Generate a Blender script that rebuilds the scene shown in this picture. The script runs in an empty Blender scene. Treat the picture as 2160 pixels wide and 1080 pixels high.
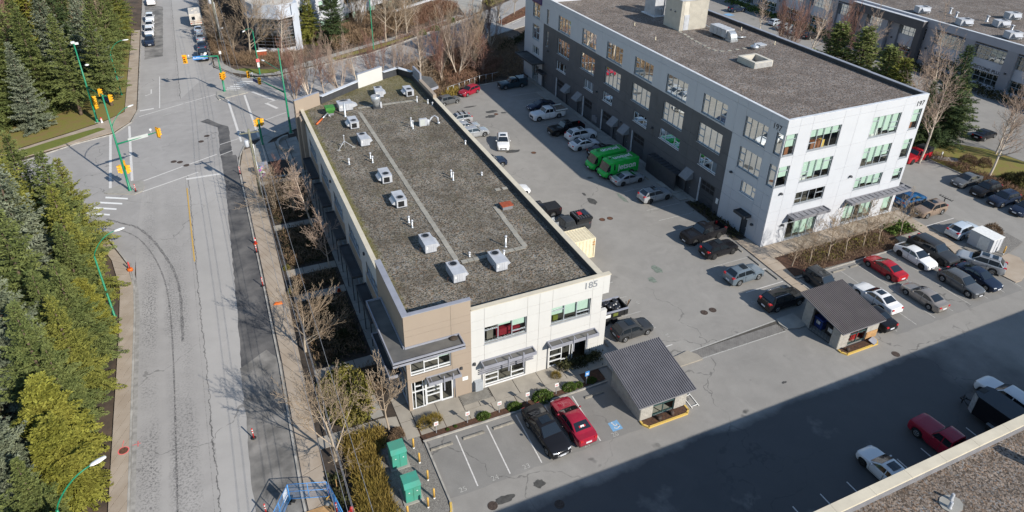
import bpy, math, random
from mathutils import Vector, Matrix
import numpy as np
SC = bpy.context.scene
COL = SC.collection
R = math.radians
PI = math.pi

# ------------------------------------------------------------------ camera, sky, sun, exposure
pitch, yaw, roll = 0.522303, 0.430516, 0.019012
fw = Vector((math.sin(yaw)*math.cos(pitch), math.cos(yaw)*math.cos(pitch), -math.sin(pitch)))
rt0 = Vector((math.cos(yaw), -math.sin(yaw), 0)); up0 = rt0.cross(fw)
rt = rt0*math.cos(roll) + up0*math.sin(roll); up = up0*math.cos(roll) - rt0*math.sin(roll)
cam = bpy.data.cameras.new('camera'); camo = bpy.data.objects.new('camera', cam); COL.objects.link(camo)
m4 = Matrix((rt, up, -fw)).transposed().to_4x4(); m4.translation = (-10.22, -41.57, 44.5)
camo.matrix_world = m4
cam.sensor_width = 36; cam.lens = 24.413; cam.shift_y = -0.0507; cam.clip_start = 0.5; cam.clip_end = 3000
SC.camera = camo

SUN_EL = R(32); SUN_DIR = Vector((0.423*math.cos(SUN_EL), -0.906*math.cos(SUN_EL), math.sin(SUN_EL)))
W = bpy.data.worlds.new('World'); SC.world = W; W.use_nodes = True
wn = W.node_tree.nodes; wl = W.node_tree.links
bg = wn['Background']; sky = wn.new('ShaderNodeTexSky'); sky.sky_type = 'NISHITA'; sky.sun_disc = False
sky.sun_elevation = SUN_EL; sky.sun_rotation = math.atan2(0.423, -0.906); sky.altitude = 60
sky.air_density = 1.3; sky.dust_density = 0.15; sky.ozone_density = 3.0
wl.new(sky.outputs[0], bg.inputs[0]); bg.inputs[1].default_value = 0.1
sl = bpy.data.lights.new('sun', 'SUN'); sl.energy = 4.4; sl.angle = R(0.5); sl.color = (1.0, 0.94, 0.85)
so = bpy.data.objects.new('sun', sl); COL.objects.link(so); so.rotation_euler = SUN_DIR.to_track_quat('Z', 'Y').to_euler()
SC.view_settings.view_transform = 'Standard'; SC.view_settings.look = 'None'
SC.view_settings.exposure = 0.55; SC.view_settings.gamma = 1.0; SC.view_settings.use_curve_mapping = False
SC.cycles.max_bounces = 6; SC.cycles.transparent_max_bounces = 12; SC.cycles.diffuse_bounces = 3
SC.cycles.glossy_bounces = 3; SC.cycles.caustics_reflective = False; SC.cycles.caustics_refractive = False

# ------------------------------------------------------------------ object helpers
def tag(o, label=None, cat=None, group=None, kind=None):
    if label: o['label'] = label
    if cat: o['category'] = cat
    if group: o['group'] = group
    if kind: o['kind'] = kind
    return o
def thing(name, label, cat, loc=(0, 0, 0), rz=0.0, group=None):
    o = bpy.data.objects.new(name, None); COL.objects.link(o); o.location = loc; o.rotation_euler = (0, 0, rz)
    o.empty_display_size = 0.2
    return tag(o, label, cat, group)
def struct_root(name):
    o = bpy.data.objects.new(name, None); COL.objects.link(o); o['kind'] = 'structure'; return o
def put(name, mesh, mats=None, parent=None, loc=(0, 0, 0), rz=0.0):
    o = bpy.data.objects.new(name, mesh); COL.objects.link(o)
    if parent is not None: o.parent = parent
    o.location = loc
    if rz: o.rotation_euler = (0, 0, rz)
    if mats is not None:
        if not isinstance(mats, (list, tuple)): mats = [mats]
        if len(mesh.materials) == 0:
            for q in mats: mesh.materials.append(q)
        else:
            for i, q in enumerate(mats):
                if mesh.materials[i] is not q:
                    o.material_slots[i].link = 'OBJECT'; o.material_slots[i].material = q
    return o
def kids(o, table):
    return table.get(o, [])
def copy_tree(root, loc, rz=None, label=None, group=None, sc=None):
    table = {}
    def rec(o, parent):
        c = o.copy(); COL.objects.link(c)
        if parent is not None:
            c.parent = parent; c.matrix_parent_inverse = o.matrix_parent_inverse
        for ch in CH.get(o.name, []): rec(ch, c)
        return c
    c = rec(root, None); c.location = loc
    if rz is not None: c.rotation_euler = (0, 0, rz)
    if sc is not None: c.scale = (sc, sc, sc) if not isinstance(sc, (list, tuple)) else sc
    if label: c['label'] = label
    if group: c['group'] = group
    return c
CH = {}
def index_children(root):
    def rec(o):
        CH[o.name] = [x for x in o.children]
        for x in CH[o.name]: rec(x)
    rec(root)

class MB:
    def __init__(s): s.v = []; s.f = []; s.m = []; s.s = []
    def poly(s, pts, m=0, smooth=False):
        b = len(s.v); s.v.extend(tuple(p) for p in pts); s.f.append(tuple(range(b, b+len(pts)))); s.m.append(m); s.s.append(smooth)
    def idx(s, pts, faces, m=0, smooth=False):
        b = len(s.v); s.v.extend(tuple(p) for p in pts)
        for f in faces: s.f.append(tuple(b+i for i in f)); s.m.append(m); s.s.append(smooth)
    def hexa(s, c, m=0):           # 8 corners: bottom 4 then top 4
        s.idx(c, [(3, 2, 1, 0), (4, 5, 6, 7), (0, 1, 5, 4), (1, 2, 6, 5), (2, 3, 7, 6), (3, 0, 4, 7)], m)
    def box(s, x0, x1, y0, y1, z0, z1, m=0):
        s.hexa([(x0, y0, z0), (x1, y0, z0), (x1, y1, z0), (x0, y1, z0), (x0, y0, z1), (x1, y0, z1), (x1, y1, z1), (x0, y1, z1)], m)
    def obox(s, c, sx, sy, z0, z1, a=0.0, m=0):
        ca, sa = math.cos(a), math.sin(a); q = []
        for z in (z0, z1):
            for dx, dy in ((-sx, -sy), (sx, -sy), (sx, sy), (-sx, sy)):
                q.append((c[0]+(dx*ca-dy*sa)/2, c[1]+(dx*sa+dy*ca)/2, z))
        s.hexa(q, m)
    def prism(s, poly, z0, z1, m=0, mtop=None, bottom=True):
        n = len(poly); pts = [(p[0], p[1], z0) for p in poly]+[(p[0], p[1], z1) for p in poly]
        b = len(s.v); s.v.extend(pts)
        for i in range(n):
            j = (i+1) % n; s.f.append((b+i, b+j, b+n+j, b+n+i)); s.m.append(m); s.s.append(False)
        s.f.append(tuple(b+n+i for i in range(n))); s.m.append(m if mtop is None else mtop); s.s.append(False)
        if bottom: s.f.append(tuple(b+n-1-i for i in range(n))); s.m.append(m); s.s.append(False)
    def tube(s, p0, p1, r0, r1=None, n=8, m=0, caps=True, smooth=True):
        s.path([p0, p1], [r0, r0 if r1 is None else r1], n, m, caps, smooth)
    def path(s, pts, rad, n=8, m=0, caps=True, smooth=True):
        pts = [Vector(p) for p in pts]
        if not isinstance(rad, (list, tuple)): rad = [rad]*len(pts)
        b = len(s.v); prevx = None
        for i, p in enumerate(pts):
            d = (pts[min(i+1, len(pts)-1)]-pts[max(i-1, 0)])
            d = d.normalized() if d.length > 1e-9 else Vector((0, 0, 1))
            if prevx is None:
                a = Vector((1, 0, 0)) if abs(d.x) < .9 else Vector((0, 1, 0)); x = (a-d*a.dot(d)).normalized()
            else: x = (prevx-d*prevx.dot(d)).normalized()
            prevx = x; y = d.cross(x)
            for k in range(n):
                t = 2*PI*k/n; q = p+(x*math.cos(t)+y*math.sin(t))*rad[i]; s.v.append((q.x, q.y, q.z))
        for i in range(len(pts)-1):
            for k in range(n):
                a = b+i*n+k; c = b+i*n+(k+1) % n; s.f.append((a, c, c+n, a+n)); s.m.append(m); s.s.append(smooth)
        if caps:
            s.f.append(tuple(b+n-1-k for k in range(n))); s.m.append(m); s.s.append(False)
            e = b+(len(pts)-1)*n; s.f.append(tuple(e+k for k in range(n))); s.m.append(m); s.s.append(False)
    def lathe(s, prof, c=(0, 0, 0), n=16, m=0, axis='z', smooth=True):
        b = len(s.v)
        for r, h in prof:
            for k in range(n):
                t = 2*PI*k/n; u, w = r*math.cos(t), r*math.sin(t)
                s.v.append((c[0]+u, c[1]+w, c[2]+h) if axis == 'z' else ((c[0]+u, c[1]+h, c[2]+w) if axis == 'y' else (c[0]+h, c[1]+u, c[2]+w)))
        for i in range(len(prof)-1):
            for k in range(n):
                a = b+i*n+k; q = b+i*n+(k+1) % n; s.f.append((a, q, q+n, a+n)); s.m.append(m); s.s.append(smooth)
        s.f.append(tuple(b+n-1-k for k in range(n))); s.m.append(m); s.s.append(False)
        e = b+(len(prof)-1)*n; s.f.append(tuple(e+k for k in range(n))); s.m.append(m); s.s.append(False)
    def ball(s, c, rx, ry=None, rz=None, n=8, m=0):
        ry = rx if ry is None else ry; rz = rx if rz is None else rz; k = n//2; b = len(s.v)
        for i in range(k+1):
            ph = PI*i/k
            for j in range(n):
                t = 2*PI*j/n; s.v.append((c[0]+rx*math.sin(ph)*math.cos(t), c[1]+ry*math.sin(ph)*math.sin(t), c[2]+rz*math.cos(ph)))
        for i in range(k):
            for j in range(n):
                a = b+i*n+j; q = b+i*n+(j+1) % n; s.f.append((a, a+n, q+n, q)); s.m.append(m); s.s.append(True)
    def mesh(s, name='mesh'):
        me = bpy.data.meshes.new(name); me.from_pydata(s.v, [], s.f)
        if s.f:
            me.polygons.foreach_set('material_index', s.m); me.polygons.foreach_set('use_smooth', s.s)
        me.update(); return me
    def put(s, name, mats, parent=None, loc=(0, 0, 0), rz=0.0):
        me = s.mesh(name)
        if not isinstance(mats, (list, tuple)): mats = [mats]
        return put(name, me, mats, parent, loc, rz)

# vertical facade frame: u along the wall, z up, d outward
class Fr:
    def __init__(s, o, u, n): s.o = Vector(o); s.u = Vector(u); s.n = Vector(n)
    def p(s, u, z, d=0.0):
        q = s.o+s.u*u+s.n*d; return (q.x, q.y, q.z+z)
def fbox(mb, F, u0, u1, z0, z1, d0, d1, m=0):
    mb.hexa([F.p(u0, z0, d0), F.p(u1, z0, d0), F.p(u1, z0, d1), F.p(u0, z0, d1), F.p(u0, z1, d0), F.p(u1, z1, d0), F.p(u1, z1, d1), F.p(u0, z1, d1)], m)
def rects_minus(r, ops):
    u0, u1, z0, z1 = r
    zs = sorted({z0, z1} | {z for o in ops for z in (o[2], o[3]) if z0 < z < z1})
    out = []
    for a, b in zip(zs[:-1], zs[1:]):
        zm = (a+b)/2; cuts = sorted([(max(o[0], u0), min(o[1], u1)) for o in ops if o[2] < zm < o[3] and o[1] > u0 and o[0] < u1])
        x = u0
        for c, d in cuts:
            if c > x+1e-4: out.append((x, c, a, b))
            x = max(x, d)
        if x < u1-1e-4: out.append((x, u1, a, b))
    return out
def text_mesh(s, size=1.0, ext=0.0, font_bold=False, shear=0.0):
    cu = bpy.data.curves.new('lettering', 'FONT'); cu.body = s; cu.size = size; cu.extrude = ext; cu.shear = shear
    cu.align_x = 'CENTER'; cu.align_y = 'CENTER'; cu.resolution_u = 3
    if font_bold: cu.offset = size*0.02
    ob = bpy.data.objects.new('lettering', cu); COL.objects.link(ob)
    me = bpy.data.meshes.new_from_object(ob.evaluated_get(bpy.context.evaluated_depsgraph_get()))
    bpy.data.objects.remove(ob); me.materials.clear(); return me
def text(name, s, size, M, mat, parent=None, ext=0.012, bold=False, shear=0.0):
    me = text_mesh(s, size, ext, bold, shear); me.transform(M); return put(name, me, mat, parent)
def basis(o, x, y):
    x = Vector(x).normalized(); y = Vector(y).normalized(); z = x.cross(y)
    m = Matrix((x, y, z)).transposed().to_4x4(); m.translation = o; return m

# ------------------------------------------------------------------ materials
class N:
    def __init__(s, name):
        s.m = bpy.data.materials.new(name); s.m.use_nodes = True; s.t = s.m.node_tree; s.n = s.t.nodes; s.l = s.t.links
        s.b = s.n['Principled BSDF']; s.out = s.n['Material Output']
    def L(s, a, b): s.l.new(a, b)
    def set(s, sock, v):
        if isinstance(v, (int, float)): sock.default_value = v
        elif isinstance(v, (tuple, list)): sock.default_value = tuple(v)+((1,) if len(v) == 3 and len(sock.default_value) == 4 else ())
        else: s.L(v, sock)
    def pos(s):
        if not hasattr(s, '_p'): s._p = s.n.new('ShaderNodeNewGeometry').outputs['Position']
        return s._p
    def obj(s):
        if not hasattr(s, '_o'): s._o = s.n.new('ShaderNodeTexCoord').outputs['Object']
        return s._o
    def xyz(s, v=None):
        q = s.n.new('ShaderNodeSeparateXYZ'); s.L(v if v is not None else s.pos(), q.inputs[0]); return q.outputs
    def scale(s, v, sc):
        q = s.n.new('ShaderNodeMapping'); s.L(v, q.inputs[0]); q.inputs['Scale'].default_value = sc; return q.outputs[0]
    def noise(s, scale, detail=4, rough=.55, vec=None, dist=0.0):
        q = s.n.new('ShaderNodeTexNoise'); q.inputs['Scale'].default_value = scale; q.inputs['Detail'].default_value = detail
        q.inputs['Roughness'].default_value = rough; q.inputs['Distortion'].default_value = dist
        s.L(vec if vec is not None else s.pos(), q.inputs['Vector']); return q.outputs['Fac']
    def voro(s, scale, vec=None, out='Distance', feat='F1'):
        q = s.n.new('ShaderNodeTexVoronoi'); q.inputs['Scale'].default_value = scale; q.feature = feat
        s.L(vec if vec is not None else s.pos(), q.inputs['Vector']); return q.outputs[out]
    def math(s, op, a, b=0.0, c=0.0, clamp=False):
        q = s.n.new('ShaderNodeMath'); q.operation = op; q.use_clamp = clamp
        for i, v in enumerate((a, b, c)): s.set(q.inputs[i], v)
        return q.outputs[0]
    def rng(s, v, a, b, c=0.0, d=1.0):
        q = s.n.new('ShaderNodeMapRange'); s.L(v, q.inputs[0])
        for i, w in enumerate((a, b, c, d)): q.inputs[i+1].default_value = w
        return q.outputs[0]
    def mix(s, f, a, b, mode='MIX'):
        q = s.n.new('ShaderNodeMix'); q.data_type = 'RGBA'; q.blend_type = mode
        s.set(q.inputs[0], f); s.set(q.inputs[6], a); s.set(q.inputs[7], b); return q.outputs[2]
    def band(s, v, c, hw, soft):      # 1 within |v-c|<hw
        d = s.math('ABSOLUTE', s.math('SUBTRACT', v, c)); return s.rng(d, hw+soft, hw, 0, 1)
    def bump(s, h, strength=.3, dist=.02):
        q = s.n.new('ShaderNodeBump'); q.inputs['Strength'].default_value = strength; q.inputs['Distance'].default_value = dist
        s.L(h, q.inputs['Height']); s.L(q.outputs[0], s.b.inputs['Normal'])
    def color(s, v): s.set(s.b.inputs['Base Color'], v)
    def rough(s, v): s.set(s.b.inputs['Roughness'], v)
    def spec(s, v): s.b.inputs['Specular IOR Level'].default_value = v
    def rand(s): return s.n.new('ShaderNodeObjectInfo').outputs['Random']
def pm(name, col, rough=.7, var=.12, scale=2.0, metal=0.0, bump=0.0, bscale=30, spec=.4, col2=None, fine=0.0, rnd=0.0):
    n = N(name); n.b.inputs['Metallic'].default_value = metal; n.rough(rough); n.spec(spec)
    a = n.noise(scale, 5); c2 = col2 if col2 else tuple(c*(1-var*1.6) for c in col); c1 = col if col2 else tuple(min(1, c*(1+var*.6)) for c in col)
    c = n.mix(n.rng(a, .35, .65), c1, c2)
    if fine:
        f = n.noise(60, 2); c = n.mix(n.rng(f, .3, .7, fine, 0), c, (0.01, 0.01, 0.01))
    if rnd:
        c = n.mix(n.rng(n.rand(), 0, 1, 0, rnd), c, tuple(x*.35 for x in col))
    n.color(c)
    if bump: n.bump(n.noise(bscale, 3), bump, .02)
    return n.m
def plain(name, col, rough=.5, metal=0.0, spec=.5, emit=0.0):
    return pm(name, col, rough, .04, 3.0, metal, spec=spec)
def glassmat(name, tint=(.02, .03, .03), mixf=.75, tr_=(.86, .96, .92, 1), ior=1.7):
    n = N(name); tr = n.n.new('ShaderNodeBsdfTransparent'); tr.inputs[0].default_value = tr_
    gl = n.n.new('ShaderNodeBsdfGlossy'); gl.inputs['Roughness'].default_value = .02; gl.inputs[0].default_value = (.9, .95, .95, 1)
    fr = n.n.new('ShaderNodeFresnel'); fr.inputs[0].default_value = ior
    f = n.math('ADD', fr.outputs[0], 1-mixf-.1, clamp=True)
    mx = n.n.new('ShaderNodeMixShader'); n.L(f, mx.inputs[0]); n.L(tr.outputs[0], mx.inputs[1]); n.L(gl.outputs[0], mx.inputs[2])
    n.L(mx.outputs[0], n.out.inputs[0]); n.n.remove(n.b); return n.m
M = {}
def wallmat(name, col):
    n = N(name); a = n.noise(.35, 5); c = n.mix(n.rng(a, .35, .65), col, tuple(v*.95 for v in col)); st = n.noise(1.0, 4, .6, n.scale(n.pos(), (2.2, 2.2, .12))); c = n.mix(n.rng(st, .52, .75, 0, .09), c, tuple(v*.62 for v in col)); n.color(c); n.rough(.75); n.spec(.3); return n.m
M['white_wall'] = wallmat('white_wall', (.475, .487, .512))
M['cream_wall'] = wallmat('cream_wall', (.525, .515, .49))
M['tan_wall'] = wallmat('tan_wall', (.315, .254, .198))
M['cream_cap'] = pm('cream_cap', (.55, .49, .38), .6, .06, 1)
M['joint_light'] = pm('joint_light', (.5, .45, .39), .8, .05, 3)
M['dark_clad'] = pm('dark_clad', (.088, .092, .1), .6, .08, .5)
M['dark_metal'] = pm('dark_metal', (.05, .052, .057), .5, .1, 2)
M['grey_metal'] = pm('grey_metal', (.2, .2, .215), .45, .1, 1.5)
M['grey_cap'] = pm('grey_cap', (.27, .275, .31), .4, .08, 1.0)
M['pale_metal'] = pm('pale_metal', (.6, .61, .63), .4, .1, 1.5)
M['galv'] = pm('galv', (.5, .52, .54), .35, .15, 3, metal=.6)
M['unit_white'] = pm('unit_white', (.42, .43, .455), .5, .1, 1.2)
M['black'] = pm('black', (.012, .012, .013), .5, .1, 5)
M['dark_room'] = pm('dark_room', (.06, .055, .05), .9, .3, .6)
M['floor_in'] = pm('floor_in', (.16, .14, .12), .8, .2, 1)
M['blind'] = pm('blind', (.46, .585, .51), .8, .04, 2)
M['blind_grey'] = pm('blind_grey', (.42, .44, .42), .8, .05, 2)
M['glass'] = glassmat('glass'); M['glass_clear'] = glassmat('glass_clear', mixf=.88, tr_=(.93, .98, .96, 1), ior=1.4)
M['win_white'] = pm('win_white', (.68, .69, .7), .4, .04, 4)
M['win_grey'] = pm('win_grey', (.42, .45, .48), .35, .05, 4, metal=.3)
M['orange_in'] = pm('orange_in', (.24, .09, .04), .6, .1, 4)
M['red_in'] = pm('red_in', (.2, .015, .025), .6, .1, 4)
M['paper'] = pm('paper', (.7, .7, .68), .6, .08, 4)
# ------------------------------------------------------------------ ground materials
def worn(name, col, amt, under):
    n = N(name); f = n.rng(n.noise(6, 5, .75), .42, .62, 0, amt); n.color(n.mix(f, col, under)); n.rough(.8); n.spec(.3); return n.m
def asphalt(name, base, street=False, lot=False):
    n = N(name); P = n.pos(); x, y, z = n.xyz()
    big = n.noise(.09, 6, .6); mid = n.noise(.7, 5, .6); fine = n.noise(22, 3, .7); grain = n.voro(30)
    c = n.mix(n.rng(big, .3, .7), tuple(v*1.1 for v in base), tuple(v*.86 for v in base))
    c = n.mix(n.rng(mid, .42, .72, 0, .28), c, tuple(v*.62 for v in base))
    c = n.mix(n.rng(fine, .25, .75, .22, 0), c, (.03, .03, .03))
    c = n.mix(n.rng(grain, 0, .5, .16, 0), c, (.5, .48, .44))
    sm = n.noise(.5, 4, .6, n.scale(P, (1, .03, 1)))
    if street:
        wob = n.math('MULTIPLY', n.math('SUBTRACT', n.noise(.35, 5, .65), .5), 1.1)
        xw = n.math('ADD', x, wob)
        sp = n.noise(5.5, 4, .75)
        lowy = n.rng(y, 30, 60, 1, 0)
        for cx_, hw, amt, lo in ((-17.35, .3, .5, .49), (-20.3, .35, .72, .5), (-18.3, .04, .6, .46), (-19.9, .15, .3, .5), (-17.0, .35, .3, .55)):
            b = n.band(xw, cx_, hw, .6); k = n.math('MULTIPLY', b, n.rng(sp, lo, lo+.1, 0, amt)); k = n.math('MULTIPLY', n.math('MULTIPLY', k, lowy), n.rng(n.noise(.13, 3, .6, n.scale(P, (1, .6, 1))), .38, .6, .15, 1))
            c = n.mix(k, c, (.035, .036, .04))
        cw = n.math('MULTIPLY', n.math('SUBTRACT', n.noise(.8, 6, .7), .5), .9)
        cr = n.band(n.math('ADD', x, cw), -15.55, .022, .03); c = n.mix(n.math('MULTIPLY', cr, .8), c, (.03, .03, .03))
        cr = n.band(x, -15.9, .012, .02); c = n.mix(n.math('MULTIPLY', cr, n.rng(sp, .45, .6, 0, .6)), c, (.03, .03, .03))
        c = n.mix(n.rng(sm, .4, .62, 0, .12), c, tuple(v*1.2 for v in base))
        pl = n.math('MULTIPLY', n.rng(x, -15.6, -15.4, 0, 1), n.rng(x, -11.6, -12.2, 0, 1)); c = n.mix(n.math('MULTIPLY', pl, .22), c, (.47, .452, .425))
    else:
        c = n.mix(n.rng(n.noise(.25, 4, .6, None, 1.5), .55, .75, 0, .3), c, tuple(v*1.22 for v in base))
    wp = n.n.new('ShaderNodeVectorMath'); wp.operation = 'ADD'; nz = n.n.new('ShaderNodeTexNoise'); nz.inputs['Scale'].default_value = .3; nz.inputs['Detail'].default_value = 3; n.L(P, nz.inputs['Vector']); sc2 = n.n.new('ShaderNodeVectorMath'); sc2.operation = 'SCALE'; sc2.inputs[3].default_value = 5; n.L(nz.outputs['Color'], sc2.inputs[0]); n.L(P, wp.inputs[0]); n.L(sc2.outputs[0], wp.inputs[1])
    cells = n.voro(.1, wp.outputs[0], 'Distance', 'DISTANCE_TO_EDGE')
    wv = n.math('ADD', cells, n.math('MULTIPLY', n.math('SUBTRACT', n.noise(2.2, 5), .5), .03))
    ck = n.math('MULTIPLY', n.band(wv, 0.0, .002, .004), n.rng(n.noise(.06, 2), .5, .62, 0, .45)); c = n.mix(ck, c, (.03, .03, .03))
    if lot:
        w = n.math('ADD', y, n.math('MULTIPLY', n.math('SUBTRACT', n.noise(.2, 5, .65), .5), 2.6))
        damp_shade = n.rng(w, -11.7, -12.5, 0, 1)  # damp asphalt with the building's shadow painted in, ending at the shadow edge
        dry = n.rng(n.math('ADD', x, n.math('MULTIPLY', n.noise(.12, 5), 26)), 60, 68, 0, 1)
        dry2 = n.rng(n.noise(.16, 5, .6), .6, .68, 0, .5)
        damp_shade = n.math('MULTIPLY', damp_shade, n.math('SUBTRACT', 1.0, n.math('MAXIMUM', dry, dry2)))
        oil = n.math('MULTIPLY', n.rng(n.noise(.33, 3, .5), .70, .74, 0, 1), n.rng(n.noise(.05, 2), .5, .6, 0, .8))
        c = n.mix(oil, c, (.05, .05, .048)); c = n.mix(n.math('MULTIPLY', damp_shade, .8), c, (.035, .037, .043))
        n.rough(n.rng(damp_shade, 0, 1, .85, .6))
    else: n.rough(.85)
    n.color(c); n.spec(.25); n.bump(n.noise(45, 3), .25, .01); return n.m
M['asphalt'] = asphalt('asphalt', (.36, .342, .322), street=True)
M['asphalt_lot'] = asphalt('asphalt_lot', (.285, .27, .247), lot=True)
M['asphalt_cross'] = asphalt('asphalt_cross', (.345, .328, .311))
M['asphalt_new'] = pm('asphalt_new', (.065, .064, .066), .85, .25, .5, bump=.3, col2=(.15, .142, .135), fine=.2)
M['asphalt_dusty'] = pm('asphalt_dusty', (.1, .096, .09), .9, .25, .5, bump=.3, col2=(.25, .235, .215))
M['concrete'] = pm('concrete', (.36, .325, .27), .85, .12, .8, bump=.15, col2=(.29, .262, .22), fine=.08, rnd=.12)
M['concrete_warm'] = pm('concrete_warm', (.40, .335, .265), .85, .12, .6, bump=.15, col2=(.33, .265, .2), fine=.08, rnd=.12)
M['concrete_grey'] = pm('concrete_grey', (.36, .34, .30), .85, .12, .8, bump=.15, col2=(.28, .27, .245), fine=.08, rnd=.12)
M['kerb'] = pm('kerb', (.36, .34, .305), .85, .2, 1.2, bump=.15)
M['gutter'] = pm('gutter', (.30, .285, .26), .85, .2, 1.5)
M['joint'] = pm('joint', (.075, .068, .058), .95, .2, 4)
M['mulch'] = pm('mulch', (.12, .058, .032), .95, .3, 6, bump=1.0, bscale=14, col2=(.055, .03, .02), fine=.4)
M['soil'] = pm('soil', (.075, .055, .04), .95, .3, 3, bump=.8, bscale=9, col2=(.04, .032, .025), fine=.4)
M['forest_floor'] = pm('forest_floor', (.14, .095, .065), .95, .4, .35, bump=1.0, bscale=5, col2=(.05, .04, .03), fine=.3)
M['lawn'] = pm('lawn', (.19, .185, .035), .95, .3, .9, bump=.8, bscale=25, col2=(.22, .16, .055), fine=.3)
M['lawn_green'] = pm('lawn_green', (.125, .155, .025), .95, .3, 1.2, bump=.8, bscale=25, col2=(.16, .17, .03), fine=.3)
M['bark_red'] = pm('bark_red', (.2, .075, .04), .95, .3, 3, bump=1.0, bscale=10, col2=(.09, .045, .03), fine=.3)
M['gravel_bed'] = pm('gravel_bed', (.28, .265, .24), .95, .3, 14, bump=1.0, bscale=22, col2=(.13, .12, .11), fine=.3)
M['paint_white'] = worn('paint_white', (.62, .6, .57), .45, (.3, .29, .27))
M['paint_faint'] = worn('paint_faint', (.42, .41, .38), .85, (.25, .24, .22))
M['paint_bright'] = worn('paint_bright', (.72, .72, .7), .25, (.35, .34, .32))
M['paint_yellow'] = worn('paint_yellow', (.55, .33, .05), .4, (.3, .25, .18))
M['kerb_yellow'] = worn('kerb_yellow', (.6, .4, .08), .35, (.35, .3, .22))
M['paint_blue'] = worn('paint_blue', (.14, .33, .55), .5, (.25, .26, .26))
M['stop'] = pm('stop', (.25, .23, .195), .9, .2, 3, rnd=.2); M['iron'] = pm('iron', (.07, .05, .04), .8, .3, 6)
M['iron_rust'] = pm('iron_rust', (.13, .06, .035), .85, .3, 6)
M['pink_paint'] = worn('pink_paint', (.8, .12, .12), .4, (.35, .3, .26))

# ------------------------------------------------------------------ ground sheets
def jag(poly, step=.7, amp=.07):
    r = random.Random(len(poly)); o = []
    for a, b in zip(poly, poly[1:]+poly[:1]):
        k = max(1, int(math.dist(a, b)/step))
        for i in range(k): o.append((a[0]+(b[0]-a[0])*i/k+r.uniform(-amp, amp), a[1]+(b[1]-a[1])*i/k+r.uniform(-amp, amp)))
    return o
def flat(name, poly, z, mat, kind='structure', parent=None):
    if name == 'road_patch': poly = jag(poly)
    mb = MB(); mb.poly([(p[0], p[1], z) for p in poly]); o = mb.put(name, mat, parent)
    if parent is None: o['kind'] = kind
    return o
g = MB(); g.poly([(-700, -300, -.06), (900, -300, -.06), (900, 1100, -.06), (-700, 1100, -.06)]); tag(g.put('ground', M['forest_floor']), kind='structure')
flat('street', [(-21.6, -90), (-8.8, -90), (-8.8, 57), (-9, 84), (-9.4, 100), (-9.4, 400), (-22.1, 400), (-22, 80), (-22.5, 60), (-21.5, 29)], 0, M['asphalt'])
flat('cross_street', [(-110, 0), (-34, 44.5), (-28, 43), (-24.5, 39.5), (-22.4, 33), (-21.7, 29.5), (-21.5, 42), (-21.1, 50), (-14.2, 53.2), (-8.9, 55.5), (-8, 58), (-7.1, 60.6), (-4.2, 61.8), (.3, 64.9), (4, 69.5), (12, 77.5),
      (26.3, 87.3), (38, 93), (50.7, 99.3), (58, 102.5), (90, 124), (140, 160), (140, 190), (100, 158), (64.6, 126), (48.4, 114), (38.9, 107.9), (28.4, 100.6), (20.3, 95.9), (13, 93), (6.8, 91), (1.1, 88.6), (-2.1, 89.2), (-5.1, 89.9),
      (-6.9, 93.7), (-9.2, 98), (-15.6, 83), (-22.1, 80.2), (-22.9, 75.2), (-25.3, 71.1), (-30.3, 69.3), (-110, 21)], .004, M['asphalt_cross'])
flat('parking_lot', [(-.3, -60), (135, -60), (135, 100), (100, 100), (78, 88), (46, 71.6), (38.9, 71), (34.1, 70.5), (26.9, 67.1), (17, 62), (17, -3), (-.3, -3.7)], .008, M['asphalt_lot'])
flat('road_patch', [(-11.0, 57), (-8.95, 57), (-8.95, -40), (-12.9, -40), (-12.8, 8), (-12.2, 20), (-11.55, 37), (-11.1, 48)], .008, M['asphalt_new'])
flat('road_patch', [(-12.75, 11), (-10.2, 12.6), (-9.05, 10), (-9.05, -12), (-13.4, -14), (-13.2, -3), (-12.9, 4)], .012, M['asphalt_dusty'])
flat('road_patch', [(-13, 71.6), (-11.9, 72.4), (-9.9, 68.9), (-9.1, 68.1), (-9.4, 57), (-11.1, 57), (-10.6, 68.2)], .008, M['asphalt_new'])
flat('road_patch', [(-21.3, 108), (-18, 109), (-17.5, 150), (-21.6, 155)], .004, M['asphalt_dusty'])

M['tyre_mark'] = worn('tyre_mark', (.075, .073, .072), .95, (.34, .32, .30))
def trail(name, pts, w, mat, z=.012):
    mb = MB(); P_ = []
    for i in range(len(pts)-1):
        p0, p1, p2, p3 = [Vector(pts[max(0, min(len(pts)-1, i+k))]) for k in (-1, 0, 1, 2)]
        for j in range(8):
            t = j/8; P_.append(.5*((2*p1)+(p2-p0)*t+(2*p0-5*p1+4*p2-p3)*t*t+(3*p1-p0-3*p2+p3)*t**3))
    P_.append(Vector(pts[-1])); L_ = []
    for i, p in enumerate(P_):
        d = (P_[min(i+1, len(P_)-1)]-P_[max(i-1, 0)]).normalized(); nn = Vector((-d.y, d.x))*w/2*(1+.3*math.sin(i*1.7)); L_.append((p-nn, p+nn))
    for (a, b), (c, d) in zip(L_[:-1], L_[1:]): mb.poly([(a.x, a.y, z), (c.x, c.y, z), (d.x, d.y, z), (b.x, b.y, z)])
    tag(mb.put(name, mat), kind='structure')
trail('tyre_mark', [(-26.5, 43.3), (-24.6, 41.6), (-22.95, 40.27), (-21.4, 37.94), (-20.06, 34.18), (-19.12, 30.13), (-18.56, 25.91), (-18.29, 20.52), (-18.22, 12), (-18.3, 0), (-18.4, -10)], .13, M['tyre_mark']); trail('tyre_mark', [(-25, 44.2), (-23.17, 42.3), (-21.6, 40.67), (-20.06, 37.39), (-18.77, 33.3), (-17.73, 28.91), (-17.32, 24.22), (-17.34, 16.85)], .26, M['tyre_mark'], .014)
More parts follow.
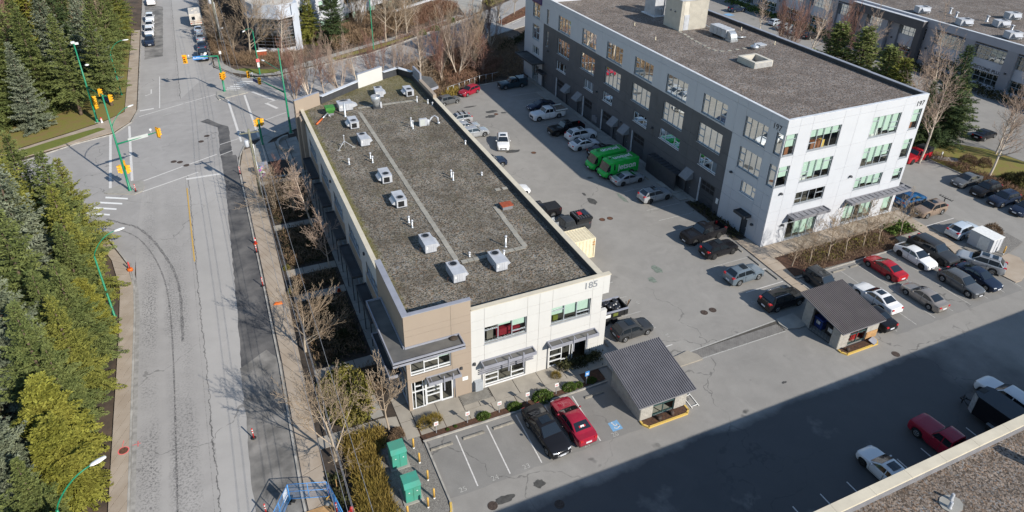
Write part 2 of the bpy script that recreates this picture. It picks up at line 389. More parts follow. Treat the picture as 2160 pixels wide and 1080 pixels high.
M['asphalt_stall'] = asphalt('asphalt_stall', (.24, .23, .214))
flat('stall_paving', jag([(43.7, 1.7), (66.4, 1.7), (65.4, -9.3), (46.4, -9.3)]), .012, M['asphalt_stall']); flat('stall_paving', jag([(-.1, -3.5), (16.9, -3.5), (16.9, -9.3), (-.1, -9.4)]), .012, M['asphalt_stall']); flat('stall_paving', jag([(67, 9.4), (72.3, 9.4), (72.3, -1), (67, -1)]), .012, M['asphalt_stall'])
# raised pads: kerb ring and fill
def kerbline(name, pts, w=.15, h=.13, mat=None, closed=False, zb=-.05, piece=3.0):
    root = struct_root(name); pts = [Vector((p[0], p[1])) for p in pts]
    if closed: pts.append(pts[0])
    for a, b in zip(pts[:-1], pts[1:]):
        d = b-a; L = d.length
        if L < .05: continue
        k = max(1, int(L/piece)); t = d/L; nn = Vector((-t.y, t.x))*w
        for i in range(k):
            p = a+t*(L*i/k+.004); q = a+t*(L*(i+1)/k-.004); mb = MB(); mb.prism([p, q, q+nn, p+nn], zb, h); mb.put('kerb_stone', mat or M['kerb'], root)
    return root
def slabs(name, left, right, step, mat, z=.12, gap=.055, n_across=1):
    """slab walk between two matching polylines"""
    root = struct_root(name); fl = MB()
    L = [Vector(p) for p in left]; Rr = [Vector(p) for p in right]
    for (a, b), (c, d) in zip(zip(L[:-1], L[1:]), zip(Rr[:-1], Rr[1:])):
        ln = ((a+c)/2-(b+d)/2).length; k = max(1, round(ln/step)); g_ = gap/2/max(ln, .01)
        fl.poly([(p.x, p.y, z-.025) for p in (a, b, d, c)])
        for i in range(k):
            t0, t1 = i/k+g_, (i+1)/k-g_
            p0, p1, q0, q1 = a.lerp(b, t0), a.lerp(b, t1), c.lerp(d, t0), c.lerp(d, t1)
            for j in range(n_across):
                s0, s1 = j/n_across+.006*(j > 0), (j+1)/n_across-.006*(j < n_across-1)
                mb = MB(); dz = random.uniform(-.006, .006)
                mb.prism([p0.lerp(q0, s0), p1.lerp(q1, s0), p1.lerp(q1, s1), p0.lerp(q0, s1)], z-.09, z+dz); mb.put('sidewalk_slab', mat, root)
    fl.put('joint_bed', M['joint'], root); return root
random.seed(5)
# near street, east side (right of the street)
slabs('sidewalk', [(-9.5, -45), (-9.7, -5), (-9.2, 10), (-9.0, 26), (-8.85, 42), (-8.8, 52.4), (-7.9, 57.9)], [(-8.1, -45), (-8.1, -4), (-7.7, 7), (-7.3, 20), (-6.9, 40), (-6.7, 52), (-6.4, 58.6)], 1.6, M['concrete_warm'])
kerbline('kerb', [(-9.7, -45), (-9.85, -5), (-9.35, 10), (-9.15, 26), (-9.0, 42), (-8.95, 52.4), (-8.3, 56.6), (-7.5, 59.4), (-6.2, 61.1), (-4.3, 62.1), (.4, 65.3), (4, 69.6), (12, 77.6), (26.3, 87.4), (50.7, 99.4), (58, 102.6), (90, 124.2)], .16)
# near street, west side
slabs('sidewalk', [(-22.85, -45), (-22.85, 20), (-23.0, 28), (-24, 34), (-26, 40)], [(-21.62, -45), (-21.62, 23), (-21.75, 28), (-22.5, 32.6), (-24.6, 38.6)], 1.5, M['concrete_warm'])
kerbline('kerb', [(-21.45, -45), (-21.45, 23), (-21.6, 28), (-22.3, 32.8), (-24.4, 39), (-28, 42.8), (-34, 44.4)], .16)
flat('gutter', [(-21.44, -45), (-21.1, -45), (-21.1, 23), (-21.3, 27.5), (-21.55, 29.5), (-22.1, 33), (-22.3, 33), (-21.6, 28), (-21.44, 23)], .016, M['gutter'])
# plaza and shared walk along the corner building
slabs('plaza', [(-6.55, 58.6), (-6.4, 47.3)], [(0, 60), (0, 47.3)], 1.3, M['concrete_grey'], n_across=4)
slabs('sidewalk', [(-6.4, 58.8), (-4.2, 62.2), (.5, 65.5), (4, 69.8), (12, 77.8)], [(-4.5, 58.9), (-3.3, 60.6), (1.4, 63.6), (5.2, 68.4), (13, 76.2)], 1.5, M['concrete_grey'])
slabs('building_walk', [(-1.4, 47.2), (-1.4, 2.9)], [(-.03, 47.2), (-.03, 2.9)], 1.5, M['concrete_grey'])
for y0, y1, xr in ((46.8, 45.7, -1.45), (34.65, 33.5, -1.45), (24.6, 23.35, -1.45), (19.75, 18.6, -1.45), (7.95, 6.6, -1.45), (.1, -1.15, -3.0)):
    slabs('entry_path', [(-6.75 if y1 > 2 else -7.9, y0), (xr, y0)], [(-6.75 if y1 > 2 else -7.9, y1), (xr, y1)], 1.6, M['concrete'])
slabs('corner_walk', [(-1.4, 2.8), (-1.35, -2.95)], [(-.25, 2.8), (-.25, -2.95)], 2.2, M['concrete'])
slabs('entry_path', [(-3.0, .15), (-1.45, -.2)], [(-3.0, -.95), (-1.45, -1.3)], 1.5, M['concrete'])
slabs('front_walk', [(-.2, -.05), (4.05, -.05)], [(-.2, -1.85), (4.05, -1.85)], 2.1, M['concrete'])
slabs('front_walk', [(6.85, -.05), (18.4, -.05)], [(6.85, -1.85), (18.4, -1.85)], 2.3, M['concrete'], n_across=1)
slabs('front_walk', [(4.05, -1.3), (6.85, -1.3)], [(4.05, -1.85), (6.85, -1.85)], 1.4, M['concrete'])
# paver band in front of the entrance
pv = struct_root('paver_band'); mbp = MB(); mbp.poly([(4.06, -.05, .09), (6.84, -.05, .09), (6.84, -1.28, .09), (4.06, -1.28, .09)]); mbp.put('joint_bed', M['joint'], pv)
M['paver'] = pm('paver', (.26, .245, .215), .85, .15, 2, rnd=.3)
pm_ = MB(); pm_.box(-.095, .095, -.047, .047, .03, .125); pmesh = pm_.mesh('paver')
mbp = MB()
for i in range(14):
    for j in range(12):
        x = 4.17+i*.2+(.1 if j % 2 else 0)
        if x < 6.76: mbp.box(x-.094, x+.094, -.1-j*.1-.09, -.1-j*.1, .05, .12+random.uniform(-.004, .004))
o = mbp.put('pavers', M['paver'], pv); o['kind'] = 'stuff'
# beds: slightly mounded sheets
def bed(name, poly, mat, z=.09): return flat(name, poly, z, mat)
bed('planting_bed', [(-8.1, -45), (-8.1, -4), (-7.7, 7), (-7.3, 20), (-6.9, 40), (-6.75, 47), (-1.4, 47), (-1.4, -1.3), (-1.35, -2.95), (-.3, -3.4), (-.3, -45)], M['soil'], .07)
bed('gravel_bed', [(-.35, -2.95), (-.3, -10.2), (-.9, -11.2), (-4.1, -11.2), (-4.05, -3.4), (-2.9, -2.5), (-1.5, -2.35)], M['gravel_bed'], .105)
bed('mulch_strip', [(-.25, -3.0), (-.2, -1.87), (7.8, -1.87), (16.9, -1.87), (16.9, -2.55), (16.9, -3.3), (7.8, -3.52), (-.1, -3.5)], M['mulch'], .1)
slabs('front_walk', [(-.15, -1.88), (15, -1.88)], [(-.15, -2.9), (15, -2.9)], 2.3, M['concrete'], z=.121)
kerbline('kerb', [(-.2, -3.62), (7.6, -3.7), (16.9, -3.62)], .14)
kerbline('kerb', [(-.15, -3.7), (-.15, -10.0), (-.45, -10.9)], .14)
kerbline('yellow_kerb', [(-.16, -9.7), (-.35, -10.4), (-.9, -11.1), (-1.8, -11.45), (-4, -11.5)], .16, .15, M['kerb_yellow'], piece=.8)
slabs('concrete_pad', [(-3.4, 2.9), (-3.5, .25)], [(-2.5, 3.0), (-2.4, .3)], 1.3, M['concrete_grey'])
# east side of the corner building: kerb + strip
bed('planting_bed', [(17.9, -3.2), (17.9, 3.0), (19.0, 3.0), (19.0, -3.2)], M['concrete_grey'], .1)
bed('planting_bed', [(17.9, 58.5), (26.7, 67.0), (34, 70.4), (38.9, 70.9), (46, 71.5), (46, 76), (52, 92), (50.6, 98), (38, 91.8), (26.6, 86), (13, 76.3), (5.4, 68.4), (1.6, 63.6), (-.0, 61.5), (0, 50.1), (9, 55.8)], M['forest_floor'], .09)
kerbline('kerb', [(18.6, 62), (26.9, 66.9), (34.1, 70.4), (38.9, 70.9), (44, 71.3)], .15)
# walk and beds around the white building
slabs('wall_walk', [(43.9, 71), (43.9, 20)], [(44.6, 71), (44.6, 20)], 1.5, M['concrete_grey'])
slabs('wall_walk', [(42.3, 63.5), (42.3, 57.2)], [(43.88, 63.5), (43.88, 57.2)], 1.6, M['concrete_grey'])
slabs('wall_walk', [(42.3, 43.5), (42.3, 36.5)], [(43.88, 43.5), (43.88, 36.5)], 1.6, M['concrete_grey'])
slabs('wall_walk', [(42.6, 26.5), (42.6, 21)], [(43.88, 26.5), (43.88, 21)], 1.6, M['concrete_grey'])
bed('mulch_strip', [(43, 20.5), (44.6, 20.5), (44.6, 10.5), (42.9, 10.5)], M['soil'], .085)
slabs('corner_walk', [(42.9, 10.3), (42.7, 5), (42.6, -.3), (42.6, -4.5)], [(44.6, 10.3), (44.6, 5), (43.7, -.3), (43.7, -4.5)], 1.5, M['concrete_warm'])
slabs('corner_walk', [(44.3, 8.2), (66.2, 8.2)], [(44.3, 5.9), (66.2, 5.9)], 1.7, M['concrete_warm'])
bed('planting_bed', [(43.9, 5.8), (44.0, 2.2), (52.9, 1.9), (60.5, 1.9), (61.3, 3.6), (65.2, 3.6), (65.2, 5.8)], M['mulch'], .1)
kerbline('kerb', [(43.8, 1.75), (60.6, 1.65)], .14)
kerbline('kerb', [(43.85, 1.9), (43.75, -4.2)], .14)
slabs('corner_walk', [(65.2, 8.2), (65.3, 3.6), (65.4, -.4), (64.2, -3.2)], [(67.2, 8.2), (67.1, 3.6), (66.8, -.4), (65.9, -3.0)], 1.6, M['concrete_warm'])
slabs('concrete_pad', [(60.7, 1.8), (65.1, 1.9)], [(61.3, 3.5), (65.1, 3.5)], 1.6, M['concrete'])
mb = MB(); pts = [(68.3, -4.3), (70.7, -4.1), (71.1, -5.2), (70.2, -6.6), (68.6, -7.6), (66.9, -8.2), (65.9, -8.2), (65.7, -6.0), (66.6, -4.9)]
mb.prism(pts, 0, .12); tag(mb.put('concrete_island', M['concrete_warm']), kind='structure')
bed('gravel_bed', [(66.9, -1.2), (70.4, -.9), (75, -1.0), (74.8, -3.2), (70.8, -4.1), (68.4, -4.25), (67.2, -3.8)], M['gravel_bed'], .11)
mb = MB(); mb.prism([(37.1, -2.75), (36.8, -3.5), (37.0, -4.35), (38.2, -4.75), (39.3, -4.7), (39.3, -2.7)], 0, .12); tag(mb.put('concrete_island', M['concrete_grey']), kind='structure')
# far lawn on the right, median and verge beyond the cross street
bed('lawn', [(84.2, 24), (91, 22), (96, 16), (97, 10), (92, 4), (87.6, -8), (84.4, -8), (84.6, 12), (84.4, 19)], M['lawn'], .09)
kerbline('kerb', [(84.4, -8), (84.6, 12), (84.3, 20), (84.2, 24)], .15)
slabs('side_path', [(84.6, 19), (88.5, 15.6)], [(84.6, 17.4), (87.8, 14.3)], 1.6, M['concrete_grey'])
bed('planting_bed', [(84.6, 24), (87, 70), (96, 70), (97.5, 40), (95, 28), (91, 22)], M['forest_floor'], .08)
bed('median', [(53.6, 108.2), (66.8, 119.6), (90, 138), (90, 133), (62.8, 111.2), (54.2, 104.9)], M['bark_red'], .12)
kerbline('kerb', [(53.4, 108.3), (53.8, 104.7), (62.8, 110.9), (90, 132.6)], .15)
bed('verge', [(-9.2, 98.6), (-6.9, 94.2), (-5, 90.6), (-2, 89.8), (1.1, 89.2), (6.8, 91.6), (20.3, 96.5), (28.4, 101.2), (38.9, 108.5), (48.4, 114.6), (50.4, 116.5), (50.4, 125), (48, 150), (-9.2, 160)], M['forest_floor'], .07)
slabs('sidewalk', [(-9.1, 108), (-9.0, 99), (-6.6, 93.9), (-2, 90.0), (1.3, 89.5), (6.4, 91.7), (13, 93.8)], [(-7.5, 108), (-7.3, 99.4), (-5.6, 95.0), (-2, 91.0), (.8, 90.7), (5.6, 93.8), (12.5, 95.4)], 1.6, M['concrete_grey'])
slabs('sidewalk', [(5.6, 93.8), (14, 98.4), (22, 102.2), (36, 109.2), (47.3, 117.4)], [(6.4, 92.2), (15, 97.2), (22.8, 101), (36.8, 107.8), (48.4, 115.8)], 2, M['concrete_grey'])
kerbline('kerb', [(-9.4, 400), (-9.4, 99), (-7.0, 93.6), (-5.1, 89.9), (-2.1, 89.1), (1.1, 88.5), (6.8, 90.9), (20.3, 95.8), (28.4, 100.5), (38.9, 107.8), (48.4, 113.9)], .15, piece=6)
bed('lawn', [(-6.4, 95.2), (-4.8, 92.6), (-2, 91.2), (.9, 90.9), (2.9, 92.2), (-1, 93.6), (-4, 95.4)], M['lawn_green'], .1)
bed('lawn', [(7.5, 93.2), (14, 96.2), (22.5, 100.4), (32, 104.8), (32, 104.2), (22.8, 98.4), (13, 94.2)], M['lawn'], .1)
flat('driveway', [(48.6, 114.4), (54.5, 119.5), (58, 128), (70, 150), (120, 210), (60, 210), (44, 150), (46, 132), (50.2, 124)], .1, M['concrete_grey'])
bed('lawn', [(57, 121.5), (66, 128.3), (64, 131), (58.5, 127)], M['lawn'], .12)
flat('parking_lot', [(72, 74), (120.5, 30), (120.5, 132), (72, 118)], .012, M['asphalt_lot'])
# north-west corner
slabs('sidewalk', [(-24.0, 130), (-24.0, 80), (-26.8, 76.9), (-31, 74.2), (-60, 57)], [(-22.35, 130), (-22.3, 80), (-23.2, 75.4), (-25.4, 71.9), (-33, 68.6)], 1.8, M['concrete_warm'])
kerbline('kerb', [(-22.2, 300), (-22.15, 80.2), (-23.0, 75.2), (-25.3, 71.3), (-30.3, 69.5), (-60, 51.7)], .15, piece=5)
bed('lawn', [(-24.1, 130), (-24.1, 80.2), (-27, 77.1), (-31, 74.6), (-60, 57.5), (-60, 80), (-32, 92), (-29, 130)], M['lawn'], .09)
bed('lawn', [(-27.5, 74.6), (-26.4, 73.6), (-32, 69.6), (-45, 62), (-46, 64.5), (-33, 72)], M['lawn_green'], .135)
# traffic islands
mb = MB(); isl = [(-25.6, 51.4), (-24.2, 52.9), (-22.6, 53.5), (-21.2, 53.2), (-20.9, 51.6), (-21.1, 50.1), (-22.0, 49.5), (-25.2, 51.0)]
mb.prism(isl, 0, .13); tag(mb.put('traffic_island', M['concrete_grey']), kind='structure')
mb = MB(); isl = [(-9.6, 84.4), (-8.5, 84.8), (-5.2, 83.0), (-4.7, 81.9), (-6.8, 81.2), (-9.6, 80.1), (-9.9, 82)]
mb.prism(isl, 0, .13); tag(mb.put('traffic_island', M['concrete_grey']), kind='structure')

# ------------------------------------------------------------------ painted markings
def stripe(mb, a, b, w, z=.02):
    a, b = Vector(a), Vector(b); t = (b-a).normalized(); nn = Vector((-t.y, t.x))*w/2
    mb.poly([(p.x, p.y, z) for p in (a-nn, b-nn, b+nn, a+nn)])
def markings(name, segs, w, mat, z=.02):
    for a, b in segs:
        mb = MB(); stripe(mb, a, b, w, z); o = mb.put(name, mat); o['kind'] = 'structure'
markings('centre_line', [((-15.8, 48.9), (-15.7, 30.5))], .14, M['paint_yellow'])
markings('crosswalk_line', [((-25.7, 71.1), (-24.95, 52.6)), ((-23.2, 73.7), (-22.4, 53.8)), ((-8.2, 79.8), (-7.8, 61.3)), ((-5.4, 81), (-5.2, 61.9))], .34, M['paint_white'])
markings('edge_line', [((-21, 53.2), (-16.1, 55.8)), ((-15.4, 56.1), (-11.5, 58.1)), ((-21.1, 50.0), (-14.2, 53.2))], .2, M['paint_white'])
markings('edge_line', [((-21.9, 77.3), (-15.2, 80.65)), ((-14.9, 80.8), (-9.9, 83.2))], .16, M['paint_white'])
for i in range(5): markings('edge_line', [((-18.5+i*1.9, 76.3+i*.8), (-17.2+i*1.9, 76.9+i*.8))], .16, M['paint_faint'])
markings('stop_line', [((-15.8, 51.6), (-11.4, 51.5)), ((-21.8, 79.85), (-19.7, 80.15))], .5, M['paint_white'])
markings('stop_line', [((-4.0, 82.2), (-1.0, 76.6)), ((-2.5, 75.9), (-1.0, 72.7))], .5, M['paint_white'])
markings('lane_line', [((-18.7, 96.4), (-18.83, 79.9))], .14, M['paint_white'])
markings('lane_line', [((-2.1, 79.8), (5.6, 83.6)), ((8.5, 85), (12, 86.6)), ((15, 88), (19, 90)), ((23, 92), (26.5, 93.8)), ((56.5, 105.6), (60, 108.1)), ((64, 111), (68, 114))], .14, M['paint_white'])
markings('lane_line', [((-2.5, 75.8), (6, 79.8)), ((6, 79.8), (14, 83.6)), ((14, 83.6), (24, 88.5)), ((24, 88.5), (30, 91.6)), ((5.0, 75.5), (11.5, 79.7))], .14, M['paint_white'])
markings('lane_line', [((-3.5, 68.4), (0, 70.4)), ((-8.0, 62.6), (-10.8, 61.4)), ((-11.1, 57.6), (-9.3, 58.6))], .14, M['paint_white'])
for k, (x, y) in enumerate(((-24.0, 49.45), (-24.6, 48.3), (-25.2, 47.1), (-25.9, 45.9))):
    mb = MB(); mb.poly([(x-1.4, y+.9, .02), (x+1.2, y-.55, .02), (x+1.2, y-.95, .02), (x-1.4, y+.45, .02)]); tag(mb.put('zebra_bar', M['paint_bright']), kind='structure')
for k in range(6):
    x, y = -4.3-.62*k, 88.1-.68*k; mb = MB(); mb.poly([(x-1.1, y+.55, .02), (x+1.0, y-.55, .02), (x+1.0, y-.9, .02), (x-1.1, y+.2, .02)]); tag(mb.put('zebra_bar', M['paint_bright']), kind='structure')
def arrow(x, y, a, s=1.0, turn=True):
    mb = MB(); ca, sa = math.cos(a), math.sin(a)
    def T(l): return [(x+(p*ca-q*sa)*s, y+(p*sa+q*ca)*s, .021) for p, q in l]
    mb.poly(T([(-.1, 0), (.1, 0), (.1, 2.2), (-.1, 2.2)]))
    mb.poly(T([(-.1, 0), (.1, 0), (-.5, -.55), (-.62, -.4)])) if turn else mb.poly(T([(-.35, 2.2), (.35, 2.2), (0, 3.1)]))
    mb.poly(T([(-.45, -.75), (-.9, -.45), (-.95, -.85)])) if turn else None
    tag(mb.put('turn_arrow', M['paint_white']), kind='structure')
arrow(-20.1, 87.6, 0); arrow(3.4, 73.6, R(-62), 1.1); arrow(15.6, 83.4, R(-62), 1.1)
# stall lines
SL = M['paint_white']; SF = M['paint_faint']
markings('stall_line', [((2.45, -3.95), (2.28, -9.15)), ((5.13, -3.95), (4.97, -9.1)), ((7.82, -3.9), (7.65, -9.15)), ((10.5, -3.9), (10.3, -9.1)), ((13.2, -3.9), (12.97, -9.1))], .1, SL)
markings('stall_line', [((37.3, 2.0-2.65*k), (42.4, 2.0-2.65*k)) for k in range(-1, 2)], .1, SL)
markings('stall_line', [((37.2, 7.2+2.68*k), (42.3, 7.2+2.68*k)) for k in range(0, 22)], .1, SF)
markings('stall_line', [((19.2, 1.0+2.7*k), (25.2, 1.0+2.7*k)) for k in range(0, 22)], .1, SF)
markings('stall_line', [((19.2, -1.75), (25.2, -1.75))], .1, SL)
markings('stall_line', [((44.4+2.7*k, 1.6), (44.4+2.7*k, -3.3)) for k in range(0, 8)], .1, SF)
markings('stall_line', [((46.9+2.7*k, -3.5), (46.9+2.7*k, -8.9)) for k in range(0, 8)], .1, SF)
markings('stall_line', [((67.2, 6.7-2.7*k), (72.3, 6.7-2.7*k)) for k in range(0, 3)], .1, SL)
markings('stall_line', [((20.2+2.7*k, -20), (20.2+2.7*k, -25)) for k in range(-4, 14)], .1, SL)
markings('stall_line', [((2.0+2.7*k, -20), (2.0+2.7*k, -25)) for k in range(0, 5)], .1, SF)
markings('lot_line', [((26.1, -4.45), (36.7, -4.5)), ((26.1, -3.25), (36.9, -2.85))], .12, SF)
for xs, s in ((1.15, '25'), (3.75, '24'), (6.4, '23'), (11.75, '21'), (14.4, '20')):
    tag(text('stall_number', s, .62, basis((xs, -9.0, .021), (1, 0, 0), (0, 1, 0)), SF if s != '24' else SF, ext=0.0), kind='structure')
for xs, ys, s in ((25.6, 10.4, '14'), (25.7, 5.0, '16'), (25.6, -.5, '18'), (36.9, 5.7, '51'), (36.9, .3, '53'), (54.1, -3.2, '35')):
    tag(text('stall_number', s, .55, basis((xs, ys, .021), (0, 1, 0), (-1, 0, 0)), SF, ext=0.0), kind='structure')
# accessible stall symbol
mb = MB(); mb.poly([(14.4, -8.7, .02), (15.35, -8.72, .02), (15.35, -7.72, .02), (14.45, -7.75, .02)]); hs = tag(mb.put('accessible_stall_mark', M['paint_blue']), kind='structure')
mb = MB(); cx_, cy_ = 14.92, -8.28
for i in range(16):
    a0, a1 = R(200+i*14), R(200+(i+1)*14)
    mb.poly([(cx_+.26*math.cos(a0), cy_+.26*math.sin(a0), .025), (cx_+.26*math.cos(a1), cy_+.26*math.sin(a1), .025), (cx_+.19*math.cos(a1), cy_+.19*math.sin(a1), .025), (cx_+.19*math.cos(a0), cy_+.19*math.sin(a0), .025)])
stripe(mb, (14.86, -8.2), (14.8, -7.95), .09, .025); stripe(mb, (14.86, -8.2), (15.1, -8.22), .08, .025); stripe(mb, (15.1, -8.2), (15.22, -8.45), .08, .025)
mb.poly([(14.79+.07*math.cos(R(k*45)), -7.85+.07*math.sin(R(k*45)), .025) for k in range(8)])
mb.put('wheelchair_symbol', M['paint_white'], hs)
mb = MB(); mb.poly([(109.5, 93.2, .03), (111.5, 93.2, .03), (111.5, 95.2, .03), (109.5, 95.2, .03)]); tag(mb.put('accessible_stall_mark', M['paint_blue']), kind='structure')
# brick-paved crossing band between the two sheds
mb = MB(); mb.poly([(26.2, -4.38, .013), (36.8, -4.42, .013), (36.9, -2.93, .013), (26.2, -3.33, .013)]); band = mb.put('paved_crossing', M['joint']); band['kind'] = 'structure'
M['paver_grey'] = pm('paver_grey', (.2, .19, .175), .85, .2, 1.5, col2=(.15, .14, .13))
mb = MB()
for i in range(48):
    for j in range(9):
        x = 26.35+i*.215+(.1 if j % 2 else 0); y = -4.33+j*.118+.0
        if x < 36.6: mb.box(x-.1, x+.1, y-.055, y+.055, .0, .017+random.uniform(0, .003))
o = mb.put('pavers', M['paver_grey'], band); o['kind'] = 'stuff'
# oil stains / wet spots
def blob(name, x, y, rx, ry, mat, z=.022, seed=0):
    rr = random.Random(seed); mb = MB(); k = 18; ph = [rr.uniform(.75, 1.15) for _ in range(k)]
    mb.poly([(x+rx*ph[i]*math.cos(2*PI*i/k), y+ry*ph[i]*math.sin(2*PI*i/k), z) for i in range(k)]); tag(mb.put(name, mat), kind='structure')
M['oil'] = pm('oil', (.075, .072, .066), .6, .2, 3)
for i, q in enumerate(((31.95, 25.4, .5, .95), (31.9, 27.4, .2, .45), (28.5, 42.9, 1.1, .5), (31.5, 58.2, 1.1, .55), (33.2, 57.0, .5, .35), (30.6, 56.3, .9, .6), (3.7, -11.0, .8, .35), (6.6, -10.8, .5, .4), (29.0, 61.5, 1.2, .3), (27.5, 51.3, .7, .5), (31.5, -9.9, .3, .12))):
    blob('oil_stain', *q, M['oil'], seed=i)
M['greenish'] = pm('greenish', (.17, .2, .165), .8, .2, 3)
blob('paint_spill', 31.0, 9.3, .45, .9, M['greenish'], seed=30); blob('paint_spill', 29.4, 7.8, .45, .6, M['greenish'], seed=31); blob('paint_spill', 36.1, 24.6, .3, 1.4, M['greenish'], seed=32)
# ------------------------------------------------------------------ facade builder
RB = random.Random(11)
def window(root, F, u0, u1, z0, z1, cols, trans=(), fm=None, d=-.13, sill=True, blinds=(), fw_=.07, bm=None, gm=None):
    """cols: fractions of the mullions; trans: list of (column, height fraction); blinds: (column, lowered fraction)"""
    fm = fm or M['win_white']; mb = MB()
    fbox(mb, F, u0, u1, z0, z0+fw_, d-.04, d+.06); fbox(mb, F, u0, u1, z1-fw_, z1, d-.04, d+.06)
    fbox(mb, F, u0, u0+fw_, z0+fw_, z1-fw_, d-.04, d+.06); fbox(mb, F, u1-fw_, u1, z0+fw_, z1-fw_, d-.04, d+.06)
    xs = [u0+fw_]+[u0+(u1-u0)*c for c in cols]+[u1-fw_]
    for x in xs[1:-1]: fbox(mb, F, x-.035, x+.035, z0+fw_, z1-fw_, d-.035, d+.055)
    for c, f in trans:
        a = xs[c]+(.035 if c else 0); b = xs[c+1]-(.035 if c+1 < len(xs)-1 else 0); zz = z0+(z1-z0)*f
        fbox(mb, F, a, b, zz-.035, zz+.035, d-.03, d+.07)
    w = mb.put('window', fm, root)
    if sill:
        sb = MB(); fbox(sb, F, u0-.04, u1+.04, z0-.07, z0-.005, d+.02, .1); sb.put('sill', fm, w)
    for c in range(len(xs)-1):
        a = xs[c]+(.036 if c else 0); b = xs[c+1]-(.036 if c+1 < len(xs)-1 else 0)
        zz = [z0+fw_]+sorted(z0+(z1-z0)*f for cc, f in trans if cc == c)+[z1-fw_]
        for p, q in zip(zz[:-1], zz[1:]):
            pb = MB(); e1 = .036 if p > z0+fw_ else 0; e2 = .036 if q < z1-fw_ else 0
            pb.poly([F.p(a, p+e1, d), F.p(b, p+e1, d), F.p(b, q-e2, d), F.p(a, q-e2, d)]); pb.put('pane', gm or (M['glass_clear'] if F.n.y < -.5 else M['glass']), w)
    for c, f in blinds:
        a, b = xs[c], xs[c+1]; bb = MB(); zt = z1-.02; fbox(bb, F, a, b, zt-(z1-z0)*f, zt, d-.12, d-.10); bb.put('blind', bm or M['blind'], w)
    return w
def facade(root, F, u0, u1, z0, z1, useams, zseams, ops, matfn, back=.25, jt=.022, joint=None):
    """panels between the seams, each its own part, openings cut out; a backing wall behind"""
    bw = MB()
    for a, b, c, d in rects_minus((u0, u1, z0, z1), ops): fbox(bw, F, a, b, c, d, -back, 0)
    bw.put('backing_wall', joint or M['joint_light'], root)
    us = sorted({u0, u1} | {q for q in useams if u0 < q < u1}); zs = sorted({z0, z1} | {q for q in zseams if z0 < q < z1})
    for a, b in zip(us[:-1], us[1:]):
        for c, d in zip(zs[:-1], zs[1:]):
            e = (a+(jt/2 if a > u0 else 0), b-(jt/2 if b < u1 else 0), c+(jt/2 if c > z0 else 0), d-(jt/2 if d < z1 else 0))
            rs = rects_minus(e, ops)
            if not rs: continue
            mb = MB()
            for q in rs: fbox(mb, F, *q, -.05, .035)
            mb.put('wall_panel', matfn((a+b)/2, (c+d)/2), root)
def tray(root, name, c0, c1, z, h, mat, mtop, open_side=None):
    """flat canopy with an upstand rim; c0,c1 = corners (x0,y0),(x1,y1)"""
    x0, y0 = c0; x1, y1 = c1; mb = MB(); t = .09
    mb.box(x0+t, x1-t, y0+t, y1-t, z-h*.55, z-h*.4, 1); mb.box(x0, x1, y0, y0+t, z-h, z, 0); mb.box(x0, x1, y1-t, y1, z-h, z, 0)
    mb.box(x0, x0+t, y0+t, y1-t, z-h, z, 0); mb.box(x1-t, x1, y0+t, y1-t, z-h, z, 0)
    o = mb.put(name, [mat, mtop], root); return o
def gravelroof(name, a, b, moss, mosscol=(.1, .1, .03), mossx=None):
    n = N(name); v = n.voro(9.5, None, 'Color'); sx = n.n.new('ShaderNodeSeparateColor'); n.L(v, sx.inputs[0])
    c = n.mix(n.rng(sx.outputs[0], .15, .85), tuple(x*.38 for x in a), tuple(min(1, x*2.05) for x in a))
    c = n.mix(n.rng(sx.outputs[1], .8, .95, 0, .5), c, (.3, .17, .09)); c = n.mix(n.rng(sx.outputs[2], .8, .95, 0, .45), c, (.26, .31, .35))
    big = n.noise(.32, 6, .65); c = n.mix(n.rng(big, .34, .66, 0, .65), c, b)
    c = n.mix(n.rng(n.noise(1.3, 5, .7), .5, .68, 0, .35), c, tuple(x*.6 for x in b))
    x, y, z = n.xyz()
    if moss:
        k = n.math('MULTIPLY', n.rng(n.noise(.55, 5, .7), .55, .75, 0, .5), n.rng(y, 8, 48, .35, 1)); c = n.mix(k, c, mosscol)
        k2 = n.math('MULTIPLY', n.rng(n.math('ADD', x, n.math('MULTIPLY', n.noise(1.2, 5), 1.2)), 1.7, .75, 0, .9), 1); c = n.mix(k2, c, (.16, .15, .02))
        k3 = n.math('MULTIPLY', n.rng(n.math('ADD', y, n.math('MULTIPLY', n.noise(.8, 5), 6)), 50, 58, 0, .35), 1); c = n.mix(k3, c, (.15, .14, .02))
    n.color(c); n.rough(.95); n.spec(.15); n.bump(n.voro(9), 1.0, .03); return n.m
M['roof_gravel'] = gravelroof('roof_gravel', (.14, .124, .1), (.07, .057, .04), True)
M['roof_gravel_brown'] = gravelroof('roof_gravel_brown', (.15, .13, .115), (.085, .068, .058), False)
M['roof_gravel_warm'] = gravelroof('roof_gravel_warm', (.15, .122, .1), (.09, .07, .055), False)
M['roof_membrane'] = pm('roof_membrane', (.13, .125, .115), .8, .25, .7, col2=(.085, .083, .08))
M['roof_membrane_dk'] = pm('roof_membrane_dk', (.045, .047, .05), .7, .3, .6)
M['sign_grey'] = pm('sign_grey', (.22, .23, .25), .5, .05, 3)
M['sign_black'] = pm('sign_black', (.015, .015, .018), .5, .05, 3)

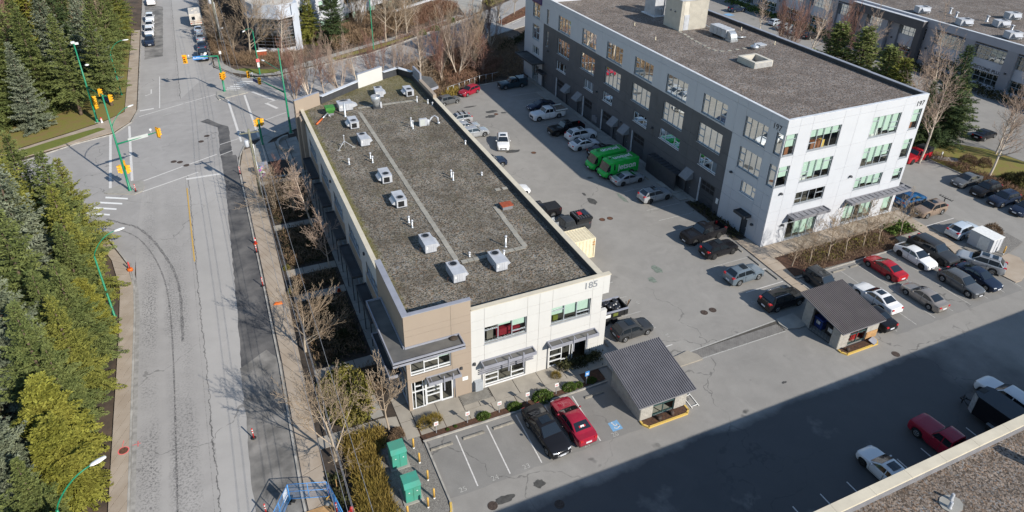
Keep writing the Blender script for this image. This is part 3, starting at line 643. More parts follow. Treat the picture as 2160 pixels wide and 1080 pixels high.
# ================================================================== corner building numbered 185
B1 = thing('office_building', 'low two-storey cream building numbered 185 with tan corner and gravel roof', 'building', (0, 0, 0))
F1 = Fr((0, 0, 0), (1, 0, 0), (0, -1, 0)); F1L = Fr((0, 0, 0), (0, 1, 0), (-1, 0, 0)); F1R = Fr((17.85, 0, 0), (0, 1, 0), (1, 0, 0))
ops = [(6.55, 10.45, 5.08, 6.86), (12.8, 16.7, 5.1, 6.92), (6.6, 10.45, .3, 3.1), (12.85, 16.7, .1, 3.1)]
facade(B1, F1, 5.34, 17.85, 0, 8.97, [6.55, 10.48, 11.62, 12.86, 16.8], [1.5, 3.95, 5.0, 6.85, 7.78], ops, lambda u, z: M['cream_wall'])
# tan corner volume
FT = Fr((0, -.05, 0), (1, 0, 0), (0, -1, 0)); opt = [(.06, 3.55, 3.85, 5.42), (.05, 3.7, .05, 3.15)]
facade(B1, FT, -.25, 5.34, 0, 10.13, [3.62], [3.55, 4.8, 5.42, 6.85, 8.1, 8.7], opt, lambda u, z: M['tan_wall'])
FTL = Fr((-.25, 0, 0), (0, 1, 0), (-1, 0, 0)); optl = [(.2, 3.4, 3.85, 5.42), (.1, 3.4, .05, 3.15)]
facade(B1, FTL, -.01, 8.2, 0, 10.13, [3.6], [3.5, 5.42, 6.85, 8.4], optl, lambda u, z: M['tan_wall'])
mb = MB(); mb.box(-.25, 5.34, .0, .2, 8.25, 10.12); mb.box(-.05, .15, .2, 8.2, 8.25, 10.12); mb.box(5.16, 5.34, .2, .45, 8.25, 10.12); mb.put('parapet_back', M['dark_metal'], B1)
mb = MB(); mb.box(-.32, 5.4, -.11, .26, 10.13, 10.2); mb.box(-.32, .2, .26, 8.25, 10.13, 10.2); mb.put('coping', M['grey_cap'], B1)
window(B1, FT, .06, 3.55, 3.85, 5.42, [.34, .69], [(0, .2), (1, .2), (1, .72), (2, .2)], M['win_white'], sill=False, blinds=[(2, .3)])
window(B1, FT, .05, 1.28, .05, 3.15, [.25, .8], [(0, .62), (1, .62), (1, .8), (2, .62)], M['win_white'], sill=False)
window(B1, FT, 1.3, 2.55, .15, 3.15, [], [(0, .33), (0, .48), (0, .62)], M['win_white'], sill=False)
window(B1, FT, 2.58, 3.7, .05, 3.15, [], [(0, .68)], M['win_white'], sill=False, fw_=.14)
window(B1, FTL, .2, 3.4, 3.85, 5.42, [.5], [(0, .2), (1, .2)], M['win_white'], sill=False)
window(B1, FTL, .1, 3.4, .05, 3.15, [.33, .66], [(0, .65), (1, .65), (2, .65)], M['win_white'], sill=False)
# upper windows
window(B1, F1, 6.55, 10.45, 5.08, 6.86, [.33, .66], [(0, .76), (2, .27)], M['win_grey'], blinds=[(1, .22), (2, .45), (0, .1)])
window(B1, F1, 12.8, 16.7, 5.1, 6.92, [.34, .66], [(0, .76), (2, .27)], M['win_grey'], blinds=[(0, .52), (1, .68), (2, .66)])
window(B1, F1, 6.6, 10.45, .3, 3.1, [.33, .66], [(0, .2), (0, .4), (0, .65), (1, .65), (2, .2), (2, .65)], M['win_white'])
window(B1, F1, 12.85, 16.7, .1, 3.1, [.33, .55, .62], [(0, .2), (0, .4), (0, .65), (1, .15)], M['win_white'])
# slatted sun screens and canopies over the shop fronts
def shop_canopy(x0, x1):
    c = tray(B1, 'canopy', (x0, -.92), (x1, -.04), 3.38, .3, M['grey_cap'], M['roof_membrane'])
    for k in range(1, 3):
        mb = MB(); x = x0+(x1-x0)*(.18+.28*k); mb.box(x-.05, x+.05, -1.0, -.9, 2.2, 3.75); mb.put('canopy_strut', M['grey_cap'], c)
        mb = MB(); mb.box(x-1.0, x-.94, -.82, -.1, 3.24, 3.3); mb.put('rib', M['grey_cap'], c)
shop_canopy(1.3, 4.15); shop_canopy(6.15, 11.1); shop_canopy(12.5, 17.35)
for k in range(3):
    mb = MB(); mb.box(6.0, 11.15, -.22-.0, -.12, 1.95+k*.22, 2.03+k*.22); mb.put('screen_slat', M['grey_cap'], B1)
mb = MB(); mb.box(5.55, 6.25, -.45, -.05, .35, 1.35); mb.put('mail_cabinet', M['win_grey'], B1)
mb = MB(); mb.box(4.5, 5.0, -.1, -.04, 1.75, 2.15); mb.put('wall_notice', M['paper'], B1)
for x in (3.82, 6.32, 12.62):
    mb = MB(); mb.tube((x, -.1, .1), (x, -.1, 3.1), .045, n=6); mb.put('downpipe', M['grey_metal'], B1)
for x in (4.4, 5.6): 
    mb = MB(); mb.box(x-.1, x+.1, -.22, -.05, 3.15, 3.4); mb.put('wall_lamp', M['dark_metal'], B1)
# end fins to the right of the front wall
mb = MB(); mb.box(17.86, 18.5, -.035, .3, 7.0, 8.97); mb.box(17.86, 18.5, -.035, .3, 0, 5.1); mb.put('end_fin', M['cream_wall'], B1)
# L-shaped flat canopy round the tan corner
mb = MB(); z = 7.0
def ring(poly, z0, z1, t, m):
    k = len(poly)
    for i in range(k):
        a = Vector(poly[i]); b = Vector(poly[(i+1) % k]); d = (b-a).normalized(); nn = Vector((-d.y, d.x))*t
        mb.prism([a, b, b+nn, a+nn], z0, z1, m)
L_ = [(-1.66, -1.58), (4.3, -1.58), (4.3, -.1), (-.3, -.1), (-.3, 7.0), (-1.66, 7.0)]
mb.prism(L_, z-.12, z-.02, 1)
for a, b, c, d in ((-1.66, 4.3, -1.58, -1.48), (-1.66, -1.56, -1.48, 6.9), (4.2, 4.3, -1.48, -.1), (-1.66, -.3, 6.9, 7.0), (-.3, 4.2, -.18, -.1), (-.4, -.3, -.1, 6.9)): mb.box(a, b, c, d, z-.34, z+.14, 0)
cn = mb.put('corner_canopy', [M['grey_cap'], M['roof_membrane']], B1)
mb = MB(); mb.ball((3.7, -.45, 7.05), .38, .3, .1, 10); mb.put('moss_clump', M['soil'], cn)
# lower strip canopy seen under the corner canopy
tray(B1, 'canopy', (-1.5, 1.0), (-.3, 7.0), 3.45, .3, M['grey_cap'], M['roof_membrane_dk'])
# left (street) wall
opl = [(y, y+4.75, 5.15, 6.6) for y in (9.05, 16.55, 24.1, 31.6, 39.2)]+[(y-.3, y+4.9, .1, 3.0) for y in (9.05, 16.55, 24.1, 31.6, 39.2)]
facade(B1, F1L, 8.22, 50.0, 0, 8.55, [8.4, 14.5, 16, 21.9, 23.6, 29.4, 31.1, 37, 38.7, 44.6], [3.4, 5.0, 6.9], opl, lambda u, z: M['tan_wall'] if (3.4 < z < 5.0 and any(y-.6 < u < y+5.4 for y in (9.05, 16.55, 24.1, 31.6, 39.2))) else M['cream_wall'])
for y in (9.05, 16.55, 24.1, 31.6, 39.2):
    window(B1, F1L, y, y+4.75, 5.15, 6.6, [.25, .5, .75], [(0, .7), (3, .3)], M['win_grey'], blinds=[(RB.randrange(4), RB.uniform(.3, .7)) for _ in range(2)])
    window(B1, F1L, y-.3, y+4.9, .1, 3.0, [.2, .4, .6, .8], [(0, .65), (2, .65), (4, .65)], M['win_grey'], sill=False)
for y0, y1 in ((39.05, 45.15), (31.45, 37.55), (23.8, 29.95), (16.2, 22.4), (8.7, 14.8)):
    c = tray(B1, 'canopy', (-1.12, y0), (-.05, y1), 3.35, .3, M['dark_metal'], M['roof_membrane_dk'])
    for yy in (y0+.4, y1-.4, (y0+y1)/2):
        mb = MB(); mb.box(-1.1, -1.02, yy-.04, yy+.04, .1, 3.05); mb.put('canopy_post', M['dark_metal'], c)
for y in (13.9, 29.7):
    mb = MB(); mb.box(-.2, -.03, y, y+.2, 7.1, 7.4); mb.put('wall_lamp', M['dark_metal'], B1)
# right wall
facade(B1, F1R, .3, 58.5, 0, 8.9, [8, 16, 24, 32, 40, 48], [3.5, 6.5], [], lambda u, z: M['cream_wall'])
mb = MB(); back = [(0, 50.0), (2.9, 51.1), (9.5, 55.7), (13.45, 57.75), (16.2, 58.85), (17.8, 58.45)]
for a, b in zip(back[:-1], back[1:]):
    a, b = Vector(a), Vector(b); d = (b-a).normalized(); nn = Vector((d.y, -d.x))*.3; mb.prism([a, b, b+nn, a+nn], 0, 8.2)
mb.put('back_wall', M['tan_wall'], B1)
# roof slab and gravel, parapets, copings
outl = [(.05, .1), (17.8, .1)]+[(x-.05, y-.3) for x, y in reversed(back)]
mb = MB(); mb.prism(outl, 7.9, 8.25); mb.put('roof', M['roof_gravel'], B1)
mb = MB(); mb.prism([(1.3, 1.2), (16.6, 1.2), (16.6, 55), (1.3, 48.5)], .05, 7.8); mb.put('interior_core', M['dark_room'], B1)
mb = MB(); mb.prism([(.3, .3), (17.5, .3), (17.5, 49.5), (.3, 49.5)], 3.45, 3.8); mb.prism([(.3, .3), (17.5, .3), (17.5, 49.5), (.3, 49.5)], 7.5, 7.85); mb.prism([(.3, .3), (17.5, .3), (17.5, 49.5), (.3, 49.5)], .02, .05); mb.put('floor_slab', M['floor_in'], B1)
mb = MB(); mb.box(5.36, 17.6, .26, .34, 8.2, 8.93); mb.box(17.5, 17.58, .34, 57.9, 8.2, 8.86); mb.box(.26, .32, 8.25, 49.6, 8.2, 8.5); mb.put('parapet_inner', M['dark_metal'], B1)
mb = MB(); mb.box(5.4, 18.56, -.09, .38, 8.97, 9.03); mb.put('coping', M['cream_cap'], B1)
mb = MB(); mb.box(17.46, 18.0, .4, 45.7, 8.9, 8.96); mb.box(-.09, .36, 8.27, 49.9, 8.55, 8.61); mb.put('coping', M['cream_cap'], B1)
mb = MB(); mb.box(17.5, 17.98, 45.72, 52.3, 8.9, 9.42); mb.put('parapet_step', M['tan_wall'], B1)
mb = MB(); mb.box(17.7, 17.95, 52.32, 55.95, 8.9, 10.3); mb.put('parapet_fin', M['grey_cap'], B1)
def back_panel(name, a, b, z0, z1, t, mat, cap, capt):
    a, b = Vector(a), Vector(b); d = (b-a).normalized(); nn = Vector((d.y, -d.x)); mb = MB()
    mb.prism([a, b, b+nn*t, a+nn*t], z0, z1); o = mb.put(name, mat, B1)
    mb = MB(); mb.prism([a-nn*.06, b-nn*.06, b+nn*(t+capt), a+nn*(t+capt)], z1, z1+.07); mb.put('coping', cap, o)
back_panel('parapet_panel', (-.85, 48.9), (2.75, 50.95), 7.0, 10.05, .28, M['tan_wall'], M['grey_cap'], .04)
back_panel('parapet_panel', (2.95, 51.1), (9.2, 55.4), 7.9, 9.35, .2, M['dark_metal'], M['pale_metal'], .35)
back_panel('parapet_panel', (9.05, 55.3), (13.25, 57.55), 8.2, 10.3, .3, M['cream_wall'], M['grey_cap'], .04)
back_panel('parapet_panel', (13.4, 57.7), (16.1, 58.9), 8.2, 9.35, .2, M['dark_metal'], M['pale_metal'], .35)
back_panel('parapet_panel', (16.25, 58.9), (17.8, 56.2), 8.2, 9.35, .2, M['dark_metal'], M['pale_metal'], .35)
mb = MB(); mb.prism([(18.05, 54.1), (19.9, 54.1), (21.3, 54.8), (21.5, 59), (20.3, 60.1), (18.05, 59)], 6.7, 7.1, 0, 1); mb.put('side_canopy', [M['grey_cap'], M['roof_membrane']], B1)
# west-side pilasters at the north end
for i, y in enumerate((46.2, 48.2)):
    mb = MB(); mb.box(-.5-.3*i, -.04, y, y+1.5, 0, 8.3); mb.put('pilaster', M['tan_wall'], B1)
tag(B1); text('house_number', '185', .95, basis((16.55, -.055, 8.36), (1, 0, 0), (0, 0, 1)), M['sign_grey'], B1)
# furniture glimpsed inside the upper rooms
for x, w_, h_, m in ((7.9, 1.3, .7, 'red_in'), (9.3, .8, .5, 'red_in'), (7.0, .6, .9, 'floor_in'), (13.3, .5, .5, 'lawn_green')):
    mb = MB(); mb.box(x, x+w_, .55, .95, 5.0, 5.0+h_); mb.put('armchair', M[m], B1)

# ================================================================== four-storey building numbered 197
X0, X1, Y0, Y1, HH = 44.69, 66.0, 8.29, 73.7, 16.0
B2 = thing('office_block', 'four-storey white and charcoal block numbered 197 with flat gravel roof', 'building', (0, 0, 0))
F2 = Fr((0, Y0, 0), (1, 0, 0), (0, -1, 0)); F2L = Fr((X0, 0, 0), (0, 1, 0), (-1, 0, 0)); F2R = Fr((X1, 0, 0), (0, 1, 0), (1, 0, 0))
f4 = [(48.38, 52.82), (57.7, 62.2)]; opf = []
for a, b in f4: opf += [(a, b, 11.77, 14.32), (a, b, 7.92, 10.44), (a, b, 4.93, 6.53)]
for a, b in ((44.78, 46.4), (64.22, 65.62)): opf += [(a, b, 11.75, 14.3), (a, b, 7.92, 10.44)]
opf += [(44.78, 46.4, 4.93, 6.53)] if False else [(64.15, 65.6, 4.93, 6.53)]
opf += [(48.2, 52.75, .2, 3.2), (57.2, 62.05, .3, 3.2), (63.9, 65.5, .3, 3.2)]
facade(B2, F2, X0, X1, 0, HH, [46.46, 48.3, 52.9, 55.12, 57.6, 62.28, 64.1], [3.3, 4.65, 6.7, 8.5, 11.45, 15.15], opf, lambda u, z: M['white_wall'], joint=M['grey_cap'])
RW = random.Random(4)
for i, (a, b) in enumerate(f4):
    for k, (z0, z1) in enumerate(((11.77, 14.32), (7.92, 10.44), (4.93, 6.53))):
        tr = ([(0, .35), (3, .72)], [(0, .2), (0, .45), (3, .8)], [(0, .42), (3, .55)])[k] if i == 0 else ([(0, .78), (3, .3), (3, .55)], [(0, .75), (3, .35), (3, .6)], [(0, .75), (3, .45)])[k]
        bl = [(c, RW.uniform(.55, .95) if (i, k) != (0, 0) else .38) for c in range(4) if RW.random() < (.95 if (i, k) != (0, 2) else 0)]
        window(B2, F2, a, b, z0, z1, [.25, .48, .73], tr, M['win_grey'], blinds=bl)
for a, b in ((44.78, 46.4), (64.22, 65.62)):
    for z0, z1 in ((11.75, 14.3), (7.92, 10.44)):
        window(B2, F2, a, b, z0, z1, [], [(0, .75)], M['win_grey'], blinds=[(0, RW.uniform(.3, .9))])
window(B2, F2, 64.15, 65.6, 4.93, 6.53, [], [(0, .6)], M['win_grey'], blinds=[(0, .7)])
window(B2, F2, 48.2, 52.75, .2, 3.2, [.28, .52, .76], [(0, .75), (1, .75), (2, .75), (3, .75)], M['win_grey'], blinds=[(1, .85), (2, .9), (3, .85)])
window(B2, F2, 57.2, 62.05, .3, 3.2, [.2, .4, .6, .8], [(0, .75), (1, .75), (4, .75)], M['win_grey'], blinds=[(0, .8), (1, .85), (3, .75), (4, .85)])
window(B2, F2, 63.9, 65.5, .3, 3.2, [], [(0, .75)], M['win_grey'], blinds=[(0, .85)])
def rib_canopy(x0, x1, y0, y1, z=3.85, h=.34):
    c = tray(B2, 'canopy', (x0, y0), (x1, y1), z, h, M['grey_metal'], M['grey_metal'])
    k = int((x1-x0)/.75)
    for i in range(1, k):
        mb = MB(); x = x0+(x1-x0)*i/k; mb.box(x-.025, x+.025, y0+.1, y1-.1, z-.14, z-.1); mb.put('rib', M['dark_metal'], c)
rib_canopy(47.8, 53.4, 7.08, 8.24); rib_canopy(56.9, 67.1, 7.12, 8.24)
tray(B2, 'canopy', (66.05, 8.3), (67.1, 15.0), 3.85, .34, M['grey_metal'], M['roof_membrane'])
for x, z in ((45.9, 6.95), (47.3, 2.5), (56.5, 7.05)):
    mb = MB(); mb.lathe([(.22, 0), (.2, .12), (.1, .2)], (x, 8.1, z), 10); mb.put('wall_lamp', M['dark_metal'], B2)
# long shaded side
bays = [(10.8, 14.42), (17.62, 22.1), (25.3, 29.75), (32.95, 37.45), (40.63, 45.0), (48.15, 52.55), (56.45, 60.65)]
opl = []
for a, b in bays+[(64.2, 64.95), (67.7, 70.4), (8.42, 9.48)]: opl += [(a, b, 11.75, 14.25), (a, b, 7.82, 10.45)]
w2 = [(10.75, 13.15), (17.7, 21.15), (25.3, 29.85), (32.95, 36.4), (42.3, 45.07), (48.1, 50.9), (57.3, 60.62), (67.6, 70.1)]
opl += [(a, b, 5.05, 6.55) for a, b in w2]
gar = [(17.2, 20.2), (33.0, 36.2), (42.0, 44.9), (48.0, 50.85), (57.6, 60.4)]
opl += [(a, b, .02, 3.45) for a, b in gar]; dock = (22.0, 30.4, .02, 3.0)
mandoors = [(10.95, 11.95), (21.9, 22.9), (37.3, 38.3), (40.3, 41.3), (51.6, 52.6), (55.6, 56.6), (64.6, 65.6)]
opl += [(a, b, .02, 2.25) for a, b in mandoors]; opl += [(67.55, 70.0, .1, 3.2)]
dk = lambda u, z: M['dark_clad'] if 16.1 < u < 66.05 and z < 11.5 else M['white_wall']
facade(B2, F2L, Y0+.02, Y1, 0, HH, [9.5, 10.72, 14.5, 16.12, 23.6, 31.3, 38.9, 46.5, 54.2, 61.8, 66.05, 67.5], [3.5, 4.7, 6.7, 8.4, 11.5, 15.15], opl, dk, joint=M['dark_metal'])
for j, (a, b) in enumerate(bays):
    for k, (z0, z1) in enumerate(((11.75, 14.25), (7.82, 10.45))):
        tr = RW.choice([[(0, .4), (0, .7), (3, .7)], [(0, .7), (3, .35), (3, .65)], [(0, .35), (3, .35), (3, .7)]])
        window(B2, F2L, a, b, z0, z1, [.24, .5, .76], tr, M['win_grey'], blinds=[(c, RW.uniform(.3, .95)) for c in range(4) if RW.random() < .42], bm=M['blind_grey'])
for z0, z1 in ((11.75, 14.25), (7.82, 10.45)):
    window(B2, F2L, 64.2, 64.95, z0, z1, [], [(0, .4)], M['win_grey']); window(B2, F2L, 67.7, 70.4, z0, z1, [.5], [(0, .5), (1, .7)], M['win_grey'], blinds=[(0, .5)])
    window(B2, F2L, 8.42, 9.48, z0, z1, [], [(0, .75)], M['win_grey'], blinds=[(0, .25)])
for a, b in w2: window(B2, F2L, a, b, 5.05, 6.55, [.28, .72], [(0, .6)] if RW.random() < .4 else [], M['win_white'])
window(B2, F2L, 67.55, 70.0, .1, 3.2, [.35, .65], [(1, .7)], M['win_grey'], sill=False)
M['garage'] = pm('garage', (.06, .065, .072), .5, .08, 1)
for a, b in gar:
    g_ = MB()
    for i in range(5): fbox(g_, F2L, a+.03, b-.03, .04+i*.68, .04+i*.68+.66, -.2, -.14)
    gd = g_.put('garage_door', M['garage'], B2)
    for i in range(3):
        for j in range(2):
            pb = MB(); u = a+.35+i*(b-a-.5)/3; fbox(pb, F2L, u, u+(b-a-.9)/3, 2.12+j*.66, 2.58+j*.66, -.139, -.12); pb.put('pane', M['black'], gd)
    tb = MB(); fbox(tb, F2L, b-.02, b+.1, .02, 3.5, -.1, .07); tb.put('door_jamb', M['pale_metal'], B2)
for a, b in mandoors:
    db = MB(); fbox(db, F2L, a+.04, b-.04, .03, 2.22, -.16, -.08); dd = db.put('door', M['garage'], B2)
    hb = MB(); fbox(hb, F2L, a+.12, a+.2, 1.0, 1.15, -.08, -.03); hb.put('handle', M['galv'], dd)
M['awning'] = pm('awning', (.21, .215, .225), .8, .06, 2)
for a, b in ((55.3, 56.95), (51.3, 52.95), (40.1, 41.75), (36.95, 38.6), (21.6, 23.2)):
    mb = MB(); p = [F2L.p(a, 3.65, .04), F2L.p(b, 3.65, .04), F2L.p(b, 2.65, 1.15), F2L.p(a, 2.65, 1.15), F2L.p(a, 2.5, 1.15), F2L.p(b, 2.5, 1.15), F2L.p(b, 2.5, .04), F2L.p(a, 2.5, .04)]
    mb.idx(p, [(0, 1, 2, 3), (3, 2, 5, 4), (1, 6, 5, 2), (0, 3, 4, 7), (4, 5, 6, 7)]); mb.put('awning', M['awning'], B2)
tray(B2, 'door_canopy', (43.55, 10.5), (44.62, 12.4), 3.2, .32, M['dark_metal'], M['roof_membrane_dk'])
tray(B2, 'door_canopy', (43.6, 64.2), (44.62, 66.6), 3.1, .3, M['dark_metal'], M['roof_membrane_dk'])
tray(B2, 'canopy', (42.2, 65.2), (44.62, 72.6), 4.75, .32, M['dark_metal'], M['roof_membrane_dk'])
# trellised bin enclosure against the wall
mb = MB(); mb.box(43.35, 44.6, 23.5, 30.2, 2.35, 2.5); 
for i in range(9): mb.box(43.3, 44.6, 23.6+i*.8, 23.7+i*.8, 2.5, 2.58)
mb.box(43.35, 43.45, 23.5, 30.2, .1, 2.35); mb.put('bin_enclosure', M['dark_metal'], B2)
for u, z in ((46.8, 5.6), (31.5, 5.7), (64.0, 7.1), (15.0, 6.7), (10.1, 2.1), (39.3, 3.5)):
    mb = MB(); q = F2L.p(u, z, .18); mb.lathe([(.2, 0), (.2, .14), (.1, .22)], q, 10); mb.put('wall_lamp', M['dark_metal'], B2)
mb = MB()
for i in range(3): fbox(mb, F2L, 46.0+.5*i, 46.4+.5*i, .7, 1.6+.2*(i % 2), .04, .25)
mb.put('meter_cabinet', M['grey_metal'], B2)
mb = MB(); fbox(mb, F2L, 16.3, 16.7, 1.6, 2.3, .04, .12); mb.put('wall_box', M['paper'], B2)
# other two sides
facade(B2, F2R, Y0, Y1, 0, HH, [16, 24, 32, 40, 48, 56, 64], [4.7, 8.4, 11.5], [(8.35, 10.2, 11.75, 14.3), (8.35, 10.2, 7.92, 10.44)], lambda u, z: M['white_wall'])
for z0, z1 in ((11.75, 14.3), (7.92, 10.44)): window(B2, F2R, 8.4, 10.2, z0, z1, [], [(0, .75)], M['win_grey'], blinds=[(0, .5)])
mb = MB(); mb.box(X0+.02, X1-.02, Y1-.25, Y1, 0, HH); mb.put('back_wall', M['white_wall'], B2)
mb = MB(); mb.box(X0+1.6, X1-1.4, Y0+1.6, Y1-1.5, .1, 15); mb.put('interior_core', M['dark_room'], B2)
mb = MB()
for z in (.03, 4.1, 7.2, 11.1, 14.75): mb.box(X0+.26, X1-.26, Y0+.26, Y1-.3, z, z+.3)
mb.put('floor_slab', M['floor_in'], B2)
for a, w_, z, m in ((49.3, 1.5, 11.75, 'orange_in'), (50.9, .5, 11.75, 'kerb_yellow'), (45.6, .5, 11.75, 'orange_in'), (65.0, .4, 11.75, 'orange_in'), (49.0, 1.0, 7.9, 'paper'), (58.5, 1.3, 11.75, 'paper'), (50.2, 1.2, .4, 'orange_in')):
    mb = MB(); mb.box(a, a+w_, Y0+.5, Y0+1.0, z-.3, z+.75); mb.put('desk', M[m], B2)
mb = MB(); mb.box(X0+.05, X1-.05, Y0+.1, Y1-.1, 15.2, 15.5); mb.put('roof', M['roof_gravel_brown'], B2)
mb = MB(); mb.box(X0-.05, X1+.05, Y0-.05, Y0+.3, HH, HH+.06); mb.box(X0-.05, X0+.3, Y0+.3, Y1, HH, HH+.06); mb.put('coping', M['pale_metal'], B2)
mb = MB()
for i in range(8):
    y = Y0+.3+i*8.15; mb.box(X1-.45, X1+.05, y, y+8.12, HH-.02+.03*(i % 2), HH+.06+.03*(i % 2))
mb.put('coping', M['grey_cap'], B2)
mb = MB(); mb.prism([(X0, 64.2), (50.5, 63.9), (X1, 73.4), (X1, 73.9), (X1, 77.6)], 15.5, 24.3); mb.put('unseen_shadow_tower', M['white_wall'], B2)  # unseen wedge and roof cap, added and shaped to cast the cross-street shadow
mb = MB(); mb.prism([(X0-.2, 64.1), (50.5, 63.7), (X1+.2, 73.3), (X1+.2, 77.8)], 24.3, 24.5); mb.put('unseen_tower_roof', M['pale_metal'], B2)
mb = MB(); mb.box(X1-.35, X1-.27, Y0+.3, Y1-.3, 15.5, HH-.03); mb.box(X0+.26, X0+.3, Y0+.3, Y1, 15.5, HH-.02); mb.box(X0+.3, X1-.35, Y0+.26, Y0+.3, 15.5, HH-.02); mb.put('parapet_inner', M['dark_metal'], B2)
text('house_number', '197', .9, basis((64.9, Y0-.06, 15.0), (1, 0, 0), (0, 0, 1)), M['sign_black'], B2)
text('house_number', '197', .9, basis((X0-.06, 9.6, 14.75), (0, -1, 0), (0, 0, 1)), M['sign_black'], B2)
M['sign_purple'] = pm('sign_purple', (.05, .03, .12), .5, .1, 2); M['sign_maroon'] = pm('sign_maroon', (.14, .015, .03), .5, .1, 2)
mb = MB(); fbox(mb, F2L, 67.0, 70.6, 14.45, 15.75, .04, .2); sg = mb.put('sign_board', M['sign_purple'], B2); mb = MB(); fbox(mb, F2L, 67.0, 70.6, 14.35, 14.45, .04, .22); mb.put('sign_trim', M['sign_maroon'], sg)

# ================================================================== long building in the far right
B3 = thing('long_building', 'long low grey building with charcoal portal and bays of grid windows behind trees', 'building', (0, 0, 0))
M['far_wall'] = pm('far_wall', (.36, .35, .38), .8, .05, .4); M['far_wall2'] = pm('far_wall2', (.30, .29, .31), .8, .05, .4); M['far_white'] = pm('far_white', (.55, .54, .57), .8, .05, .4)
M['far_dark'] = pm('far_dark', (.085, .08, .085), .7, .08, .4)
FX = 121.8; F3 = Fr((FX, 0, 0), (0, 1, 0), (-1, 0, 0)); pitch_ = 8.2; cols3 = [32.1+pitch_*k for k in range(-5, 16)]
mb = MB(); mb.box(FX, FX+60, -12, 165, 7.4, 8.2); mb.put('roof', M['roof_gravel_brown'], B3)
mb = MB(); mb.box(FX-.1, FX+.4, -12, 165, 7.6, 9.0); mb.put('parapet', M['far_wall'], B3)
mb = MB(); mb.box(FX-.15, FX+.45, -12, 165, 9.0, 9.08); mb.put('coping', M['pale_metal'], B3)
mb = MB(); mb.box(FX+1.6, FX+59, -11, 164, 0, 7.3); mb.put('interior_core', M['dark_room'], B3)
for y in cols3:
    mb = MB(); fbox(mb, F3, y-1.0, y+1.0, 0, 7.6, -1.2, .1); mb.put('column', M['far_wall2'], B3)
    mb = MB(); fbox(mb, F3, y-.15, y+.15, 3.4, 3.7, .1, .3); mb.put('wall_lamp', M['dark_metal'], B3)
for i, (a, b) in enumerate(zip(cols3[:-1], cols3[1:])):
    a += 1.0; b -= 1.0
    mb = MB(); fbox(mb, F3, a, b, 2.6, 4.6, -.7, -.5); mb.put('spandrel', M['far_white'], B3)
    mb = MB(); fbox(mb, F3, a, b, 0, .35, -.7, -.5); mb.put('plinth', M['far_white'], B3)
    mb = MB(); fbox(mb, F3, a, b, 7.2, 7.3, -.5, .25); mb.put('sunshade', M['far_wall2'], B3)
    if 20 < a < 115 or a < 45:
        window(B3, F3, a, b, 4.62, 7.2, [.17, .34, .51, .67, .84], [(c, .33) for c in range(6)]+[(c, .67) for c in range(6)], M['win_grey'], d=-.62, sill=False, blinds=[(c, RW.uniform(.25, .6)) for c in range(6) if RW.random() < .4], bm=M['blind_grey'])
        window(B3, F3, a, b, .36, 2.58, [.2, .4, .6, .8], [(c, .5) for c in range(5)], M['win_grey'], d=-.62, sill=False)
# charcoal portal frames two bays wide
def portal(y0, y1):
    mb = MB(); fbox(mb, F3, y0, y1, 6.9, 8.6, .12, 1.3); fbox(mb, F3, y0, y0+1.3, 0, 6.9, .12, 1.3); fbox(mb, F3, y1-1.3, y1, 0, 6.9, .12, 1.3); p = mb.put('portal_frame', M['far_dark'], B3)
    mb = MB(); fbox(mb, F3, y0-.05, y1+.05, 8.6, 8.68, .1, 1.35); mb.put('portal_coping', M['pale_metal'], p)
    mb = MB(); fbox(mb, F3, (y0+y1)/2-.7, (y0+y1)/2+.7, 0, 6.9, .12, 1.1); mb.put('portal_post', M['far_wall2'], p)
portal(49.7, 67.3); portal(106, 122)
for y, s in ((36.2, 'LABSTONE PLUS'), (44.3, 'SIGNWORKS'),):
    if y < 40: text('sign_lettering', s, .85, basis((FX+.45, y, 3.05), (0, -1, 0), (0, 0, 1)), M['sign_black'], B3)
text('sign_lettering', 'LIGHTING', .7, basis((FX+.45, 45.5, 3.05), (0, -1, 0), (0, 0, 1)), M['sign_black'], B3)

# ================================================================== office with the glazed corner at the top
B4 = thing('glazed_office', 'white office with rounded grey fascia and glazed corner at the junction', 'building', (0, 0, 0))
M['fascia'] = pm('fascia', (.42, .45, .5), .5, .05, .5); M['roof_pale'] = pm('roof_pale', (.5, .46, .4), .85, .12, .4, col2=(.4, .36, .31))
ring_ = [(-.4, 108.5), (.1, 104.6), (4.2, 102.4), (7.3, 103.6)]
tower = [(-.2, 104.9), (4.2, 102.4), (7.0, 103.2), (7.6, 106), (7.6, 124), (-2, 124)]
mb = MB(); mb.prism([(-1.6, 108), (-1.2, 104.4), (4.2, 101.0), (7.3, 102.6), (7.6, 103.6), (7.6, 108)], 7.15, 7.4); mb.put('canopy_ring', M['white_wall'], B4)
# faceted glazing of the corner: three facets with horizontal bands
facets = [((-.2, 104.9), (4.2, 102.4)), ((4.2, 102.4), (7.0, 103.2))]
for a, b in facets:
    a, b = Vector(a), Vector(b); d = (b-a); L = d.length; d.normalize(); Fq = Fr((a.x, a.y, 0), (d.x, d.y, 0), (d.y, -d.x, 0))
    mb = MB(); fbox(mb, Fq, 0, L, 0, .9, -.2, .06); mb.put('plinth', M['white_wall'], B4)
    window(B4, Fq, 0, L, .9, 7.1, [.33, .66], [(c, k/9) for c in range(3) for k in range(1, 9)], M['grey_metal'], d=-.05, sill=False, gm=M['glass'])
mb = MB(); mb.prism([(.6, 105.8), (4.1, 103.6), (6.2, 104.3), (6.6, 123), (-.5, 123)], .1, 7.1); mb.put('interior_core', M['dark_room'], B4)
mb = MB(); mb.prism([(7.05, 102.9), (8.4, 103.5), (8.4, 110), (7.05, 108)], 0, 9.6); mb.put('corner_pier', M['fascia'], B4)
up_ = [(-1.4, 124), (-1.0, 107), (-.2, 104.6), (4.2, 102.2), (7.4, 103.4), (8.3, 106), (8.3, 124)]
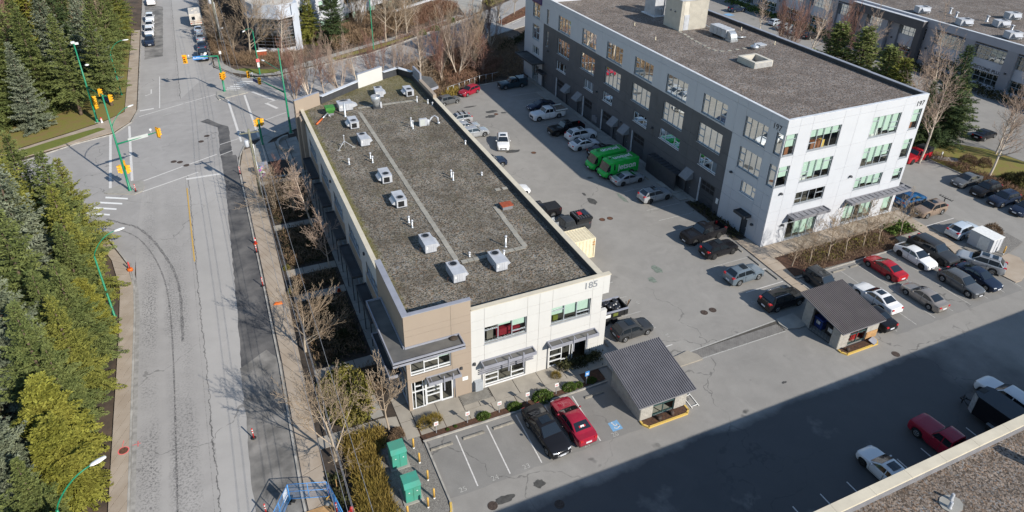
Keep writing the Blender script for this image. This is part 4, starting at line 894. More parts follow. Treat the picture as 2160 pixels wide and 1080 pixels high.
mb = MB(); mb.prism(up_, 7.4, 9.7, 0, 1); mb.put('fascia', [M['fascia'], M['roof_pale']], B4)
mb = MB(); mb.prism([(-1, 124), (-.8, 107), (0, 105), (-.5, 124)], 0, 7.3); mb.put('side_wall', M['dark_clad'], B4)
F4 = Fr((8.4, 108.0, 0), (.83, .557, 0), (.557, -.83, 0))
op4 = [(1.0, 4.5, 5.2, 7.4), (6.5, 12, 5.2, 7.4), (14, 19, 5.2, 7.6), (21, 33, 4.8, 7.6), (1.0, 4.5, .6, 3.2), (6.5, 12, .6, 3.2), (14, 19, .6, 3.2), (21, 33, .6, 3.2), (35, 47, .6, 3.2), (35, 47, 4.8, 7.6)]
facade(B4, F4, 0, 50, 0, 9.6, [5.5, 13, 20, 34], [4.2], op4, lambda u, z: M['white_wall'])
for a, b, c, d in op4: window(B4, F4, a, b, c, d, [.25, .5, .75], [(1, .5)], M['win_grey'], blinds=[(0, .4), (2, .6)])
mb = MB(); q = [F4.p(u, 0, d_)[:2] for u, d_ in ((0, -.3), (50, -.3), (50, -30), (0, -30))]; mb.prism(q, 8.6, 8.9); mb.put('roof', M['roof_pale'], B4)
mb = MB(); q = [F4.p(u, 0, d_)[:2] for u, d_ in ((1, -1.4), (49, -1.4), (49, -29), (1, -29))]; mb.prism(q, .1, 8.5); mb.put('interior_core', M['dark_room'], B4)

# ================================================================== building whose roof fills the lower right corner
B5 = thing('warehouse', 'brown gravel roof with pale parapet filling the lower right corner', 'building', (0, 0, 0))
mb = MB(); mb.box(-6, 90, -62, -25.75, 8.6, 8.9); mb.put('roof', M['roof_gravel_warm'], B5)
mb = MB(); mb.box(-6, 90, -25.75, -25.4, 0, 9.3); mb.box(-6.35, -6, -62, -25.4, 0, 9.3); mb.put('wall', M['white_wall'], B5)
for i in range(32):
    mb = MB(); mb.box(-6.4+3.05*i, -6.4+3.05*i+3.035, -25.95, -25.33, 9.3, 9.45); mb.put('coping', M['cream_cap'], B5)
mb = MB(); mb.box(-6, 90, -26.0, -25.76, 8.9, 9.3); mb.put('parapet_inner', M['grey_metal'], B5)
# ------------------------------------------------------------------ vehicles
def paint(name, col, metal=.0, rough=.28):
    n = N('car_paint_'+name); n.b.inputs['Metallic'].default_value = metal
    d = n.noise(3.0, 4); n.color(n.mix(n.rng(d, .4, .7, 0, .03 if max(col) > .1 else 0), col, (.2, .18, .16)))
    n.rough(n.rng(d, .3, .7, .06, .14)); n.spec(.4 if max(col) > .1 else .28); n.b.inputs['Coat Weight'].default_value = .2 if max(col) > .1 else .05; n.b.inputs['Coat Roughness'].default_value = .06; return n.m
PT = {'black': paint('black', (.012, .012, .014)), 'white': paint('white', (.66, .66, .66)), 'red': paint('red', (.27, .012, .03)), 'bright_red': paint('bright_red', (.33, .012, .02)),
      'silver': paint('silver', (.42, .43, .44), .4), 'grey': paint('grey', (.12, .125, .13), .3), 'dark_grey': paint('dark_grey', (.045, .048, .052), .2), 'blue_grey': paint('blue_grey', (.15, .19, .225), .3),
      'blue': paint('blue', (.015, .09, .22), .2), 'beige': paint('beige', (.30, .22, .165), .3), 'champagne': paint('champagne', (.32, .285, .255), .4), 'navy': paint('navy', (.02, .03, .055), .2),
      'maroon': paint('maroon', (.19, .015, .025)), 'pale_blue': paint('pale_blue', (.5, .56, .62), .2), 'teal_dark': paint('teal_dark', (.03, .05, .065), .2), 'green': paint('green', (.02, .42, .06), 0, .4), 'cream': paint('cream', (.6, .57, .5))}
_n = N('car_glass'); _n.color((.012, .016, .02)); _n.rough(.05); _n.spec(.9); M['car_glass'] = _n.m
M['tyre'] = pm('tyre', (.016, .016, .016), .85, .2, 8); M['alloy'] = pm('alloy', (.42, .43, .44), .3, .1, 4, metal=.7); M['alloy_dark'] = pm('alloy_dark', (.05, .05, .052), .4, .1, 4, metal=.5)
M['lamp_clear'] = pm('lamp_clear', (.6, .62, .64), .12, .05, 4, spec=.8); M['lamp_red'] = pm('lamp_red', (.4, .012, .015), .2, .05, 4, spec=.7); M['plate'] = pm('plate', (.6, .62, .66), .5, .1, 8)
M['trim'] = pm('trim', (.018, .018, .019), .6, .1, 6); M['chrome'] = pm('chrome', (.55, .56, .58), .15, .05, 4, metal=.9); M['amber'] = pm('amber', (.5, .18, .02), .3, .1, 5)

def lerp(t, x):
    for (a, p), (b, q) in zip(t[:-1], t[1:]):
        if a <= x <= b: return p+(q-p)*((x-a)/(b-a) if b > a else 0)
    return t[0][1] if x < t[0][0] else t[-1][1]
KINDS = {   # L, W, H, wheelbase, front overhang, wheel radius, belt, hood, tail: sedan / hatch / suv / pickup
    'sedan': dict(L=4.75, W=1.83, H=1.45, wb=2.75, fo=.9, r=.33, belt=.98, hood=.88, tail='deck', cowl=.95, wtop=.1, ctop=-.95, cend=-1.75),
    'bigsedan': dict(L=5.1, W=1.9, H=1.48, wb=2.98, fo=.92, r=.35, belt=1.02, hood=.95, tail='deck', cowl=.85, wtop=.05, ctop=-1.1, cend=-1.85),
    'coupeish': dict(L=4.75, W=1.86, H=1.48, wb=2.88, fo=.88, r=.35, belt=1.0, hood=.92, tail='deck', cowl=1.0, wtop=.15, ctop=-1.0, cend=-2.1),
    'hatch': dict(L=4.2, W=1.79, H=1.5, wb=2.58, fo=.86, r=.32, belt=.98, hood=.92, tail='hatch', cowl=.85, wtop=.1, ctop=-1.5, cend=-1.95),
    'fit': dict(L=4.05, W=1.7, H=1.55, wb=2.5, fo=.8, r=.3, belt=.98, hood=.95, tail='hatch', cowl=1.1, wtop=.15, ctop=-1.45, cend=-1.9),
    'suv': dict(L=4.6, W=1.86, H=1.68, wb=2.7, fo=.92, r=.37, belt=1.12, hood=1.04, tail='suv', cowl=.85, wtop=.15, ctop=-1.6, cend=-2.1),
    'bigsuv': dict(L=5.0, W=1.95, H=1.76, wb=2.87, fo=.98, r=.39, belt=1.16, hood=1.1, tail='suv', cowl=.85, wtop=.15, ctop=-1.8, cend=-2.25),
    'longsuv': dict(L=5.6, W=2.02, H=1.88, wb=3.2, fo=1.0, r=.41, belt=1.22, hood=1.16, tail='suv', cowl=.95, wtop=.3, ctop=-2.2, cend=-2.5),
    'jeep': dict(L=4.25, W=1.82, H=1.7, wb=2.57, fo=.85, r=.36, belt=1.12, hood=1.1, tail='suv', cowl=.8, wtop=.3, ctop=-1.75, cend=-1.95),
    'ev': dict(L=4.65, W=1.89, H=1.6, wb=3.0, fo=.84, r=.38, belt=1.05, hood=.98, tail='suv', cowl=1.05, wtop=.25, ctop=-1.45, cend=-2.1),
    'pickup': dict(L=5.85, W=2.0, H=1.92, wb=3.65, fo=.96, r=.41, belt=1.25, hood=1.2, tail='pickup', cowl=.85, wtop=.4, ctop=-.75, cend=-.95),
    'midpickup': dict(L=5.4, W=1.9, H=1.8, wb=3.25, fo=.95, r=.39, belt=1.18, hood=1.12, tail='pickup', cowl=.8, wtop=.35, ctop=-.7, cend=-.9),
}
def car_shapes(k):
    s = KINDS[k]; L, Wd, H, wb, fo, r = s['L'], s['W'], s['H'], s['wb'], s['fo'], s['r']; hw = Wd/2
    xf = wb/2+fo; xr = xf-L; belt, hood = s['belt'], s['hood']; xa = s['cowl']; xb = s['wtop']; xc = s['ctop']; xd = s['cend']; rise = r+.07
    tail = s['tail']; out = {}
    big = H > 1.6
    if tail == 'deck': top = [(xr, .62), (xr+.03, .86), (xr+.12, belt), (xd, belt+.04), (xa, belt-.02), (xf-.6, hood-.04), (xf-.2, hood-.14), (xf-.05, hood-.26), (xf, hood-.4)]
    elif tail == 'pickup': top = [(xr, belt-.05), (xr+.1, belt), (xd, belt), (xa, belt), (xf-.5, hood), (xf-.12, hood-.06), (xf-.03, hood-.2), (xf, hood-.4)]
    else: top = [(xr, .7), (xr+.02, .95), (xr+.1, belt), (xa, belt-.02), (xf-.55, hood-.03), (xf-.18, hood-.12), (xf-.05, hood-.25), (xf, hood-.42)]
    low = .24 if big else .2
    bl = [(xr, .42), (xr+.12, low+.08), (xr+.4, low), (xf-.4, low), (xf-.12, low+.03), (xf, .34)]
    bx = tail in ('pickup',) or k in ('jeep', 'longsuv')
    wid = [(xr, hw*(.9 if big else .8)), (xr+.1, hw*(.97 if bx else .91)), (xr+.45, hw*.985), (0, hw), (xf-.55, hw*.985), (xf-.2, hw*(.94 if bx else .9)), (xf-.06, hw*(.88 if bx else .78)), (xf, hw*(.8 if bx else .62))]
    xs = {xr, xr+.03, xr+.12, xr+.25, xr+.45, xf, xf-.05, xf-.12, xf-.22, xf-.4, xf-.6, xa, xd, 0, .4, -.4}
    wx = (wb/2, -wb/2); ra = r+.075
    for c in wx:
        for t in (-1, -.97, -.8, -.5, 0, .5, .8, .97, 1): xs.add(round(c+ra*t, 4))
    xs = sorted(x for x in xs if xr <= x <= xf)
    def sill(x):
        z = lerp(bl, x)
        for c in wx:
            if abs(x-c) < ra: z = max(z, r+math.sqrt(max(0, ra*ra-(x-c)**2)))
        return z
    # ---- body
    mb = MB(); secs = []; bed0 = xd-.06
    for x in xs:
        w = lerp(wid, x); zl = sill(x); zt = lerp(top, x); cr = .035 if x > xa else .02
        zs = max(zl+.03, zt-.1); bed = tail == 'pickup' and xr+.1 < x < bed0
        h = [(w-.05, zl), (w, zl+(zs-zl)*.3), (w+.004, zl+(zs-zl)*.62), (w-.015, zs), (w-.05, zt-.02), (w-.1, zt)]
        h += [(w-.13, zt-.01), (w-.14, .78), (0, .78)] if bed else [(w-.3*w, zt+cr*.7), (w*.35, zt+cr), (0, zt+cr*1.05)]
        secs.append([(x, y, z) for y, z in h]+[(x, -y, z) for y, z in reversed(h[:-1])])
    n = len(secs[0]); b = 0
    for q in secs: mb.v.extend(q)
    for i in range(len(secs)-1):
        for j in range(n-1):
            a = i*n+j; mb.f.append((a, a+1, a+n+1, a+n)); mb.m.append(0); mb.s.append(True)
    for e in (0, (len(secs)-1)*n):
        mb.f.append(tuple(e+j for j in range(n))); mb.m.append(0); mb.s.append(False)
    me = mb.mesh('body'); me.set_sharp_from_angle(angle=R(38)); out['body'] = me
    mb = MB(); mb.box(xr+.12, xf-.12, -hw+.16, hw-.16, .2, min(belt, hood)-.2); 
    if tail == 'pickup': mb = MB(); mb.box(xr+.12, xf-.12, -hw+.16, hw-.16, .25, .74)
    out['underbody'] = mb.mesh('underbody')
    # ---- cabin shell
    wbse, wrf = hw-.07, hw-(.27 if not bx else .2)
    if tail == 'deck': prof = [(xd-.25, belt+.02), (xd, belt+.1), (xc, H-.06), ((xb+xc)/2-.1, H), (xb, H-.03), (xa, belt)]
    elif tail == 'hatch': prof = [(xd-.02, belt+.02), (xd, belt+.05), (xc, H-.04), ((xb+xc)/2, H), (xb, H-.03), (xa, belt)]
    else: prof = [(xd-.05, belt), (xd, belt+.04), (xc, H-.05), (xb-.6, H), (xb, H-.03), (xa, belt)]
    prof = sorted(prof)
    def yat(z): return wbse+(wrf-wbse)*max(0, min(1, (z-belt)/(H-belt)))
    px = sorted({prof[0][0], xd, xd+(xc-xd)*.33, xd+(xc-xd)*.66, xc, xc+.25, (xb+xc)/2, xb-.2, xb, xb+(xa-xb)*.33, xb+(xa-xb)*.66, xa})
    mb = MB(); secs = []
    for x in px:
        zt = max(belt+.002, lerp(prof, x)); tp = 1.0
        if x > xb: tp = 1-.07*(x-xb)/(xa-xb)
        if x < xc: tp = 1-.05*(xc-x)/(xc-prof[0][0])
        ze = max(belt, zt-.05)
        h = [(yat(belt)*tp, belt-.04), (yat(ze)*tp, ze), (max(.05, yat(zt)*tp-.07), zt), (yat(zt)*tp*.5, zt+.02), (0, zt+.025)]
        secs.append([(x, y, z) for y, z in h]+[(x, -y, z) for y, z in reversed(h[:-1])])
    n = len(secs[0])
    for q in secs: mb.v.extend(q)
    for i in range(len(secs)-1):
        for j in range(n-1):
            a = i*n+j; mb.f.append((a, a+1, a+n+1, a+n)); mb.m.append(0); mb.s.append(True)
    for e in (0, (len(secs)-1)*n):
        mb.f.append(tuple(e+j for j in range(n))); mb.m.append(0); mb.s.append(False)
    me = mb.mesh('roof'); me.set_sharp_from_angle(angle=R(35)); out['roof'] = me
    # ---- glass
    def slope_glass(x0, x1, inset, name):
        mb = MB(); k = 5; rows = []
        for i in range(k+1):
            x = x0+(x1-x0)*i/k; z = lerp(prof, x); y = yat(z)*.955-inset
            row = [(x, y*t, z+.03+.018*(1-t*t)) for t in (1, .5, 0, -.5, -1)]; rows.append(row)
        for i in range(k):
            for j in range(4): mb.poly([rows[i][j], rows[i][j+1], rows[i+1][j+1], rows[i+1][j]], 0, True)
        out[name] = mb.mesh(name)
    slope_glass(xa-.02, xb+.06, .05, 'windshield')
    if tail in ('deck', 'hatch', 'suv'): slope_glass(xd+.03, xc-.05 if tail == 'deck' else xd+(xc-xd)*.92, .1, 'rear_window')
    else:
        mb = MB(); mb.poly([(xd-.06, yat(belt+.1)-.2, belt+.08), (xd-.06, -yat(belt+.1)+.2, belt+.08), (xc-.06, -yat(H-.15)+.12, H-.14), (xc-.06, yat(H-.15)-.12, H-.14)]); out['rear_window'] = mb.mesh('rear_window')
    def side(x0, x1, sg):
        lo = belt+.03; N_ = 7; xsv = [x0+(x1-x0)*i/N_ for i in range(N_+1)]
        topz = [min(lerp(prof, x)-.09, H-.1) for x in xsv]; ok = [(x, z) for x, z in zip(xsv, topz) if z > lo+.02]
        if len(ok) < 2: return None
        xlo0, xlo1 = ok[0][0], ok[-1][0]
        if x1 >= xa-.3: xlo1 = min(x1, ok[-1][0]+.12)
        pts = [(xlo0, lo), (xlo1, lo)]+[(x, z) for x, z in reversed(ok)]
        mb = MB(); mb.poly([(x, sg*(yat(z)+.008), z) for x, z in pts]); return mb.mesh('side_window')
    mid = (xb+xc)/2+(.05 if tail != 'pickup' else .1)
    spl = [(mid+.04, xa-.12), (max(xc+.0, mid-1.0), mid-.04)]
    if tail in ('suv', 'hatch') and L > 4.1: spl.append((xd+.12, max(xc, mid-1.0)-.06))
    if tail == 'deck': spl[1] = (xc-.35, mid-.04)
    out['sides'] = [m for sg in (1, -1) for a, b_ in spl for m in [side(a, b_, sg)] if m]
    # ---- wheels, lamps and trim
    mb = MB(); mb.lathe([(r*.62, -.1), (r*.93, -.115), (r, -.08), (r, .08), (r*.93, .115), (r*.62, .1)], n=18, axis='y'); out['wheel'] = mb.mesh('wheel')
    mb = MB(); mb.lathe([(r*.6, -.07), (r*.62, .105), (r*.55, .11), (r*.52, .07), (r*.1, .06)], n=14, axis='y')
    for i in range(5):
        a = 2*PI*i/5; c, s_ = math.cos(a), math.sin(a)
        mb.idx([(c*u-s_*v, y, s_*u+c*v) for y in (.07, .105) for u, v in ((.05, -.035), (r*.56, -.05), (r*.56, .05), (.05, .035))], [(4, 5, 6, 7), (0, 1, 5, 4), (2, 3, 7, 6), (1, 2, 6, 5)], 0)
    out['rim'] = mb.mesh('rim')
    hz = hood-.2 if not big else hood-.24
    for nm, sg in (('headlight', 1), ('headlight', -1)):
        mb = MB(); xq = xf-.16; w = lerp(wid, xq)-.02
        mb.hexa([(xf-.34, sg*(w+.035), hz-.07), (xf-.34, sg*(w-.2), hz-.07), (xf-.035, sg*(w-.34), hz-.09), (xf-.11, sg*(w-.03), hz-.09), (xf-.36, sg*(w+.025), hz+.07), (xf-.36, sg*(w-.2), hz+.1), (xf-.07, sg*(w-.34), hz+.03), (xf-.15, sg*(w-.03), hz+.04)]); out.setdefault('headlights', []).append(mb.mesh('headlight'))
    for sg in (1, -1):
        mb = MB(); w = lerp(wid, xr+.1); zt = belt-.04 if tail != 'suv' else belt+.05; zb = zt-(.15 if not tail == 'pickup' else .35)
        mb.hexa([(xr+.3, sg*(w+.01), zb), (xr+.3, sg*(w-.25), zb), (xr-.012, sg*(w-.36 if tail != 'pickup' else w-.24), zb), (xr-.005, sg*(w-.1), zb), (xr+.3, sg*(w-.0), zt), (xr+.3, sg*(w-.25), zt), (xr+.02, sg*(w-.34 if tail != 'pickup' else w-.24), zt), (xr+.03, sg*(w-.08), zt)]); out.setdefault('taillights', []).append(mb.mesh('taillight'))
    mb = MB(); mb.box(xf-.03, xf+.012, -hw*.5, hw*.5, .42, hood-.33); out['grille'] = mb.mesh('grille')
    mb = MB(); mb.box(xr-.02, xr+.02, -.26, .26, .56, .72); out['plate'] = mb.mesh('licence_plate')
    mb = MB(); mb.box(xf-.03, xf+.022, -.26, .26, .42, .56); out['plate_f'] = mb.mesh('licence_plate')
    out['mirrors'] = []
    for sg in (1, -1):
        mb = MB(); mb.ball((xa-.35, sg*(hw+.09), belt+.05), .08, .12, .075, 8); out['mirrors'].append(mb.mesh('mirror'))
    zr = H+.03; mb = MB(); mb.idx([(xb-.15, .42, zr-.012), (xb-.15, -.42, zr-.012), (xb-.85, -.42, zr+.012), (xb-.85, .42, zr+.012), (xb-.15, 0, zr+.01), (xb-.85, 0, zr+.03)], [(0, 4, 5, 3), (4, 1, 2, 5)]); out['sunroof'] = mb.mesh('sunroof')
    out['rails'] = []
    for sg in (1, -1):
        mb = MB(); y = sg*(wrf-.07); mb.path([(xb-.1, y, H-.03), (xb-.3, y, H+.05), (xc+.2, y, H+.04), (xc+.02, y, H-.04)], .022, 5); out['rails'].append(mb.mesh('roof_rail'))
    # door seams: thin dark strips just proud of the sides
    out['doors'] = []
    for sg in (1, -1):
        for x0, x1 in ((mid+.02, xa-.15), (max(-wb/2+ra*.75, mid-1.05), mid)):
            mb = MB(); z0, z1 = low+.14, belt-.03; y = sg*(hw+.0075); t = .018
            for a_, b_, c_, d_ in ((x0, x0+t, z0, z1), (x1-t, x1, z0, z1), (x0+t, x1-t, z0, z0+t)): mb.poly([(a_, y, c_), (b_, y, c_), (b_, y-sg*.01, d_), (a_, y-sg*.01, d_)])
            out['doors'].append(mb.mesh('door'))
            hb = MB(); hb.box(x0+.08, x0+.26, y-.012, y+.018, belt-.2, belt-.165); out.setdefault('handles', []).append(hb.mesh('handle'))
    out['dims'] = dict(xf=xf, xr=xr, hw=hw, belt=belt, H=H, r=r, wb=wb, xa=xa, xb=xb, xc=xc, xd=xd, wrf=wrf); return out
SHAPES = {}
def car(name, kind, x, y, ang, col, label, group='vehicles parked around the site', cat='car', rim='alloy', sunroof=False, rails=False, roofmat=None, grille='trim', sc=1.0):
    if kind not in SHAPES: SHAPES[kind] = car_shapes(kind)
    S = SHAPES[kind]; D = S['dims']; p = PT[col]
    t = thing(name, label, cat, (x, y, .012), R(ang), group); t.scale = (sc, sc, sc)
    put('body', S['body'], p, t); put('underbody', S['underbody'], M['trim'], t); rf = put('roof', S['roof'], PT[roofmat] if roofmat else p, t)
    put('windshield', S['windshield'], M['car_glass'], t); put('rear_window', S['rear_window'], M['car_glass'], t)
    for q in S['sides']: put('side_window', q, M['car_glass'], t)
    for sx in (1, -1):
        for sg in (1, -1):
            w = put('wheel', S['wheel'], M['tyre'], t, (sx*D['wb']/2, sg*(D['hw']-.13), D['r'])); w.rotation_euler = (0, 0, 0 if sg > 0 else PI)
            put('rim', S['rim'], M[rim], w)
    for q in S['headlights']: put('headlight', q, M['lamp_clear'], t)
    for q in S['taillights']: put('taillight', q, M['lamp_red'], t)
    put('grille', S['grille'], M[grille], t); put('licence_plate', S['plate'], M['plate'], t); put('licence_plate', S['plate_f'], M['plate'], t)
    for q in S['mirrors']: put('mirror', q, p, t)
    for q, h in zip(S['doors'], S['handles']): put('handle', h, p, put('door', q, M['trim'], t))
    if sunroof: put('sunroof', S['sunroof'], M['car_glass'], rf)
    if rails:
        for q in S['rails']: put('roof_rail', q, M['chrome' if rails == 'chrome' else 'trim'], rf)
    return t, D
G1 = 'cars parked in front of the white block'; G2 = 'cars in the front row of stalls'; G3 = 'cars in the stalls beside the shaded block'; G4 = 'cars behind the cream building'; G5 = 'cars parked along the far street'; G6 = 'cars in the right-hand lot'; G7 = 'cars in the shaded lot'; G8 = 'cars in front of the long building'
# front stalls
car('sedan', 'bigsedan', 9.15, -7.0, -86, 'black', 'black luxury sedan with sunroof, nose out, beside the red sedan', G2, sunroof=True, grille='chrome', sc=1.04)
t, D = car('sedan', 'bigsedan', 11.65, -6.6, 92, 'red', 'dark red sedan with a flag on its rear shelf, nose to the shrubs', G2, rim='alloy_dark')
mb = MB(); z0 = D['belt']+.22
for a, b, m in ((-.3, -.16, 0), (-.16, .16, 1), (.16, .3, 0)):
    mb.poly([(D['xd']+.12, a, z0-.05), (D['xd']+.12, b, z0-.05), (D['xd']+.36, b, z0+.1), (D['xd']+.36, a, z0+.1)], m)
mb.ball((D['xd']+.24, 0, z0+.035), .05, .05, .02, 6, 0); mb.put('flag', [M['lamp_red'], M['paper']], t)
# right of the cream building
car('hatchback', 'hatch', 22.45, 1.15, 2, 'dark_grey', 'dark grey hatchback next to the waste trailer', G4, sunroof=True)
car('sedan', 'sedan', 23.2, 30.9, 0, 'white', 'white car half hidden behind the cream building, only its nose showing', G4)
car('suv', 'suv', 23.7, 39.6, 0, 'navy', 'dark silver-fronted car peeking out behind the parapet, between two white ones', G4)
car('crossover', 'ev', 28.0, 45.3, -112, 'white', 'white electric crossover standing in the aisle beside a wet patch', G4, sunroof=True)
car('suv', 'suv', 25.3, 50.1, 2, 'silver', 'silver suv nearest the parapet in the row of three silver cars', G4)
car('sedan', 'sedan', 24.9, 52.9, 2, 'silver', 'silver sedan in the middle of the row of three silver cars', G4)
t, D = car('suv', 'suv', 24.6, 55.7, 182, 'silver', 'silver suv with two black roof bars, farthest in the row of three', G4, rails=True)
for x in (-.3, -1.1):
    mb = MB(); mb.box(x-.06, x+.06, -.75, .75, D['H']+.05, D['H']+.13); mb.put('roof_bar', M['black'], t)
car('hatchback', 'fit', 26.1, 64.3, 12, 'grey', 'small grey hatchback by the chain fence at the far end of the lot', G4)
car('hatchback', 'hatch', 31.0, 67.2, 206, 'red', 'red hatchback at the far end beside the bare trees', G4)
# stalls beside the shaded block
t, D = car('pickup', 'midpickup', 39.4, 67.5, 181, 'teal_dark', 'dark blue pickup with a canopy at the far end of the block', G3, 'pickup')
mb = MB(); mb.prism([(D['xr']+.06, -.85), (D['xd']-.1, -.85), (D['xd']-.1, .85), (D['xr']+.06, .85)], D['belt'], D['H']-.02); mb.put('canopy', PT['teal_dark'], t)
car('sedan', 'sedan', 39.6, 56.3, 182, 'navy', 'dark blue car tucked behind the white flatbed truck', G3)
car('pickup', 'pickup', 38.9, 46.0, 181, 'black', 'black pickup parked between the white flatbed and the white suv', G3, 'pickup', rim='alloy_dark')
car('suv', 'bigsuv', 40.2, 43.1, 2, 'white', 'white suv with panoramic roof beside the black pickup, nose to the wall', G3, sunroof=True, rails=True)
car('sedan', 'sedan', 39.1, 40.1, 2, 'white', 'white sedan with sunroof, second white car from the green vans', G3, sunroof=True, rim='alloy_dark')
car('sedan', 'sedan', 40.6, 37.2, 3, 'black', 'black car hidden between the white sedan and the first green van', G3)
car('sedan', 'sedan', 39.2, 28.2, 2, 'silver', 'older silver sedan beside the second green van', G3, rim='alloy_dark')
car('suv', 'suv', 39.85, 22.75, 2, 'silver', 'silver suv with black roof rails standing alone near the garage door', G3, rails=True, rim='alloy_dark', sunroof=True)
# corner of the white block
car('pickup', 'pickup', 39.6, 12.6, 184, 'black', 'large black crew-cab pickup by the corner of the white block', G1, 'pickup', rim='alloy_dark')
car('suv', 'suv', 39.4, 9.2, 2, 'black', 'black suv with red tail lamp parked next to the big black pickup', G1, rim='alloy_dark', sunroof=True)
car('suv', 'suv', 38.7, 4.1, 2, 'blue_grey', 'blue-grey suv with sunroof alone in the row facing the walkway', G1, sunroof=True)
car('suv', 'bigsuv', 39.4, -1.0, 0, 'black', 'black suv with roof rails beside the small open shed', G1, rails='chrome')
car('suv', 'jeep', 45.5, -.4, -90, 'dark_grey', 'dark grey boxy suv facing the back of the open shed', G1, rim='alloy_dark', sunroof=True)
car('sedan', 'sedan', 54.15, -.9, 90, 'bright_red', 'bright red sedan nosed to the planted bed of young trees', G1)
car('sedan', 'coupeish', 59.3, -.8, -90, 'white', 'white sedan facing out between the red sedan and the long black suv', G1, rim='alloy_dark')
car('suv', 'longsuv', 62.05, -1.0, -90, 'dark_grey', 'long black suv with tinted windows beside the white sedan', G1, rim='alloy_dark')
t, D = car('suv', 'bigsuv', 65.0, -4.4, 118, 'silver', 'white-silver suv with two sunroofs beside the concrete island', G1, sunroof=True, rails=True)
mb = MB(); mb.box(-1.55, -1.0, -.42, .42, D['H']+.005, D['H']+.035); mb.put('sunroof', M['car_glass'], t)
car('crossover', 'ev', 59.4, -6.3, -90, 'grey', 'matt grey angular electric crossover in the outer row', G1, rim='alloy')
car('sedan', 'sedan', 62.3, -6.4, -90, 'navy', 'dark navy sedan beside the grey electric crossover', G1)
car('sedan', 'sedan', 53.6, -6.3, 90, 'champagne', 'champagne sedan in the outer row between empty stalls', G1)
car('sedan', 'bigsedan', 48.75, -4.5, 90, 'white', 'white luxury sedan with black sunroof beside the open shed roof', G1, sunroof=True)
car('sedan', 'bigsedan', 46.0, -6.2, 90, 'black', 'black car standing behind the shed, only its rear end showing', G1)
# right-hand lot
car('sedan', 'coupeish', 70.4, 9.0, 2, 'blue', 'bright blue sedan under the end canopy of the white block', G6, rim='alloy_dark')
t, D = car('suv', 'suv', 70.25, 6.1, 180, 'beige', 'beige suv with a bicycle rack on its tail', G6, sunroof=True)
mb = MB(); mb.box(D['xr']-.12, D['xr']-.05, -.05, .05, .5, 1.75)
mb.box(D['xr']-.18, D['xr']-.1, -.9, .9, 1.7, 1.76)
for i in range(6): mb.box(D['xr']-.42, D['xr']-.1, -.85+i*.34, -.81+i*.34, 1.76, 1.82)
mb.lathe([(.16, -.02), (.16, .02), (.12, .02)], (D['xr']-.1, -.35, .62), 10, 0, 'x'); mb.put('bicycle_rack', M['trim'], t)
car('suv', 'suv', 69.6, .95, 3, 'pale_blue', 'pale blue suv backed up beside the white storage box', G6)
car('sedan', 'coupeish', 82.3, 9.8, 182, 'grey', 'grey streamlined sedan, first in the row along the hedge', G6, rim='alloy_dark')
car('suv', 'suv', 82.1, 6.9, 182, 'black', 'black suv, second in the row along the hedge', G6)
car('suv', 'suv', 81.8, 4.2, 180, 'navy', 'very dark blue suv, third in the row along the hedge', G6)
car('sedan', 'sedan', 82.2, 1.5, 181, 'navy', 'dark car at the right edge of the picture, last in the hedge row', G6)
t, D = car('pickup', 'midpickup', 82.1, 17.9, 184, 'bright_red', 'bright red pickup with a black canopy beside the white block', G6, 'pickup', rim='alloy_dark')
mb = MB(); mb.prism([(D['xr']+.04, -.86), (D['xd']-.1, -.86), (D['xd']-.1, .86), (D['xr']+.04, .86)], D['belt'], D['H']+.02); mb.put('canopy', M['trim'], t)
car('sedan', 'sedan', 99.6, 19.3, 6, 'black', 'black sedan behind the leaning birch beyond the lawn', G6)
car('sedan', 'sedan', 101.5, 9.0, 10, 'navy', 'dark sedan at the right edge beyond the lawn', G6)
for x, y, a, k, c, l in ((114.4, 96, 0, 'suv', 'navy', 'dark suv parked far back by the long building'), (115.0, 82.7, 10, 'hatch', 'pale_blue', 'pale blue hatchback by the bays of the long building'), (114.2, 78.5, 5, 'suv', 'silver', 'silver suv second in the row at the long building'),
        (114.0, 74.9, 5, 'sedan', 'champagne', 'mauve-grey sedan third in the row at the long building'), (114.8, 71.3, 5, 'sedan', 'black', 'black sedan fourth in the row at the long building'), (106.5, 43, 80, 'sedan', 'white', 'white car glimpsed behind the firs at the long building')):
    car('car', k, x, y, a, c, l, G8)
# shaded lot at the lower right
car('sedan', 'coupeish', 31.45, -20.75, 90, 'white', 'white sedan in the building shadow, tail hidden by the roof edge', G7, sunroof=True, rim='alloy_dark')
t, D = car('pickup', 'pickup', 38.0, -20.75, 92, 'red', 'red pickup with matching canopy in the building shadow', G7, 'pickup')
mb = MB(); mb.prism([(D['xr']+.04, -.9), (D['xd']-.1, -.9), (D['xd']-.1, .9), (D['xr']+.04, .9)], D['belt'], D['H']-.05); mb.put('canopy', PT['red'], t)
car('suv', 'bigsuv', 47.4, -19.4, 92, 'white', 'white suv beside the black trailer in the building shadow', G7)
